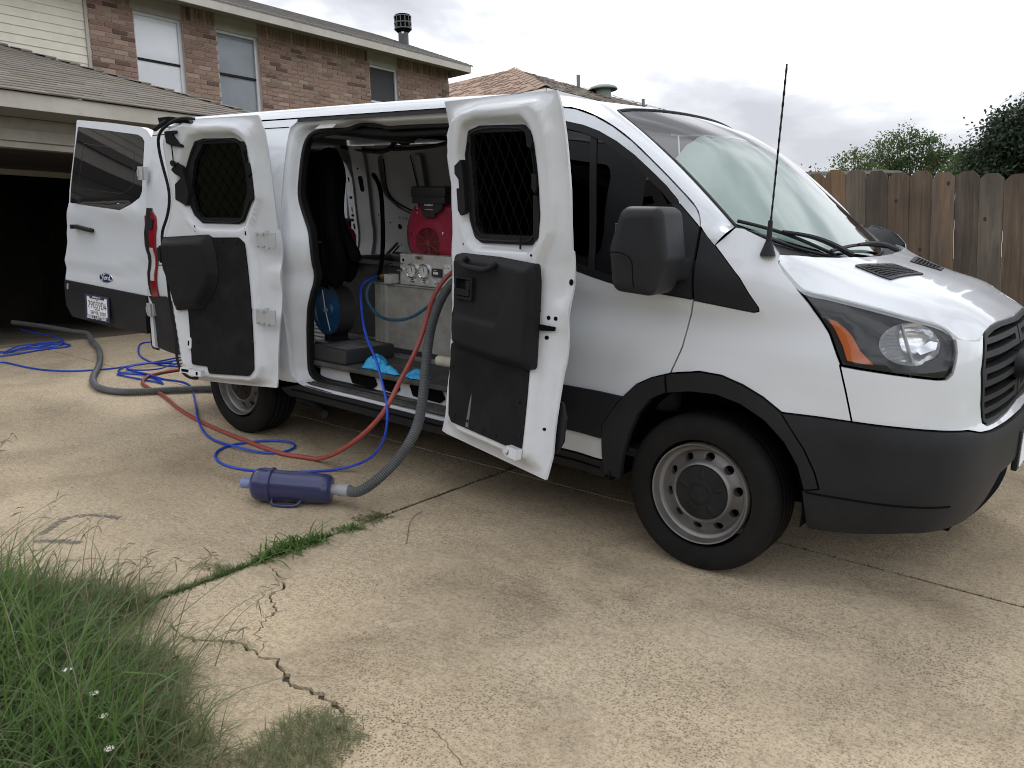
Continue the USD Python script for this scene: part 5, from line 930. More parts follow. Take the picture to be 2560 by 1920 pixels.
for z, w, h in ((1.69,.006,.04),(1.55,.014,.02),(1.44,.005,.04),(1.40,.014,.02),(1.29,.008,.05)): part('wall_hole', mirror(lift(rpoly([(-4.215 - w,z),(-4.215 + w,z),(-4.215 + w,z + h),(-4.215 - w,z + h)], .003), lambda a, b, d: wrap(a, b, .152 - d), .03, .001, flip=True)), MAT['gap_black'], smooth=False)
# roof lining, hoops, wiring
part('roof_lining', cat(bx(-4.33, -1.2, -.80, .80, 2.035, 2.05), *[bx(x, x + .08, -.80, .80, 1.99, 2.035) for x in (-4.3, -3.5, -2.7, -1.9)]), mat('lining', (.16, .16, .16), .7), smooth=False)
part('roof_side', cat(grid(np.stack([wrap(np.linspace(-4.3, -1.2, 30), np.full(30, z), d) for z, d in ((1.94, .10), (1.99, .11), (2.04, .16))]))), MAT['gap_black'])
def yz(pts, y): return [(p[0], y, p[1]) for p in pts]
part('wiring_loom', cat(tube(spline(yz([(-4.6,1.985),(-4.24,1.975),(-3.96,1.94),(-3.68,1.965),(-3.64,2.01),(-3.55,1.995),(-3.46,2.01),(-2.6,2.0)], .80), 50), .018, 8), tube(spline([(-2.66,-.82,1.90),(-2.35,-.80,1.93),(-2.2,-.80,1.915),(-2.0,-.80,1.90),(-1.4,-.82,1.905)], 30), .022, 8),
    tube(spline([(-2.6,-.6,1.96),(-2.5,-.1,1.95),(-2.6,.3,1.96),(-3.0,.6,1.95),(-3.7,.78,1.95)], 40), .015, 8)), MAT['seal_black'])
part('bulkhead', bx(-1.22, -1.20, -.86, .86, .45, 2.03), mat('bulkhead_dark', (.03, .03, .03), .7), smooth=False)  # unseen partition added behind the cab to block light
# rear frame of the body
rf = []
for s_ in (1, -1):
    rf.append(tube(spline([(-4.36, s_ * .90, .58),(-4.36, s_ * .90,1.2),(-4.34, s_ * .86,1.72),(-4.34, s_ * .78,1.90),(-4.34, s_ * .62,1.955),(-4.34,0,1.97)], 40), .02, 8))
part('rear_seal', cat(*rf, tube([(-4.36,-.9,.58),(-4.36,.9,.58)], .02, 8)), MAT['seal_black'])
RO = rpoly([(-.87,.58),(.87,.58),(.84,1.70),(.74,1.90),(.60,1.945),(-.60,1.945),(-.74,1.90),(-.84,1.70)], .05)
RB = rpoly([(-.99,.45),(.99,.45),(1.0,1.2),(.94,1.75),(.88,1.99),(.70,2.07),(-.70,2.07),(-.88,1.99),(-.94,1.75),(-1.0,1.2)], .03)
part('rear_frame', place(extr(RB.difference(RO), .04), (-4.325, 0, 0), (0, 1.0, 0), (0, 0, 1.0)), PT, smooth=False)
part('rear_bumper_bar', rbx(-4.44, -4.33, -.95, .95, .42, .60, .03), BP)
# right tail lamp, tall
tl = part('tail_lamp', lift(rpoly([(-4.262,.82),(-4.155,.835),(-4.13,1.08),(-4.092,1.33),(-4.118,1.395),(-4.185,1.44),(-4.20,1.10)], .008), off(-.012), .04, .03), MAT['tail_red'])
part('tail_lamp_housing', lift(poly([(-4.30,.80),(-4.262,.80),(-4.20,1.10),(-4.185,1.45),(-4.28,1.45)]), off(-.006), .04, .03), MAT['seal_black'], tl)
part('tail_lamp_reverse', lift(rpoly([(-4.225,.95),(-4.165,.95),(-4.145,1.18),(-4.20,1.18)], .006), off(-.015), .04, .01), MAT['tail_clear'], tl)
part('tail_lamp_side', rbx(-4.335, -4.30, -.985, -.86, .85, 1.40, .008), MAT['tail_red'], tl)
part('filler_cap', lift(rpoly([(-4.19,1.38),(-4.13,1.38),(-4.13,1.31),(-4.19,1.31)], .01), off(-.02), .04, .03), TB)

# ------------------------------------------------------------------ VAN: rear barn doors
_bz = np.array([(.5,.035),(.6,.01),(.7,0),(.95,0),(1.1,.022),(1.25,.03),(1.4,.018),(1.46,.03),(1.6,.058),(1.9,.122),(2.1,.165)]); _bp = PchipInterpolator(_bz[:, 0], _bz[:, 1])
BD = np.array([-1, -.045]) / math.hypot(1, .045); BN = np.array([.045, -1]) / -math.hypot(1, .045); BN = BN if BN[1] > 0 else -BN
def bp(u, z, dep=0.0):
    u, z = np.asarray(u, float), np.asarray(z, float); d = _bp(np.clip(z, .5, 2.1)) + dep
    cr = .035 * (1 - sstep(np.abs(z - np.interp(u, [-.1, .284, .956], [1.49, 1.345, 1.44])) / .10)) * 0; d = d + cr
    # pressed shoulder lines
    d = d + .018 * sstep((np.interp(u, [-.1, .39, 1.1], [1.10, 1.003, 1.02]) - z) / .05) * sstep((z - .90) / .04) - .012 * sstep((z - np.interp(u, [-.1, .284, .956], [1.49, 1.345, 1.44])) / .04) * (z < 1.46) * sstep((1.5 - z) / .04)
    xy = np.array([-4.36, -1.0]) + u[..., None] * BD + (d + 0 * u)[..., None] * BN
    return np.concatenate([xy, z[..., None] + 0 * xy[..., :1]], -1)
def bl(P, d0, th=.01, cell=.04, side=0, **k):
    m = cat(*[lift(g_, lambda a, b, d: bp(a, b, d0 + d), cell, th, flip=True, **k) for g_ in geoms(P)]); return mirror(m) if side else m
b_out = rpoly([(1.046,2.097),(1.030,1.93),(1.024,1.58),(1.010,1.46),(1.024,1.415),(1.081,1.229),(1.076,1.167),(1.108,1.028),(1.100,.88),(1.107,.805),(1.106,.665),(1.048,.578),(.57,.552),(.02,.545),(-.035,.80),(-.03,1.18),(-.07,1.40),(-.088,1.46),(-.025,1.83),(.005,1.943),(.066,1.99),(.154,2.013),(.6,2.06)], .012)
b_win = rpoly([(1.020,2.045),(.180,1.962),(.117,1.941),(.084,1.912),(.035,1.561),(.056,1.518),(.208,1.445),(.273,1.426),(1.000,1.464),(1.014,1.6),(1.022,1.847)], .015)
b_blk = poly([(1.2,.873),(-.1,.827),(-.1,.4),(1.2,.4)]).intersection(b_out)
for side in (0, 1):
    bd = part('rear_door', bl(b_out.difference(b_win).difference(b_blk), 0, .05, side=side), PT, smooth=50)
    part('window', bl(b_win.buffer(-.003), .002, .004, side=side, round_=0), mat('dark_glass', (.004, .004, .005), .02, coat=0.3) if side == 0 else MAT['dark_glass'], bd)
    part('window_inner_edge', bl(b_win.buffer(-.115).difference(b_win.buffer(-.119)), .0005, .001, side=side, round_=0), mat('edge_line', (.012, .012, .013), .3) if side == 0 else MAT['edge_line'], bd)  # thin line set in from the window outline
    part('lower_cladding', bl(b_blk.buffer(-.002), -.012, .05, side=side), BP, bd)
    fl = mirror if side else (lambda m: m)
    part('door_inner', bl(b_out.buffer(-.03).difference(b_win.buffer(.02)), .075, .012, .06, side=side), WP, bd)
    for z in (1.685, .735): part('hinge', fl(cat(rbx(-4.335, -4.245, -1.012, -.98, z - .045, z + .045, .004), tube([(-4.27, -1.02, z - .045), (-4.27, -1.02, z + .045)], .013, 10), tube([(-4.31, -1.018, z - .02), (-4.31, -1.018, z + .02)], .010, 8))), MAT['hinge_metal'], bd)
    if side: continue
    hd = part('handle', tube(bp(*spline([(.915,1.288),(.86,1.290),(.76,1.280),(.69,1.270),(.665,1.266)], 16).T, -.035 + .02 * np.abs(np.linspace(-1, 1, 16)) ** 3), np.r_[.016, np.full(14, .017), .015], 10), BP, bd, smooth=50)
    part('handle_recess', bl(ell(.79, 1.295, .075, .042), .004, .001, .02), MAT['white_primer'], hd)
    part('lock', cat(tube(bp(np.array([.915, .915]), np.array([1.288, 1.288]), np.array([-.01, -.048])), .017, 12)), BP, hd)
    B0 = bp(np.array(.508), np.array(.922), -.004); ux, uz = np.r_[-BD, 0], np.array([0, 0, 1.0])
    oval('badge', B0, ux, uz, .185, .075, bd)
    # licence plate in its dealer frame
    P0 = bp(np.array(.607), np.array(.688), -.028); tz = np.array([.0, .03, 1.0]); tz /= np.linalg.norm(tz); tu = ux * .999 - uz * .018; uz_ = np.cross(tu, tz)
    fr_ = sbox(-.163, -.092, .163, .092).buffer(.004); ins = sbox(-.145, -.062, .145, .068).union(sbox(-.145, .060, -.10, .083)).union(sbox(.10, .060, .145, .083))
    pf = part('plate_frame', place(extr(fr_.difference(ins), .006), P0, tu, tz), MAT['plate_frame'], bd, smooth=False)
    part('licence_plate', place(extr(sbox(-.152, -.076, .152, .085), .002), P0, tu, tz), MAT['plate_white'], pf, smooth=False)
    at = lambda x, z, d=.002: P0 + tu * x + tz * z + uz_ * d
    part('plate_number', text('79039D4', .052, at(-.0, -.005), tu, tz, width=.255), MAT['letter_black'], pf, smooth=False)
    part('plate_date', text('SEP 08, 2020', .026, at(.008, -.052), tu, tz, width=.212), MAT['letter_black'], pf, smooth=False)
    part('plate_small_print', cat(text('2016 FORD', .009, at(.0, -.019), tu, tz), text('TEXAS', .005, at(0, .055), tu, tz)), MAT['letter_black'], pf, smooth=False)
    part('dealer_name', text('BILL UTTER', .022, at(-.005, -.087, .006), tu, tz, bold=True, width=.265), MAT['letter_white'], pf, smooth=False)
    part('dealer_town', text('DENTON, TX', .011, at(-.0, .074, .006), tu, tz, width=.115), MAT['letter_white'], pf, smooth=False)
    part('sticker', bl(rpoly([(.335,1.475),(.305,1.473),(.305,1.462),(.335,1.463)], .001), -.001, .001), MAT['plate_white'], bd)
    part('cladding_clip', bl(rpoly([(1.06,.84),(1.035,.845),(1.045,.80),(1.065,.795)], .006), -.016, .01), MAT['hinge_metal'], bd)

# cab inside
part('dashboard', cat(rbx(-.15, .22, -.80, .80, 1.05, 1.30, .06), rbx(-.75, -.25, -.75, -.25, .6, .85, .05), rbx(-.95, -.75, -.75, -.25, .75, 1.55, .06), rbx(-.75, -.25, .25, .75, .6, .85, .05), rbx(-.95, -.75, .25, .75, .75, 1.55, .06), bx(-1.2, .1, -.85, .85, .40, .44)), mat('cab_dark', (.03, .03, .032), .7))

# ================================================================== sunshade behind the windscreen
ss = thing('sunshade', 'pale reflective folding sunshade spread behind the van windscreen', 'sunshade', base=(0, 0, 1.3), drive=True)
def shade(a, b, d): return ws_s(a, b, d + .035 + .012 * (np.abs(((np.asarray(b) * 9) % 2) - 1) - .5))
SH = WSP.intersection(poly([(-.36,-.85),(-.44,-.4),(-.45,.0),(-.42,.35),(-.34,.42),(-.25,.52),(-.15,.50),(-.05,.60),(.05,.55),(.13,.66),(.4,.6),(.4,-.9),(.0,-.9)])).buffer(-.035)
obj('shade_sheet', lift(SH, shade, .03, .004), mat('shade_silver', ((.74, .77, .74), (.80, .81, .76)), .4, noise=(3, 3)), ss, smooth=30)

# ================================================================== the cleaning machine in the van
steel = mat('tank_steel', ((.27, .265, .235), (.37, .36, .325)), .5, metal=.08, noise=(3.5, 8), grime=((.12, .115, .10), 9, .6))
alu = mat('panel_alu', ((.52, .52, .50), (.62, .62, .60)), .35, metal=.4, noise=(14, 6), grime=((.25, .20, .14), 11, .45))
red = mat('engine_red', ((.27, .02, .045), (.34, .028, .06)), .4, spec=.3, coat=.3, noise=(9, 5), grime=((.14, .02, .03), 20, .5))
blk = mat('engine_black', (.022, .022, .023), .45, bump=(250, .2, .001))
brass = mat('brass', (.45, .32, .12), .35, metal=.9, grime=((.15, .1, .05), 25, .5))
stain = mat('tank_stain', ((.36, .355, .325), (.42, .41, .38)), .7, noise=(30, 5))
label_w = mat('label_white', (.62, .62, .60), .6)
fan_red = mat('fan_dark', (.05, .008, .012), .6)
mc = thing('cleaning_machine', 'red engine with a gauge panel on a dull steel tank inside the van', 'cleaning machine', base=(-2.3, 0, .56), drive=True)
def mp(name, m, mt, parent=None, smooth=35): return obj(name, m, mt, parent or mc, smooth)
tk = mp('tank', rbx(-2.72, -1.62, -.30, .32, .585, 1.005, .012), steel)
mp('tank_skid', bx(-2.74, -1.55, -.29, .34, .553, .586), blk, tk, False)
mp('weld_bead', tube([(-2.715, -.303, 1.003), (-1.63, -.303, 1.003)], .005, 5), steel, tk)
for x0, w in ((-2.655, .006), (-2.62, .028), (-2.585, .005)):
    P = Polygon([(x0, .61), (x0 + w, .61), (x0 + w * .9, .75), (x0 + w, .9), (x0 + w * .8, 1.0), (x0, 1.0), (x0 + w * .2, .8)])
    mp('stain_streak', place(extr(P, .001), (0, -.301, 0), (1, 0, 0), (0, 0, 1.0), (0, -1.0, 0)), stain, tk, False)
cp = mp('control_panel', cat(rbx(-2.515, -1.70, -.262, -.10, 1.008, 1.208, .006)), alu)
def dial(x, z, r, parent):
    d = mp('gauge', lathe([(0,0),(r*.82,0),(r*.84,-.004),(r*.86,-.016),(r*.95,-.018),(r,-.012),(r,.004)], 40, (x, -.264, z), 'y'), MAT['chrome'], parent)
    mp('gauge_face', lathe([(r * .85, -.006), (0, -.006)], 32, (x, -.264, z), 'y'), label_w, d)
    ticks = [place(sbox_mesh(r * .62, r * .76, -.0012, .0012, .001), (x, -.271, z), (math.cos(a), 0, math.sin(a)), (-math.sin(a), 0, math.cos(a)), (0, -1.0, 0)) for a in np.linspace(-.7, math.pi + .7, 13)]
    mp('gauge_tick', cat(*ticks), MAT['letter_black'], d, False)
    mp('gauge_needle', place(sbox_mesh(-r * .2, r * .6, -.002, .002, .001), (x, -.2725, z), (math.cos(1.9), 0, math.sin(1.9)), (-math.sin(1.9), 0, math.cos(1.9)), (0, -1.0, 0)), MAT['letter_black'], d, False)
def sbox_mesh(x0, x1, y0, y1, h): return trimesh.creation.extrude_polygon(sbox(x0, y0, x1, y1), h, engine='earcut')
dial(-2.398, 1.103, .047, cp); dial(-2.292, 1.106, .047, cp)
ux, uz = np.array([1.0, 0, 0]), np.array([0, 0, 1.0])
def plq(name, x0, x1, z0, z1, mt, y=-.2635, h=.0015, par=cp): return mp(name, place(extr(sbox(x0, z0, x1, z1), h), (0, y, 0), ux, uz, (0, -1.0, 0)), mt, par, False)
for x, t in ((-2.400, ('PUMP', 'PRESSURE')), (-2.292, ('VACUUM', 'LEVEL')), (-2.176, ('RPM', 'FREQUENCY'))):
    plq('label', x - .035, x + .035, 1.028, 1.052, label_w)
    mp('label_text', cat(text(t[0], .0065, (x, -.266, 1.042), ux, uz), text(t[1], .0065, (x, -.266, 1.031), ux, uz)), MAT['letter_black'], cp, False)
plq('hour_meter', -2.222, -2.138, 1.078, 1.128, blk, h=.012); plq('meter_window', -2.208, -2.165, 1.092, 1.108, label_w, -.2755, .001)
mp('meter_text', cat(text('HOURS', .006, (-2.19, -.2765, 1.114), ux, uz)), MAT['letter_white'], cp, False)
plq('label', -2.375, -2.31, 1.176, 1.197, mat('label_brown', (.28, .22, .15), .7)); mp('label_text', cat(text('CONTROL', .006, (-2.343, -.266, 1.188), ux, uz), text('PANEL', .006, (-2.343, -.266, 1.179), ux, uz)), MAT['letter_black'], cp, False)
mp('switch_hole', lathe([(.010, -.001), (0, -.001)], 16, (-2.484, -.263, 1.166), 'y'), MAT['gap_black'], cp)
mp('label_text', text('GLOW', .007, (-2.497, -.2635, 1.137), ux, uz), MAT['letter_black'], cp, False)
mp('toggle_switch', cat(lathe([(0, -.012), (.011, -.010), (.011, 0)], 12, (-2.492, -.262, 1.104), 'y'), tube([(-2.492, -.27, 1.104), (-2.502, -.30, 1.098)], .004, 6)), MAT['chrome'], cp)
plq('fuse_holder', -2.12, -2.06, 1.10, 1.16, label_w, h=.01)
for x in (-2.105, -2.08): mp('panel_screw', lathe([(0, -.006), (.006, -.004), (.006, 0)], 10, (x, -.273, 1.14), 'y'), MAT['chrome'], cp)
# valve block and brass fittings
vb = mp('valve_block', rbx(-2.585, -2.525, -.34, -.26, 1.012, 1.072, .004), alu)
mp('brass_fitting', cat(tube([(-2.585, -.30, 1.052), (-2.66, -.30, 1.050)], .014, 6), tube([(-2.60, -.30, 1.0515), (-2.615, -.30, 1.0515)], .018, 6), tube([(-2.63, -.30, 1.0515), (-2.645, -.30, 1.0515)], .018, 6)), brass, vb, 20)
mp('tap', cat(tube([(-2.594, -.28, 1.07), (-2.594, -.28, 1.125)], .008, 8), tube([(-2.62, -.28, 1.128), (-2.565, -.28, 1.134)], .007, 8)), MAT['chrome'], vb)
# engine
E_ = poly([(-2.475,1.205),(-2.508,1.27),(-2.512,1.38),(-2.495,1.455),(-2.455,1.51),(-2.40,1.535),(-2.15,1.545),(-2.06,1.53),(-2.0,1.46),(-1.985,1.33),(-2.0,1.205)])
E_ = rpoly(list(E_.exterior.coords)[:-1], .03); fan = ell(-2.302, 1.281, .104, .094)
def eng(a, b, d): 
    e = shapely.distance(E_.exterior, shapely.points(np.ravel(a), np.ravel(b))).reshape(np.shape(a)); r = np.hypot((np.asarray(a) + 2.302) / .104, (np.asarray(b) - 1.281) / .094)
    y = -.185 - .035 * sstep(e / .035) - .008 * sstep((1.45 - r) / .12); return np.stack([np.asarray(a, float), y + d, np.asarray(b, float)], -1)
es = mp('engine_shroud', cat(lift(E_.difference(fan), eng, .02, .28), ), red, smooth=45)
mp('fan_recess', lift(fan, lambda a, b, d: np.stack([a, -.195 + 0 * a + d, b], -1), .04, .005), fan_red, es)
rings = [tube([(-2.302 + .104 * k * math.cos(t), -.222, 1.281 + .094 * k * math.sin(t)) for t in np.linspace(0, 2 * math.pi, 33)], .0022, 5, False) for k in np.linspace(.18, 1.0, 10)]
sp = [tube([(-2.302 + .02 * math.cos(t), -.224, 1.281 + .018 * math.sin(t)), (-2.302 + .104 * math.cos(t), -.222, 1.281 + .094 * math.sin(t))], .003, 5) for t in np.arange(8) * math.pi / 4 + .2]
mp('fan_guard', cat(*rings, *sp, tube([(-2.302, -.22, 1.281), (-2.302, -.226, 1.281)], .02, 14)), mat('guard_red', (.22, .04, .045), .4), es)
for x, z in ((-2.435, 1.335), (-2.17, 1.345)): mp('shroud_bolt', lathe([(0, -.012), (.008, -.010), (.010, 0)], 10, (x, -.222, z), 'y'), MAT['chrome'], es)
mp('engine_body', cat(rbx(-2.47, -1.9, -.15, .35, 1.20, 1.50, .03), lathe([(.30, .0), (.30, .03)], 40, (-2.30, .02, 1.32), 'y')), blk)
mp('engine_band', tube(spline([(-2.46,-.17,1.50),(-2.515,-.17,1.40),(-2.52,-.17,1.28),(-2.48,-.17,1.21)], 16), .012, 8), blk, es)
ac = mp('air_cleaner', cat(rbx(-2.415, -2.12, -.27, .05, 1.565, 1.632, .014), rbx(-2.408, -2.128, -.262, .04, 1.525, 1.575, .006), tube([(-2.41, -.265, 1.570), (-2.125, -.265, 1.570)], .005, 6)), blk)
mp('name_plate', cat(place(extr(rpoly([(-2.345,1.530),(-2.16,1.530),(-2.165,1.495),(-2.20,1.470),(-2.225,1.470),(-2.228,1.445),(-2.325,1.443),(-2.33,1.472),(-2.345,1.49)], .006), .02), (0, -.228, 0), ux, uz, (0, -1.0, 0))), blk, ac, False)
mp('name_text', text('HONDA', .0125, (-2.272, -.249, 1.512), ux, uz, bold=True, width=.075), MAT['letter_white'], ac, False)
mp('model_text', text('GX630', .0105, (-2.272, -.249, 1.496), ux, uz, bold=True, width=.055), red, ac, False)
mp('small_text', place(sbox_mesh(-.036, .036, 0, .003, .001), (-2.272, -.248, 1.487), ux, uz, (0, -1.0, 0)), label_w, ac, False)
for k, z in enumerate((1.528, 1.512, 1.496, 1.468)): mp('warning_mark', lathe([(.005, -.001), (0, -.001)], 8, (-2.392, -.228, z), 'y'), label_w, es)
# drain pipe stub
dp = thing('drain_pipe', 'pale plastic pipe stub lying open-ended below the steel tank', 'pipe', base=(-1.79, -.62, .62), drive=True)
obj('pipe_wall', lathe([(.026, 0), (.026, .012), (.024, .22), (.028, .22), (.031, .215), (.031, .004), (.026, 0)][::-1], 24, (0, 0, 0), 'x').apply_transform(trimesh.transformations.translation_matrix((-1.845, -.62, .635))), mat('pipe_cream', ((.50, .45, .34), (.60, .56, .46)), .5, noise=(20, 4)), dp, 40)
# dark waste tank behind
wt = thing('waste_tank', 'large open dark grey tank at the back of the van behind the hose reel', 'tank', base=(-3.2, .45, .55), drive=True)
gm = mat('tank_grey', ((.045, .046, .048), (.07, .07, .072)), .55, noise=(6, 5))
obj('tank_wall', cat(bx(-3.62, -2.78, .10, .13, .556, 1.09), bx(-3.62, -2.78, .70, .73, .556, 1.09), bx(-3.62, -3.59, .13, .70, .556, 1.09), bx(-2.81, -2.78, .13, .70, .556, 1.09)), gm, wt, False)
obj('tank_lip', cat(rbx(-3.66, -2.74, .06, .13, 1.085, 1.115, .008), rbx(-3.66, -2.74, .70, .77, 1.085, 1.115, .008), rbx(-3.66, -3.59, .06, .77, 1.086, 1.114, .008), rbx(-2.81, -2.74, .06, .77, 1.086, 1.114, .008)), mat('lip_grey', (.11, .112, .115), .5), wt, 30)
obj('lid_strut', cat(tube([(-3.78, .78, 1.06), (-3.62, .80, 1.20)], .012, 6), tube([(-3.72, .78, 1.06), (-3.60, .80, 1.18)], .008, 6)), blk, wt, 30)
# hose reel
rl = thing('hose_reel', 'round blue hose reel in a black rim just inside the cargo opening', 'hose reel', base=(-2.93, -.5, .6), drive=True)
rb = mat('reel_blue', ((.006, .06, .16), (.01, .085, .22)), .4, noise=(14, 6), grime=((.02, .03, .05), 12, .6))
ax_ = np.array([-.10, -1.0, .03]); ax_ /= np.linalg.norm(ax_); rx_ = np.cross([0, 0, 1.0], -ax_); rx_ /= np.linalg.norm(rx_); rz_ = np.cross(-ax_, rx_) * 1.0
def disc(m): return place(m, (-2.945, -.50, .818), rx_, np.cross(ax_, rx_), ax_)
obj('reel_disc', disc(lathe([(0, .02), (.05, .02), (.06, .006), (.145, .0), (.152, .012), (.160, .012), (.160, -.02), (.10, -.02)], 48, (0, 0, 0), 'z')), rb, rl, 40)
obj('reel_rim', disc(lathe([(.156, .016), (.166, .016), (.168, -.10), (.156, -.10)], 48, (0, 0, 0), 'z')), blk, rl, 40)
obj('reel_hub', disc(cat(lathe([(0, .035), (.014, .035), (.016, .02)], 16, (0, 0, 0), 'z'))), MAT['hinge_metal'], rl, 40)
obj('reel_spoke', disc(cat(tube([(-.045, .135, .02), (.0, .0, .028), (.05, -.13, .018)], .004, 6))), MAT['hinge_metal'], rl, 40)
obj('reel_stand', cat(rbx(-3.05, -2.98, -.46, -.30, .555, .80, .01), rbx(-3.08, -2.80, -.52, -.28, .555, .60, .01)), blk, rl, 30)
# black hoses hung in the rear corner
hb = thing('hose_bundle', 'bundle of thick black hoses hanging in the rear corner of the van', 'hoses', base=(-3.0, -.5, 1.0), drive=True)
bh = mat('hose_black', ((.003, .003, .0035), (.006, .006, .0065)), .7, spec=.05, noise=(8, 4))
for k, (x0, x1, x2, z1, y) in enumerate(((-3.16,-3.12,-3.20,.98,-.38),(-3.06,-3.05,-3.10,.97,-.42),(-2.99,-2.97,-2.98,.98,-.46),(-2.95,-2.90,-2.85,1.02,-.50),(-3.22,-3.2,-3.26,.97,-.40),(-3.12,-3.02,-2.92,1.03,-.34),(-3.30,-3.28,-3.32,.98,-.34),(-3.0,-2.93,-2.80,1.20,-.40))):
    obj('hose', tube(spline([(x0, y, 1.84), (x1, y, 1.62), (x1 + .02, y - .02, 1.40), (x2 + .05, y - .03, 1.18), (x2, y - .02, z1)], 30), .060 - .003 * k, 10), bh, hb, 60)
obj('thin_hose', tube(spline([(-3.2, .15, 1.72), (-3.02, .05, 1.60), (-2.93, -.02, 1.45), (-2.90, -.05, 1.2), (-2.95, -.05, 1.0)], 30), .016, 8), bh, hb, 60)
obj('strap', rbx(-3.30, -2.93, -.535, -.525, 1.255, 1.27, .002), blk, hb)
# fire extinguisher-like red bottle glimpsed behind the hoses
eb = thing('red_bottle', 'narrow red bottle half hidden behind the hanging black hoses', 'bottle', base=(-3.05, .35, 1.1), drive=True)
obj('bottle_body', lathe([(0, 0), (.05, 0), (.055, .02), (.055, .26), (.04, .30), (.018, .315), (.018, .33), (0, .33)], 24, (-3.36, .05, 1.02), 'z'), red, eb, 40)
obj('bottle_valve', cat(lathe([(.02, .33), (.02, .37), (0, .37)], 12, (-3.36, .05, 1.02), 'z'), rbx(-3.41, -3.31, .04, .06, 1.385, 1.405, .004)), blk, eb, 30)
# black step box
sb = thing('step_box', 'low black plastic box with a dusty grey top beside the door sill', 'box', base=(-2.54, -.65, .56), drive=True)
obj('box_body', rbx(-2.715, -2.385, -.85, -.44, .561, .650, .012), mat('box_black', (.016, .016, .017), .6, bump=(200, .2, .001)), sb, 30)
obj('dusty_top', place(extr(rpoly([(-2.64,-.80),(-2.41,-.82),(-2.40,-.50),(-2.66,-.47)], .03), .0012), (0, 0, .6503), (1, 0, 0), (0, 1.0, 0)), mat('dust_grey', ((.05, .05, .05), (.14, .14, .145)), .6, noise=(9, 6)), sb)
# crumpled blue gloves on the sill mat
glove = mat('glove_blue', ((.01, .25, .52), (.02, .36, .66)), .45, noise=(18, 3))
def crumple(name, lab, outline, cx, cy, z0, h, seed):
    P = poly(outline); x0, y0, x1, y1 = P.bounds
    def sf(a, b, d):
        a, b = np.asarray(a, float), np.asarray(b, float); q = np.stack([a * 42, b * 42, 0 * a + seed], -1); e = shapely.distance(P.exterior, shapely.points(np.ravel(a), np.ravel(b))).reshape(np.shape(a))
        n = meshkit.fbm(q, 4, seed); rdg = 1 - np.abs(2 * meshkit.noise(np.stack([a * 70 + 3 * n, b * 70, 0 * a + 3.7 + seed], -1), seed + 5) - 1)
        z = z0 + .006 + h * sstep(e / .05) * (.25 + .9 * n) + .012 * rdg * sstep(e / .01); return np.stack([a + .02 * (n - .5), b + .02 * (rdg - .5), z - d], -1)
    t = thing(name, lab, 'glove', base=(cx, cy, z0), drive=True); obj('glove_rubber', lift(P, sf, .007, .002), glove, t, 50); return t
crumple('glove', 'crumpled bright blue rubber glove against the black step box', [(-2.30,-.80),(-2.34,-.72),(-2.33,-.66),(-2.27,-.63),(-2.21,-.66),(-2.19,-.72),(-2.10,-.77),(-2.00,-.81),(-1.95,-.83),(-1.96,-.855),(-2.06,-.855),(-2.14,-.83),(-2.20,-.82),(-2.25,-.84)], -2.2, -.75, .56, .065, 3)
crumple('glove', 'blue rubber glove half hidden behind the grey ribbed hose', [(-1.90,-.845),(-1.91,-.79),(-1.87,-.75),(-1.80,-.74),(-1.75,-.79),(-1.74,-.855),(-1.82,-.86)], -1.83, -.80, .56, .04, 8)

# ================================================================== hoses
red_h = mat('hose_red', ((.26, .045, .035), (.32, .06, .045)), .5, noise=(11, 5), grime=((.18, .08, .06), 30, .5))
blue_h = mat('hose_blue', ((.006, .04, .36), (.012, .07, .50)), .38, noise=(9, 4))
teal_h = mat('hose_teal', ((.02, .07, .13), (.03, .10, .17)), .45, noise=(12, 4))
grey_h = mat('hose_grey', ((.075, .082, .086), (.105, .112, .116)), .5, spec=.3, noise=(7, 5))
grey_dark = mat('hose_grey_dark', ((.012, .0135, .015), (.02, .022, .024)), .6, noise=(7, 5))
def ground_pts(pts, z): return [(x, y, z) for x, y in pts]
def hose(name, lab, pts, r, mt, n, k=10):
    t = thing(name, lab, 'hose', base=pts[0], drive=True); p = spline(pts, n); p[:, 2] = np.maximum(p[:, 2], r + .001); obj('hose_wall', tube(p, r, k), mt, t, True); return t
hose('red_hose', 'long red hose hanging from the van and running across the concrete', [(-1.75,-.30,1.13),(-1.88,-.44,1.145),(-1.94,-.55,1.0),(-1.87,-.70,.85),(-1.82,-.85,.69),(-1.77,-1.02,.555),(-1.78,-1.10,.44),(-1.93,-1.12,.28),(-2.17,-1.09,.125)] + ground_pts([(-2.44,-1.06),(-2.63,-1.115),(-2.95,-1.11),(-3.27,-1.08),(-3.64,-1.03),(-4.14,-.92),(-4.61,-.77),(-5.04,-.68),(-5.22,-.60),(-5.40,-.42),(-5.45,-.13),(-5.42,.2),(-5.2,.6)], .0145), .0135, red_h, 260)
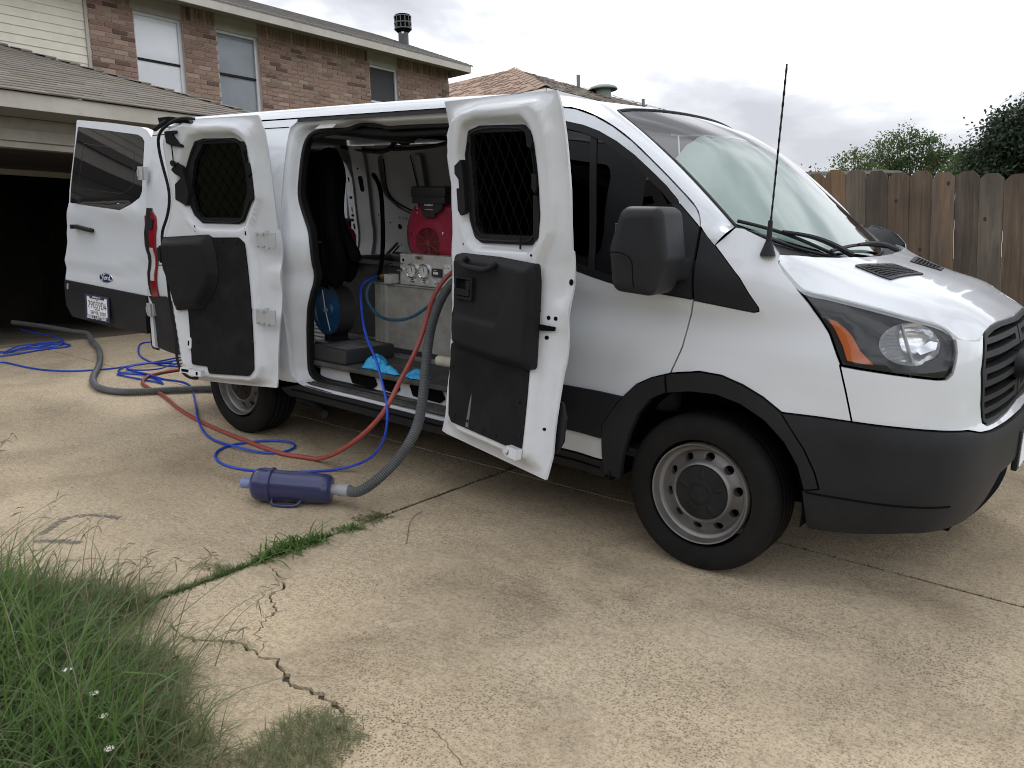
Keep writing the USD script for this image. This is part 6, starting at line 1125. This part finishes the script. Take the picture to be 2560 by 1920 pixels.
hose('blue_hose', 'thin bright blue hose looping from the van valve over the concrete', [(-2.655,-.30,1.047),(-2.63,-.38,1.052),(-2.60,-.45,1.042),(-2.585,-.52,1.02),(-2.53,-.59,.975),(-2.45,-.66,.92),(-2.35,-.74,.845),(-2.24,-.82,.775),(-2.11,-.90,.715),(-1.97,-.98,.645),(-1.84,-1.06,.545),(-1.77,-1.10,.46),(-1.755,-1.12,.335),(-1.83,-1.09,.225),(-1.99,-1.04,.10),(-2.16,-1.08,.02)]
    + ground_pts([(-2.30,-1.25),(-2.52,-1.42),(-2.71,-1.47),(-2.87,-1.44),(-3.00,-1.35),(-3.06,-1.23),(-3.04,-1.10),(-2.94,-.96),(-2.80,-.93),(-2.71,-1.03)], .009) + [(-2.75,-1.16,.011),(-2.96,-1.23,.022),(-3.28,-1.21,.012)] + ground_pts([(-3.64,-1.07)], .03) + ground_pts([(-4.11,-.80),(-4.53,-.56)], .009) + ground_pts([(-4.87,-.40),(-5.04,-.39),(-5.23,-.43),(-5.51,-.42),(-5.71,-.53),(-5.85,-.47),(-5.94,-.36),(-5.98,-.19),(-5.91,-.08),(-5.90,.11),(-5.7,.2)], .009), .0075, blue_h, 420, 8)
hose('blue_hose', 'blue hose coils lying between the grey hose bend and the rear wheel', ground_pts([(-5.02,-.54),(-5.31,-.56),(-5.67,-.58),(-5.58,-.50),(-5.44,-.45)], .010) + ground_pts([(-5.06,-.52)], .012) + ground_pts([(-5.32,-.46),(-5.65,-.47),(-5.74,-.46),(-5.84,-.39),(-5.89,-.24),(-5.79,-.10),(-5.67,-.02)], .024) + ground_pts([(-5.60,-.02),(-5.62,-.08),(-5.53,-.25),(-5.57,-.42),(-5.71,-.47),(-5.82,-.30),(-5.70,-.05)], .034), .0075, blue_h, 260, 8)
hose('blue_hose', 'blue hose crossing under the grey hose into a loop near the van tail', ground_pts([(-7.30,-1.9),(-7.05,-1.35),(-6.91,-1.04),(-6.73,-1.00),(-6.45,-.97),(-6.22,-.90),(-6.05,-.77),(-5.98,-.63),(-5.94,-.50),(-5.94,-.36),(-5.96,-.10),(-6.02,.18),(-6.05,.5),(-6.3,.8),(-6.75,.75),(-7.00,.55),(-7.05,.43),(-6.82,.24),(-6.55,.09),(-6.27,-.03),(-5.96,-.10),(-5.75,-.10),(-5.60,-.02)], .009), .0075, blue_h, 300, 8)
hose('blue_hose', 'blue hose coiled at the garage threshold beside the left picture edge', ground_pts([(-7.22,-1.5),(-7.48,-.82),(-7.39,-.76),(-7.50,-.62),(-7.49,-.48),(-7.57,-.25),(-7.48,-.17),(-7.33,-.24),(-7.33,-.41),(-7.26,-.68),(-7.22,-.92),(-7.30,-1.1),(-7.40,-.95)], .010) + ground_pts([(-7.35,-.73),(-7.33,-.50),(-7.35,-.30),(-7.47,-.20),(-7.60,-.22),(-7.63,-.38),(-7.60,-.57),(-7.49,-.70),(-7.25,-.87)], .026) + [(-7.5,-.5,.03),(-7.62,-.16,.018),(-7.88,-.10,.03),(-8.24,-.11,.03),(-8.71,-.12,.03)], .0075, blue_h, 320, 8)
hose('teal_hose', 'short dull teal hose hanging in a loop across the steel tank front', [(-2.66,-.33,1.03),(-2.665,-.40,.985),(-2.66,-.42,.917),(-2.610,-.42,.845),(-2.531,-.42,.804),(-2.414,-.42,.795),(-2.291,-.42,.818),(-2.199,-.42,.857),(-2.10,-.42,.92),(-2.0,-.36,1.01)], .010, teal_h, 80, 8)
def ribbed(name, lab, pts, r, pitch, mt, k=16):
    t = thing(name, lab, 'vacuum hose', base=pts[0], drive=True); q = spline(pts, 600); L = np.linalg.norm(np.diff(q, axis=0), axis=1).sum(); n = int(L / pitch * 4); p = spline(pts, n)
    ph = (np.arange(n) % 4); rr = np.where(ph < 2, r, r * .87); p[:, 2] = np.maximum(p[:, 2], r + .001) if name.startswith('ground') else p[:, 2]
    obj('hose_wall', tube(p, rr, k), mt, t, 50); return t
gh = [(-1.70,-.46,1.14),(-1.79,-.58,1.07),(-1.79,-.70,.925),(-1.735,-.81,.80),(-1.63,-.95,.645),(-1.50,-1.12,.475),(-1.43,-1.26,.37),(-1.46,-1.35,.26),(-1.51,-1.42,.18),(-1.59,-1.455,.115),(-1.685,-1.445,.090)]
vh = ribbed('vacuum_hose', 'thick grey ribbed hose hanging from the van into a blue canister', gh, .0268, .0105, grey_h)
def dark_grooves(pts, r, pitch):
    q = spline(pts, 600); L = np.linalg.norm(np.diff(q, axis=0), axis=1).sum(); return tube(spline(pts, 120), r * .915, 12)
obj('hose_groove', dark_grooves(gh, .0268, .0105), grey_dark, vh, True)
ribbed('ground_vacuum_hose', 'thick grey ribbed hose snaking over the concrete into the garage', [(-3.2,-.35,.03),(-4.0,-.22,.03),(-4.40,-.36,.028),(-4.52,-.43,.028),(-4.61,-.54,.028),(-4.72,-.71,.028),(-4.84,-.90,.028),(-4.94,-.97,.028),(-5.13,-1.00,.028),(-5.39,-.93,.028),(-5.63,-.81,.028),(-5.94,-.62,.028),(-6.30,-.42,.028),(-6.71,-.22,.028),(-7.07,-.07,.028),(-7.54,.10,.03),(-7.84,.20,.045),(-8.02,.17,.045),(-8.31,.14,.045),(-8.61,.11,.045),(-9.2,.0,.045)], .0275, .014, mat('hose_grey2', ((.085, .09, .092), (.125, .13, .133)), .55, spec=.3, noise=(5, 4)))
# the blue canister
cn = thing('filter_canister', 'translucent dark blue plastic canister with a handle lying on the concrete', 'canister', base=(-1.93, -1.59, 0), drive=True)
c0, c1 = np.array([-2.128, -1.705, .092]), np.array([-1.785, -1.475, .082]); cx_ = (c1 - c0); CL = np.linalg.norm(cx_); cx_ /= CL; cy_ = np.cross([0, 0, 1.0], cx_); cy_ /= np.linalg.norm(cy_); cz_ = np.cross(cx_, cy_)
def can(m): return place(m, c0, cy_, cz_, cx_)
n_ = {'p': ('principled_bsdf', {'base_color': (.034, .038, .105), 'roughness': .24, 'coat_weight': .3, 'transmission_weight': .12, 'ior': 1.4})}
blue_c = usdkit.material(stage, '/World/Looks/canister_blue', n_, [], surface='p.BSDF')
body = obj('canister_body', can(lathe([(0, .10), (.078, .10), (.0795, .12), (.077, CL - .05), (.074, CL - .02), (.062, CL - .004), (.045, CL), (.0, CL)], 48, (0, 0, 0), 'z')), blue_c, cn, 40)
obj('canister_cap', can(lathe([(.03, -.012), (.05, -.006), (.072, .008), (.083, .025), (.087, .05), (.087, .088), (.091, .092), (.091, .104), (.082, .108), (.078, .108)], 48, (0, 0, 0), 'z')), blue_c, cn, 40)
obj('nozzle', can(lathe([(.022, -.062), (.026, -.062), (.026, -.052), (.0275, -.050), (.026, -.044), (.0275, -.040), (.026, -.034), (.0275, -.030), (.026, -.024), (.028, -.012), (.04, -.008)], 32, (0, 0, 0), 'z')), mat('nozzle_blue', (.16, .19, .36), .3), cn, 40)
hd_ = lambda a: -cz_ * math.cos(a) - cy_ * math.sin(a)
q = hd_(.78); hp = [c0 + cx_ * .115 + q * .075, c0 + cx_ * .125 + q * .105, c0 + cx_ * .15 + q * .113, c0 + cx_ * .225 + q * .113, c0 + cx_ * .25 + q * .10, c0 + cx_ * .265 + q * .076]
hp = [np.array([p[0], p[1], max(p[2], .010)]) for p in hp]
obj('handle', cat(tube(spline(hp, 30), .008, 8), tube(spline([p + cy_ * .012 for p in hp], 30), .006, 8)), blue_c, cn, 50)
e0 = c1 + cx_ * -.005; e1 = np.array([-1.685, -1.445, .090])
obj('hose_cuff', cat(tube([e0, e0 + (e1 - e0) * .45], .028, 20), tube([e0 + (e1 - e0) * .42, e1], .032, 20)), mat('cuff_grey', (.27, .275, .29), .5), cn, 35)

# ================================================================== grass and weeds (in the drive's frame)
def grassmat(name, a, b, c, tr=.3):
    n = {'g': ('geometry', {}), 'n': ('noise_texture', {'scale': 4.0, 'detail': 4.0}), 'r': ('rgb_ramp', {'ramp': [(.18, a), (.5, b), (.86, c)]}), 'k': ('math', {'math_type': 'multiply_add', 'value2': .75, 'value3': -.37}), 's': ('math', {'math_type': 'add'}),
         'd': ('principled_bsdf', {'roughness': .5}), 't': ('translucent_bsdf', {}), 'm': ('mix_closure', {'fac': tr})}
    return usdkit.material(stage, '/World/Looks/' + name, n, [('g.position', 'n.vector'), ('g.random_per_island', 'k.value1'), ('k.value', 's.value1'), ('n.fac', 's.value2'), ('s.value', 'r.fac'), ('r.color', 'd.base_color'), ('r.color', 't.color'), ('d.BSDF', 'm.closure1'), ('t.BSDF', 'm.closure2')], surface='m.closure')
gG = grassmat('grass_green', (.085, .14, .04), (.16, .25, .075), (.26, .36, .14), .5); gO = grassmat('grass_olive', (.16, .18, .08), (.25, .27, .13), (.36, .36, .21), .5); gD = grassmat('grass_dry', (.20, .165, .10), (.34, .29, .19), (.50, .45, .32)); gF = grassmat('grass_fresh', (.09, .17, .035), (.15, .27, .06), (.22, .36, .10), .5)
def blades(root, h, lean, az, w, r, segs=5, curl=1.0):
    """curved tapering blades; root (n,3)"""
    n = len(root); t = np.linspace(0, 1, segs + 1)[None, :]; th = lean[:, None] * (.35 + curl * 1.1 * t); ds = h[:, None] / segs; rr = np.cumsum(np.c_[np.zeros(n), (np.sin(th) * ds)[:, 1:]], 1); zz = np.cumsum(np.c_[np.zeros(n), (np.cos(th) * ds)[:, 1:]], 1)
    ca_, sa_ = np.cos(az)[:, None], np.sin(az)[:, None]; c = np.stack([root[:, :1] + rr * ca_, root[:, 1:2] + rr * sa_, root[:, 2:] + np.maximum(zz, .004)], -1); wd = w[:, None] * np.clip(1.05 - t ** 1.6, .04, 1) * .5; s = np.stack([-sa_ + 0 * t, ca_ + 0 * t, .25 * np.ones_like(t) * np.sign(r.normal(0, 1, (n, 1)))], -1)
    P = np.stack([c - s * wd[..., None], c + s * wd[..., None]], 2).reshape(-1, 3); k = (np.arange(n) * (segs + 1) * 2)[:, None, None] + (np.arange(segs) * 2)[None, :, None]; f = np.concatenate([k + [0, 1, 3], k + [0, 3, 2]], 1).reshape(-1, 3)
    return trimesh.Trimesh(P, f, process=False)
def scatter(P, n, r):
    x0, y0, x1, y1 = P.bounds; q = np.c_[r.uniform(x0, x1, n * 6), r.uniform(y0, y1, n * 6)]; return q[shapely.contains_xy(P, q[:, 0], q[:, 1])][:n]
LAWN = poly([(-3.4,-3.25),(-2.75,-2.95),(-2.3,-2.98),(-2.0,-2.90),(-1.80,-2.80),(-1.64,-2.70),(-1.50,-2.64),(-1.42,-2.66),(-1.36,-2.74),(-1.34,-2.86),(-1.22,-2.88),(-1.10,-2.84),(-.98,-2.82),(-.88,-2.88),(-.76,-2.96),(-.60,-2.99),(-.46,-3.02),(-.38,-3.10),(-.30,-3.3),(-.30,-4.3),(-6,-4.3),(-6,-3.4)])
lawn = tag(obj('lawn_soil', lift(LAWN.buffer(-.07), lambda a, b, d: np.stack([a, b, .002 + .03 * sstep(shapely.distance(LAWN.exterior, shapely.points(np.ravel(a), np.ravel(b))).reshape(np.shape(a)) / .25) + .015 * meshkit.fbm(np.stack([a * 9, b * 9, 0 * a], -1)) - d], -1), .06, 0, wall=False), soil, smooth=True, drive=True), kind='structure')
r = np.random.default_rng(31)
def patch(n, hm, wm, leanm, dens=None, P=LAWN, zoff=.004):
    q = scatter(P, n, r); e = shapely.distance(P.exterior, shapely.points(q[:, 0], q[:, 1])); k = np.clip(e / .16, .45, 1); cl = meshkit.fbm(np.c_[q * 5, 0 * q[:, 0]], 3)
    h = hm * r.lognormal(0, .35, len(q)) * k * (.6 + .8 * cl); az = r.uniform(0, 2 * np.pi, len(q)); az = np.where(r.uniform(0, 1, len(q)) < .4, r.normal(.9, .9, len(q)), az)
    return blades(np.c_[q, np.full(len(q), zoff)], h, np.abs(r.normal(leanm, .35, len(q))), az, wm * r.uniform(.6, 1.3, len(q)), r)
NEAR = LAWN.intersection(sbox(-3.6, -3.9, 0, 0))
g1 = obj('lawn_grass', cat(patch(6500, .22, .0058, .95, P=NEAR), patch(3000, .20, .006, .9)), gG, drive=True); tag(g1, 'long green grass of the overgrown lawn at the lower left', 'grass', kind='stuff')
RIM = LAWN.buffer(.03).difference(LAWN.buffer(-.22)).intersection(sbox(-3.6, -3.6, 0, 0))
g2 = obj('lawn_edge_grass', cat(patch(3600, .30, .0035, 1.2, P=RIM), patch(1800, .22, .004, 1.1, P=NEAR)), gO, drive=True); tag(g2, 'flattened olive grass along the ragged lawn edge', 'grass', kind='stuff')
g4 = obj('dry_grass', cat(patch(800, .32, .0028, 1.1, P=RIM), patch(900, .34, .0034, 1.15, P=NEAR)), gD, drive=True); tag(g4, 'dry straw stems scattered through the lawn', 'grass', kind='stuff')
g5 = obj('fresh_grass', cat(patch(2000, .27, .008, .85, P=LAWN.buffer(-.12).intersection(sbox(-2.2, -3.6, 0, 0)))), gF, drive=True); tag(g5, 'bright fresh green grass blades near the picture corner', 'grass', kind='stuff')
# tall seed stalks
def stalk(name, lab, root, top, heads, seed):
    rr = np.random.default_rng(seed); t = thing(name, lab, 'grass stalk', base=root, drive=True, group='tall seed stalks at the lawn edge'); root, top = np.array(root, float), np.array(top, float); m = (root + top) / 2 + [0, 0, .05] + rr.normal(0, .01, 3); p = spline([root, m, top], 16)
    obj('stem', tube(p, np.linspace(.0016, .0007, 16), 5), gO, t); s = []
    for k in range(heads):
        i = 15 - int(k * .6) - 0; q = p[max(i, 9)]; d = rr.normal(0, 1, 3); d[2] = rr.uniform(-.9, .5); d /= np.linalg.norm(d); L = rr.uniform(.035, .06); s.append(tube([q, q + d * L * .5 + [0, 0, .004], q + d * L], [.0007, .0022, .0006], 4))
    obj('seed_head', cat(*s), gD, t)
SLS = ('thin seed-headed grass stalk leaning over the concrete near the crack junction', 'low seed-headed grass stalk on the far lawn edge by the joint', 'long pale grass stalk rising from the middle of the lawn')
for k in range(34):
    if k < 12: x = r.uniform(-1.45, -.85); y = -2.86 + r.normal(0, .05); tp = (x + r.normal(.10, .10), y + r.normal(.10, .08), r.uniform(.16, .36))
    elif k < 24: x = r.uniform(-2.6, -1.5); y = np.interp(x, [-2.6, -1.5], [-3.02, -2.70]) + r.normal(0, .03); tp = (x + r.normal(.05, .12), y + r.normal(.12, .08), r.uniform(.10, .26))
    else: x = r.uniform(-2.2, -.7); y = r.uniform(-3.3, -3.0); tp = (x + r.normal(.08, .12), y + r.normal(.08, .12), r.uniform(.25, .42))
    stalk('seed_stalk', SLS[0 if k < 12 else 1 if k < 24 else 2], (x, y, .005), tp, 4 if k % 2 else 1, 100 + k)
for k in range(5): stalk('seed_stalk', 'tall branching seed stalk at the left picture edge', (-2.62 + .04 * k, -2.99 - .01 * k, .005), (-2.50 + .03 * k, -2.80 + .02 * k, .40 + .03 * k), 6, 200 + k)
# small white daisies in the lawn
wp_ = mat('petal_white', (.72, .72, .70), .6); yc = mat('daisy_yellow', (.45, .30, .03), .6)
for k, (x, y, z) in enumerate(((-.78,-3.19,.15),(-.52,-3.28,.14),(-.96,-3.18,.15),(-.67,-3.22,.14))):
    t = thing('daisy', 'tiny white daisy flowering in the long grass', 'flower', base=(x, y, 0), drive=True, group='daisies in the long grass')
    pt = [place(extr(ell(.008, 0, .006, .0024, 8), .0006), (x, y, z), (math.cos(a), math.sin(a), .15), (-math.sin(a), math.cos(a), 0)) for a in np.arange(10) * .628]
    obj('petals', cat(*pt), wp_, t); obj('flower_centre', lathe([(.0035, 0), (.003, .002), (0, .003)], 8, (x, y, z), 'z'), yc, t); obj('stem', tube([(x, y, .01), (x, y, z)], .0009, 5), gG, t)
# weeds in the joints and cracks
def weed(name, lab, P, n, h, w, lean, mt, seed, extra=None):
    rr = np.random.default_rng(seed); q = scatter(P.buffer(.03), n, rr); q = q[rr.uniform(0, 1, len(q)) < np.clip(.15 + (shapely.distance(P.buffer(.03).exterior, shapely.points(q[:, 0], q[:, 1]))) / .05, 0, 1)]; e = shapely.distance(P.exterior, shapely.points(q[:, 0], q[:, 1])); m = blades(np.c_[q, np.full(len(q), .001)], h * rr.lognormal(0, .35, len(q)) * np.clip(e / .03, .5, 1), np.abs(rr.normal(lean, .35, len(q))), rr.uniform(0, 6.28, len(q)), w * rr.uniform(.6, 1.3, len(q)), rr, 4)
    o = obj(name, m if extra is None else cat(m, extra), mt, drive=True); return tag(o, lab, 'weed')
weed('joint_weed', 'broad bladed green weed clump growing in the driveway joint', poly([(-1.50,-2.15),(-1.45,-2.14),(-1.44,-1.98),(-1.43,-1.84),(-1.50,-1.83),(-1.53,-2.0)]), 420, .085, .009, 1.0, gF, 51)
weed('joint_weed', 'small bright green weed tuft further up the driveway joint', poly([(-1.50,-1.70),(-1.43,-1.68),(-1.42,-1.60),(-1.49,-1.60)]), 340, .035, .006, 1.1, gF, 52)
weed('joint_weed', 'dusty grey-green flat weed at the far end of the weedy joint', poly([(-1.53,-1.54),(-1.44,-1.53),(-1.43,-1.42),(-1.52,-1.42)]), 420, .030, .006, 1.35, gO, 53)
weed('joint_weed', 'brownish withered weed beside the joint near the lawn', poly([(-1.63,-2.36),(-1.50,-2.34),(-1.49,-2.27),(-1.58,-2.27)]), 300, .04, .004, 1.2, gO, 54)
weed('crack_weed', 'low dull grass clump filling the crack at the bottom of the picture', poly([(-.45,-2.80),(-.42,-2.72),(-.36,-2.68),(-.28,-2.66),(-.22,-2.70),(-.19,-2.78),(-.17,-2.86),(-.20,-3.05),(-.40,-3.05),(-.42,-2.9)]), 1900, .05, .0032, 1.15, gO, 55)
weed('crack_weed', 'thin strip of weeds along the wide crack left of its junction', LineString([(-1.12,-2.71),(-1.03,-2.66),(-.96,-2.62),(-.90,-2.61)]).buffer(.014), 420, .025, .003, 1.0, gO, 56)
# moss and fine grass filling the joints
rr = np.random.default_rng(61)
def along(x0, y0, x1, y1, n, w): t = rr.uniform(0, 1, n); return np.c_[x0 + (x1 - x0) * t + rr.normal(0, w, n), y0 + (y1 - y0) * t + rr.normal(0, w, n), np.full(n, -.008)]
def mossy(q, h, w): n = len(q); return blades(q, h * rr.uniform(.5, 1.4, n), np.abs(rr.normal(.7, .4, n)), rr.uniform(0, 6.28, n), np.full(n, w), rr, 3)
ms = obj('joint_moss', cat(mossy(along(.15, -.431, 3.5, -.431, 3600, .0035), .012, .0035), mossy(along(-1.471, -.2, -1.471, -1.5, 800, .004), .016, .005)), grassmat('moss_dark', (.03, .03, .012), (.055, .055, .022), (.09, .085, .038)), drive=True); tag(ms, 'dark moss filling the driveway joints by the front wheel', 'moss', kind='stuff')
js = obj('joint_grass', mossy(along(-1.471, -1.75, -1.471, -2.75, 2600, .009), .03, .004), gG, drive=True); tag(js, 'short green grass lining the driveway joint by the lawn', 'grass', kind='stuff')
# dead leaves and bits on the concrete
lf = []
for k in range(150):
    x, y = rr.uniform(-7, 2.5), rr.uniform(-3.0, .2); a = rr.uniform(0, 6.28); L = rr.uniform(.002, .007); lf.append(place(extr(ell(0, 0, L, L * .35, 8), .0012), (x, y, .0012), (math.cos(a), math.sin(a), .1), (-math.sin(a), math.cos(a), .05)))
o = obj('litter', cat(*lf), dirt, drive=True); tag(o, 'small dead leaf bits scattered over the concrete', 'leaf litter', kind='stuff')
tw = tag(obj('twig', tube(spline([(-1.13,-1.60,.004),(-1.17,-1.55,.005),(-1.30,-1.40,.006),(-1.36,-1.25,.004)], 14), .0016, 5), gD, drive=True), 'thin dry grass stem lying on the slab below the joint weeds', 'twig')
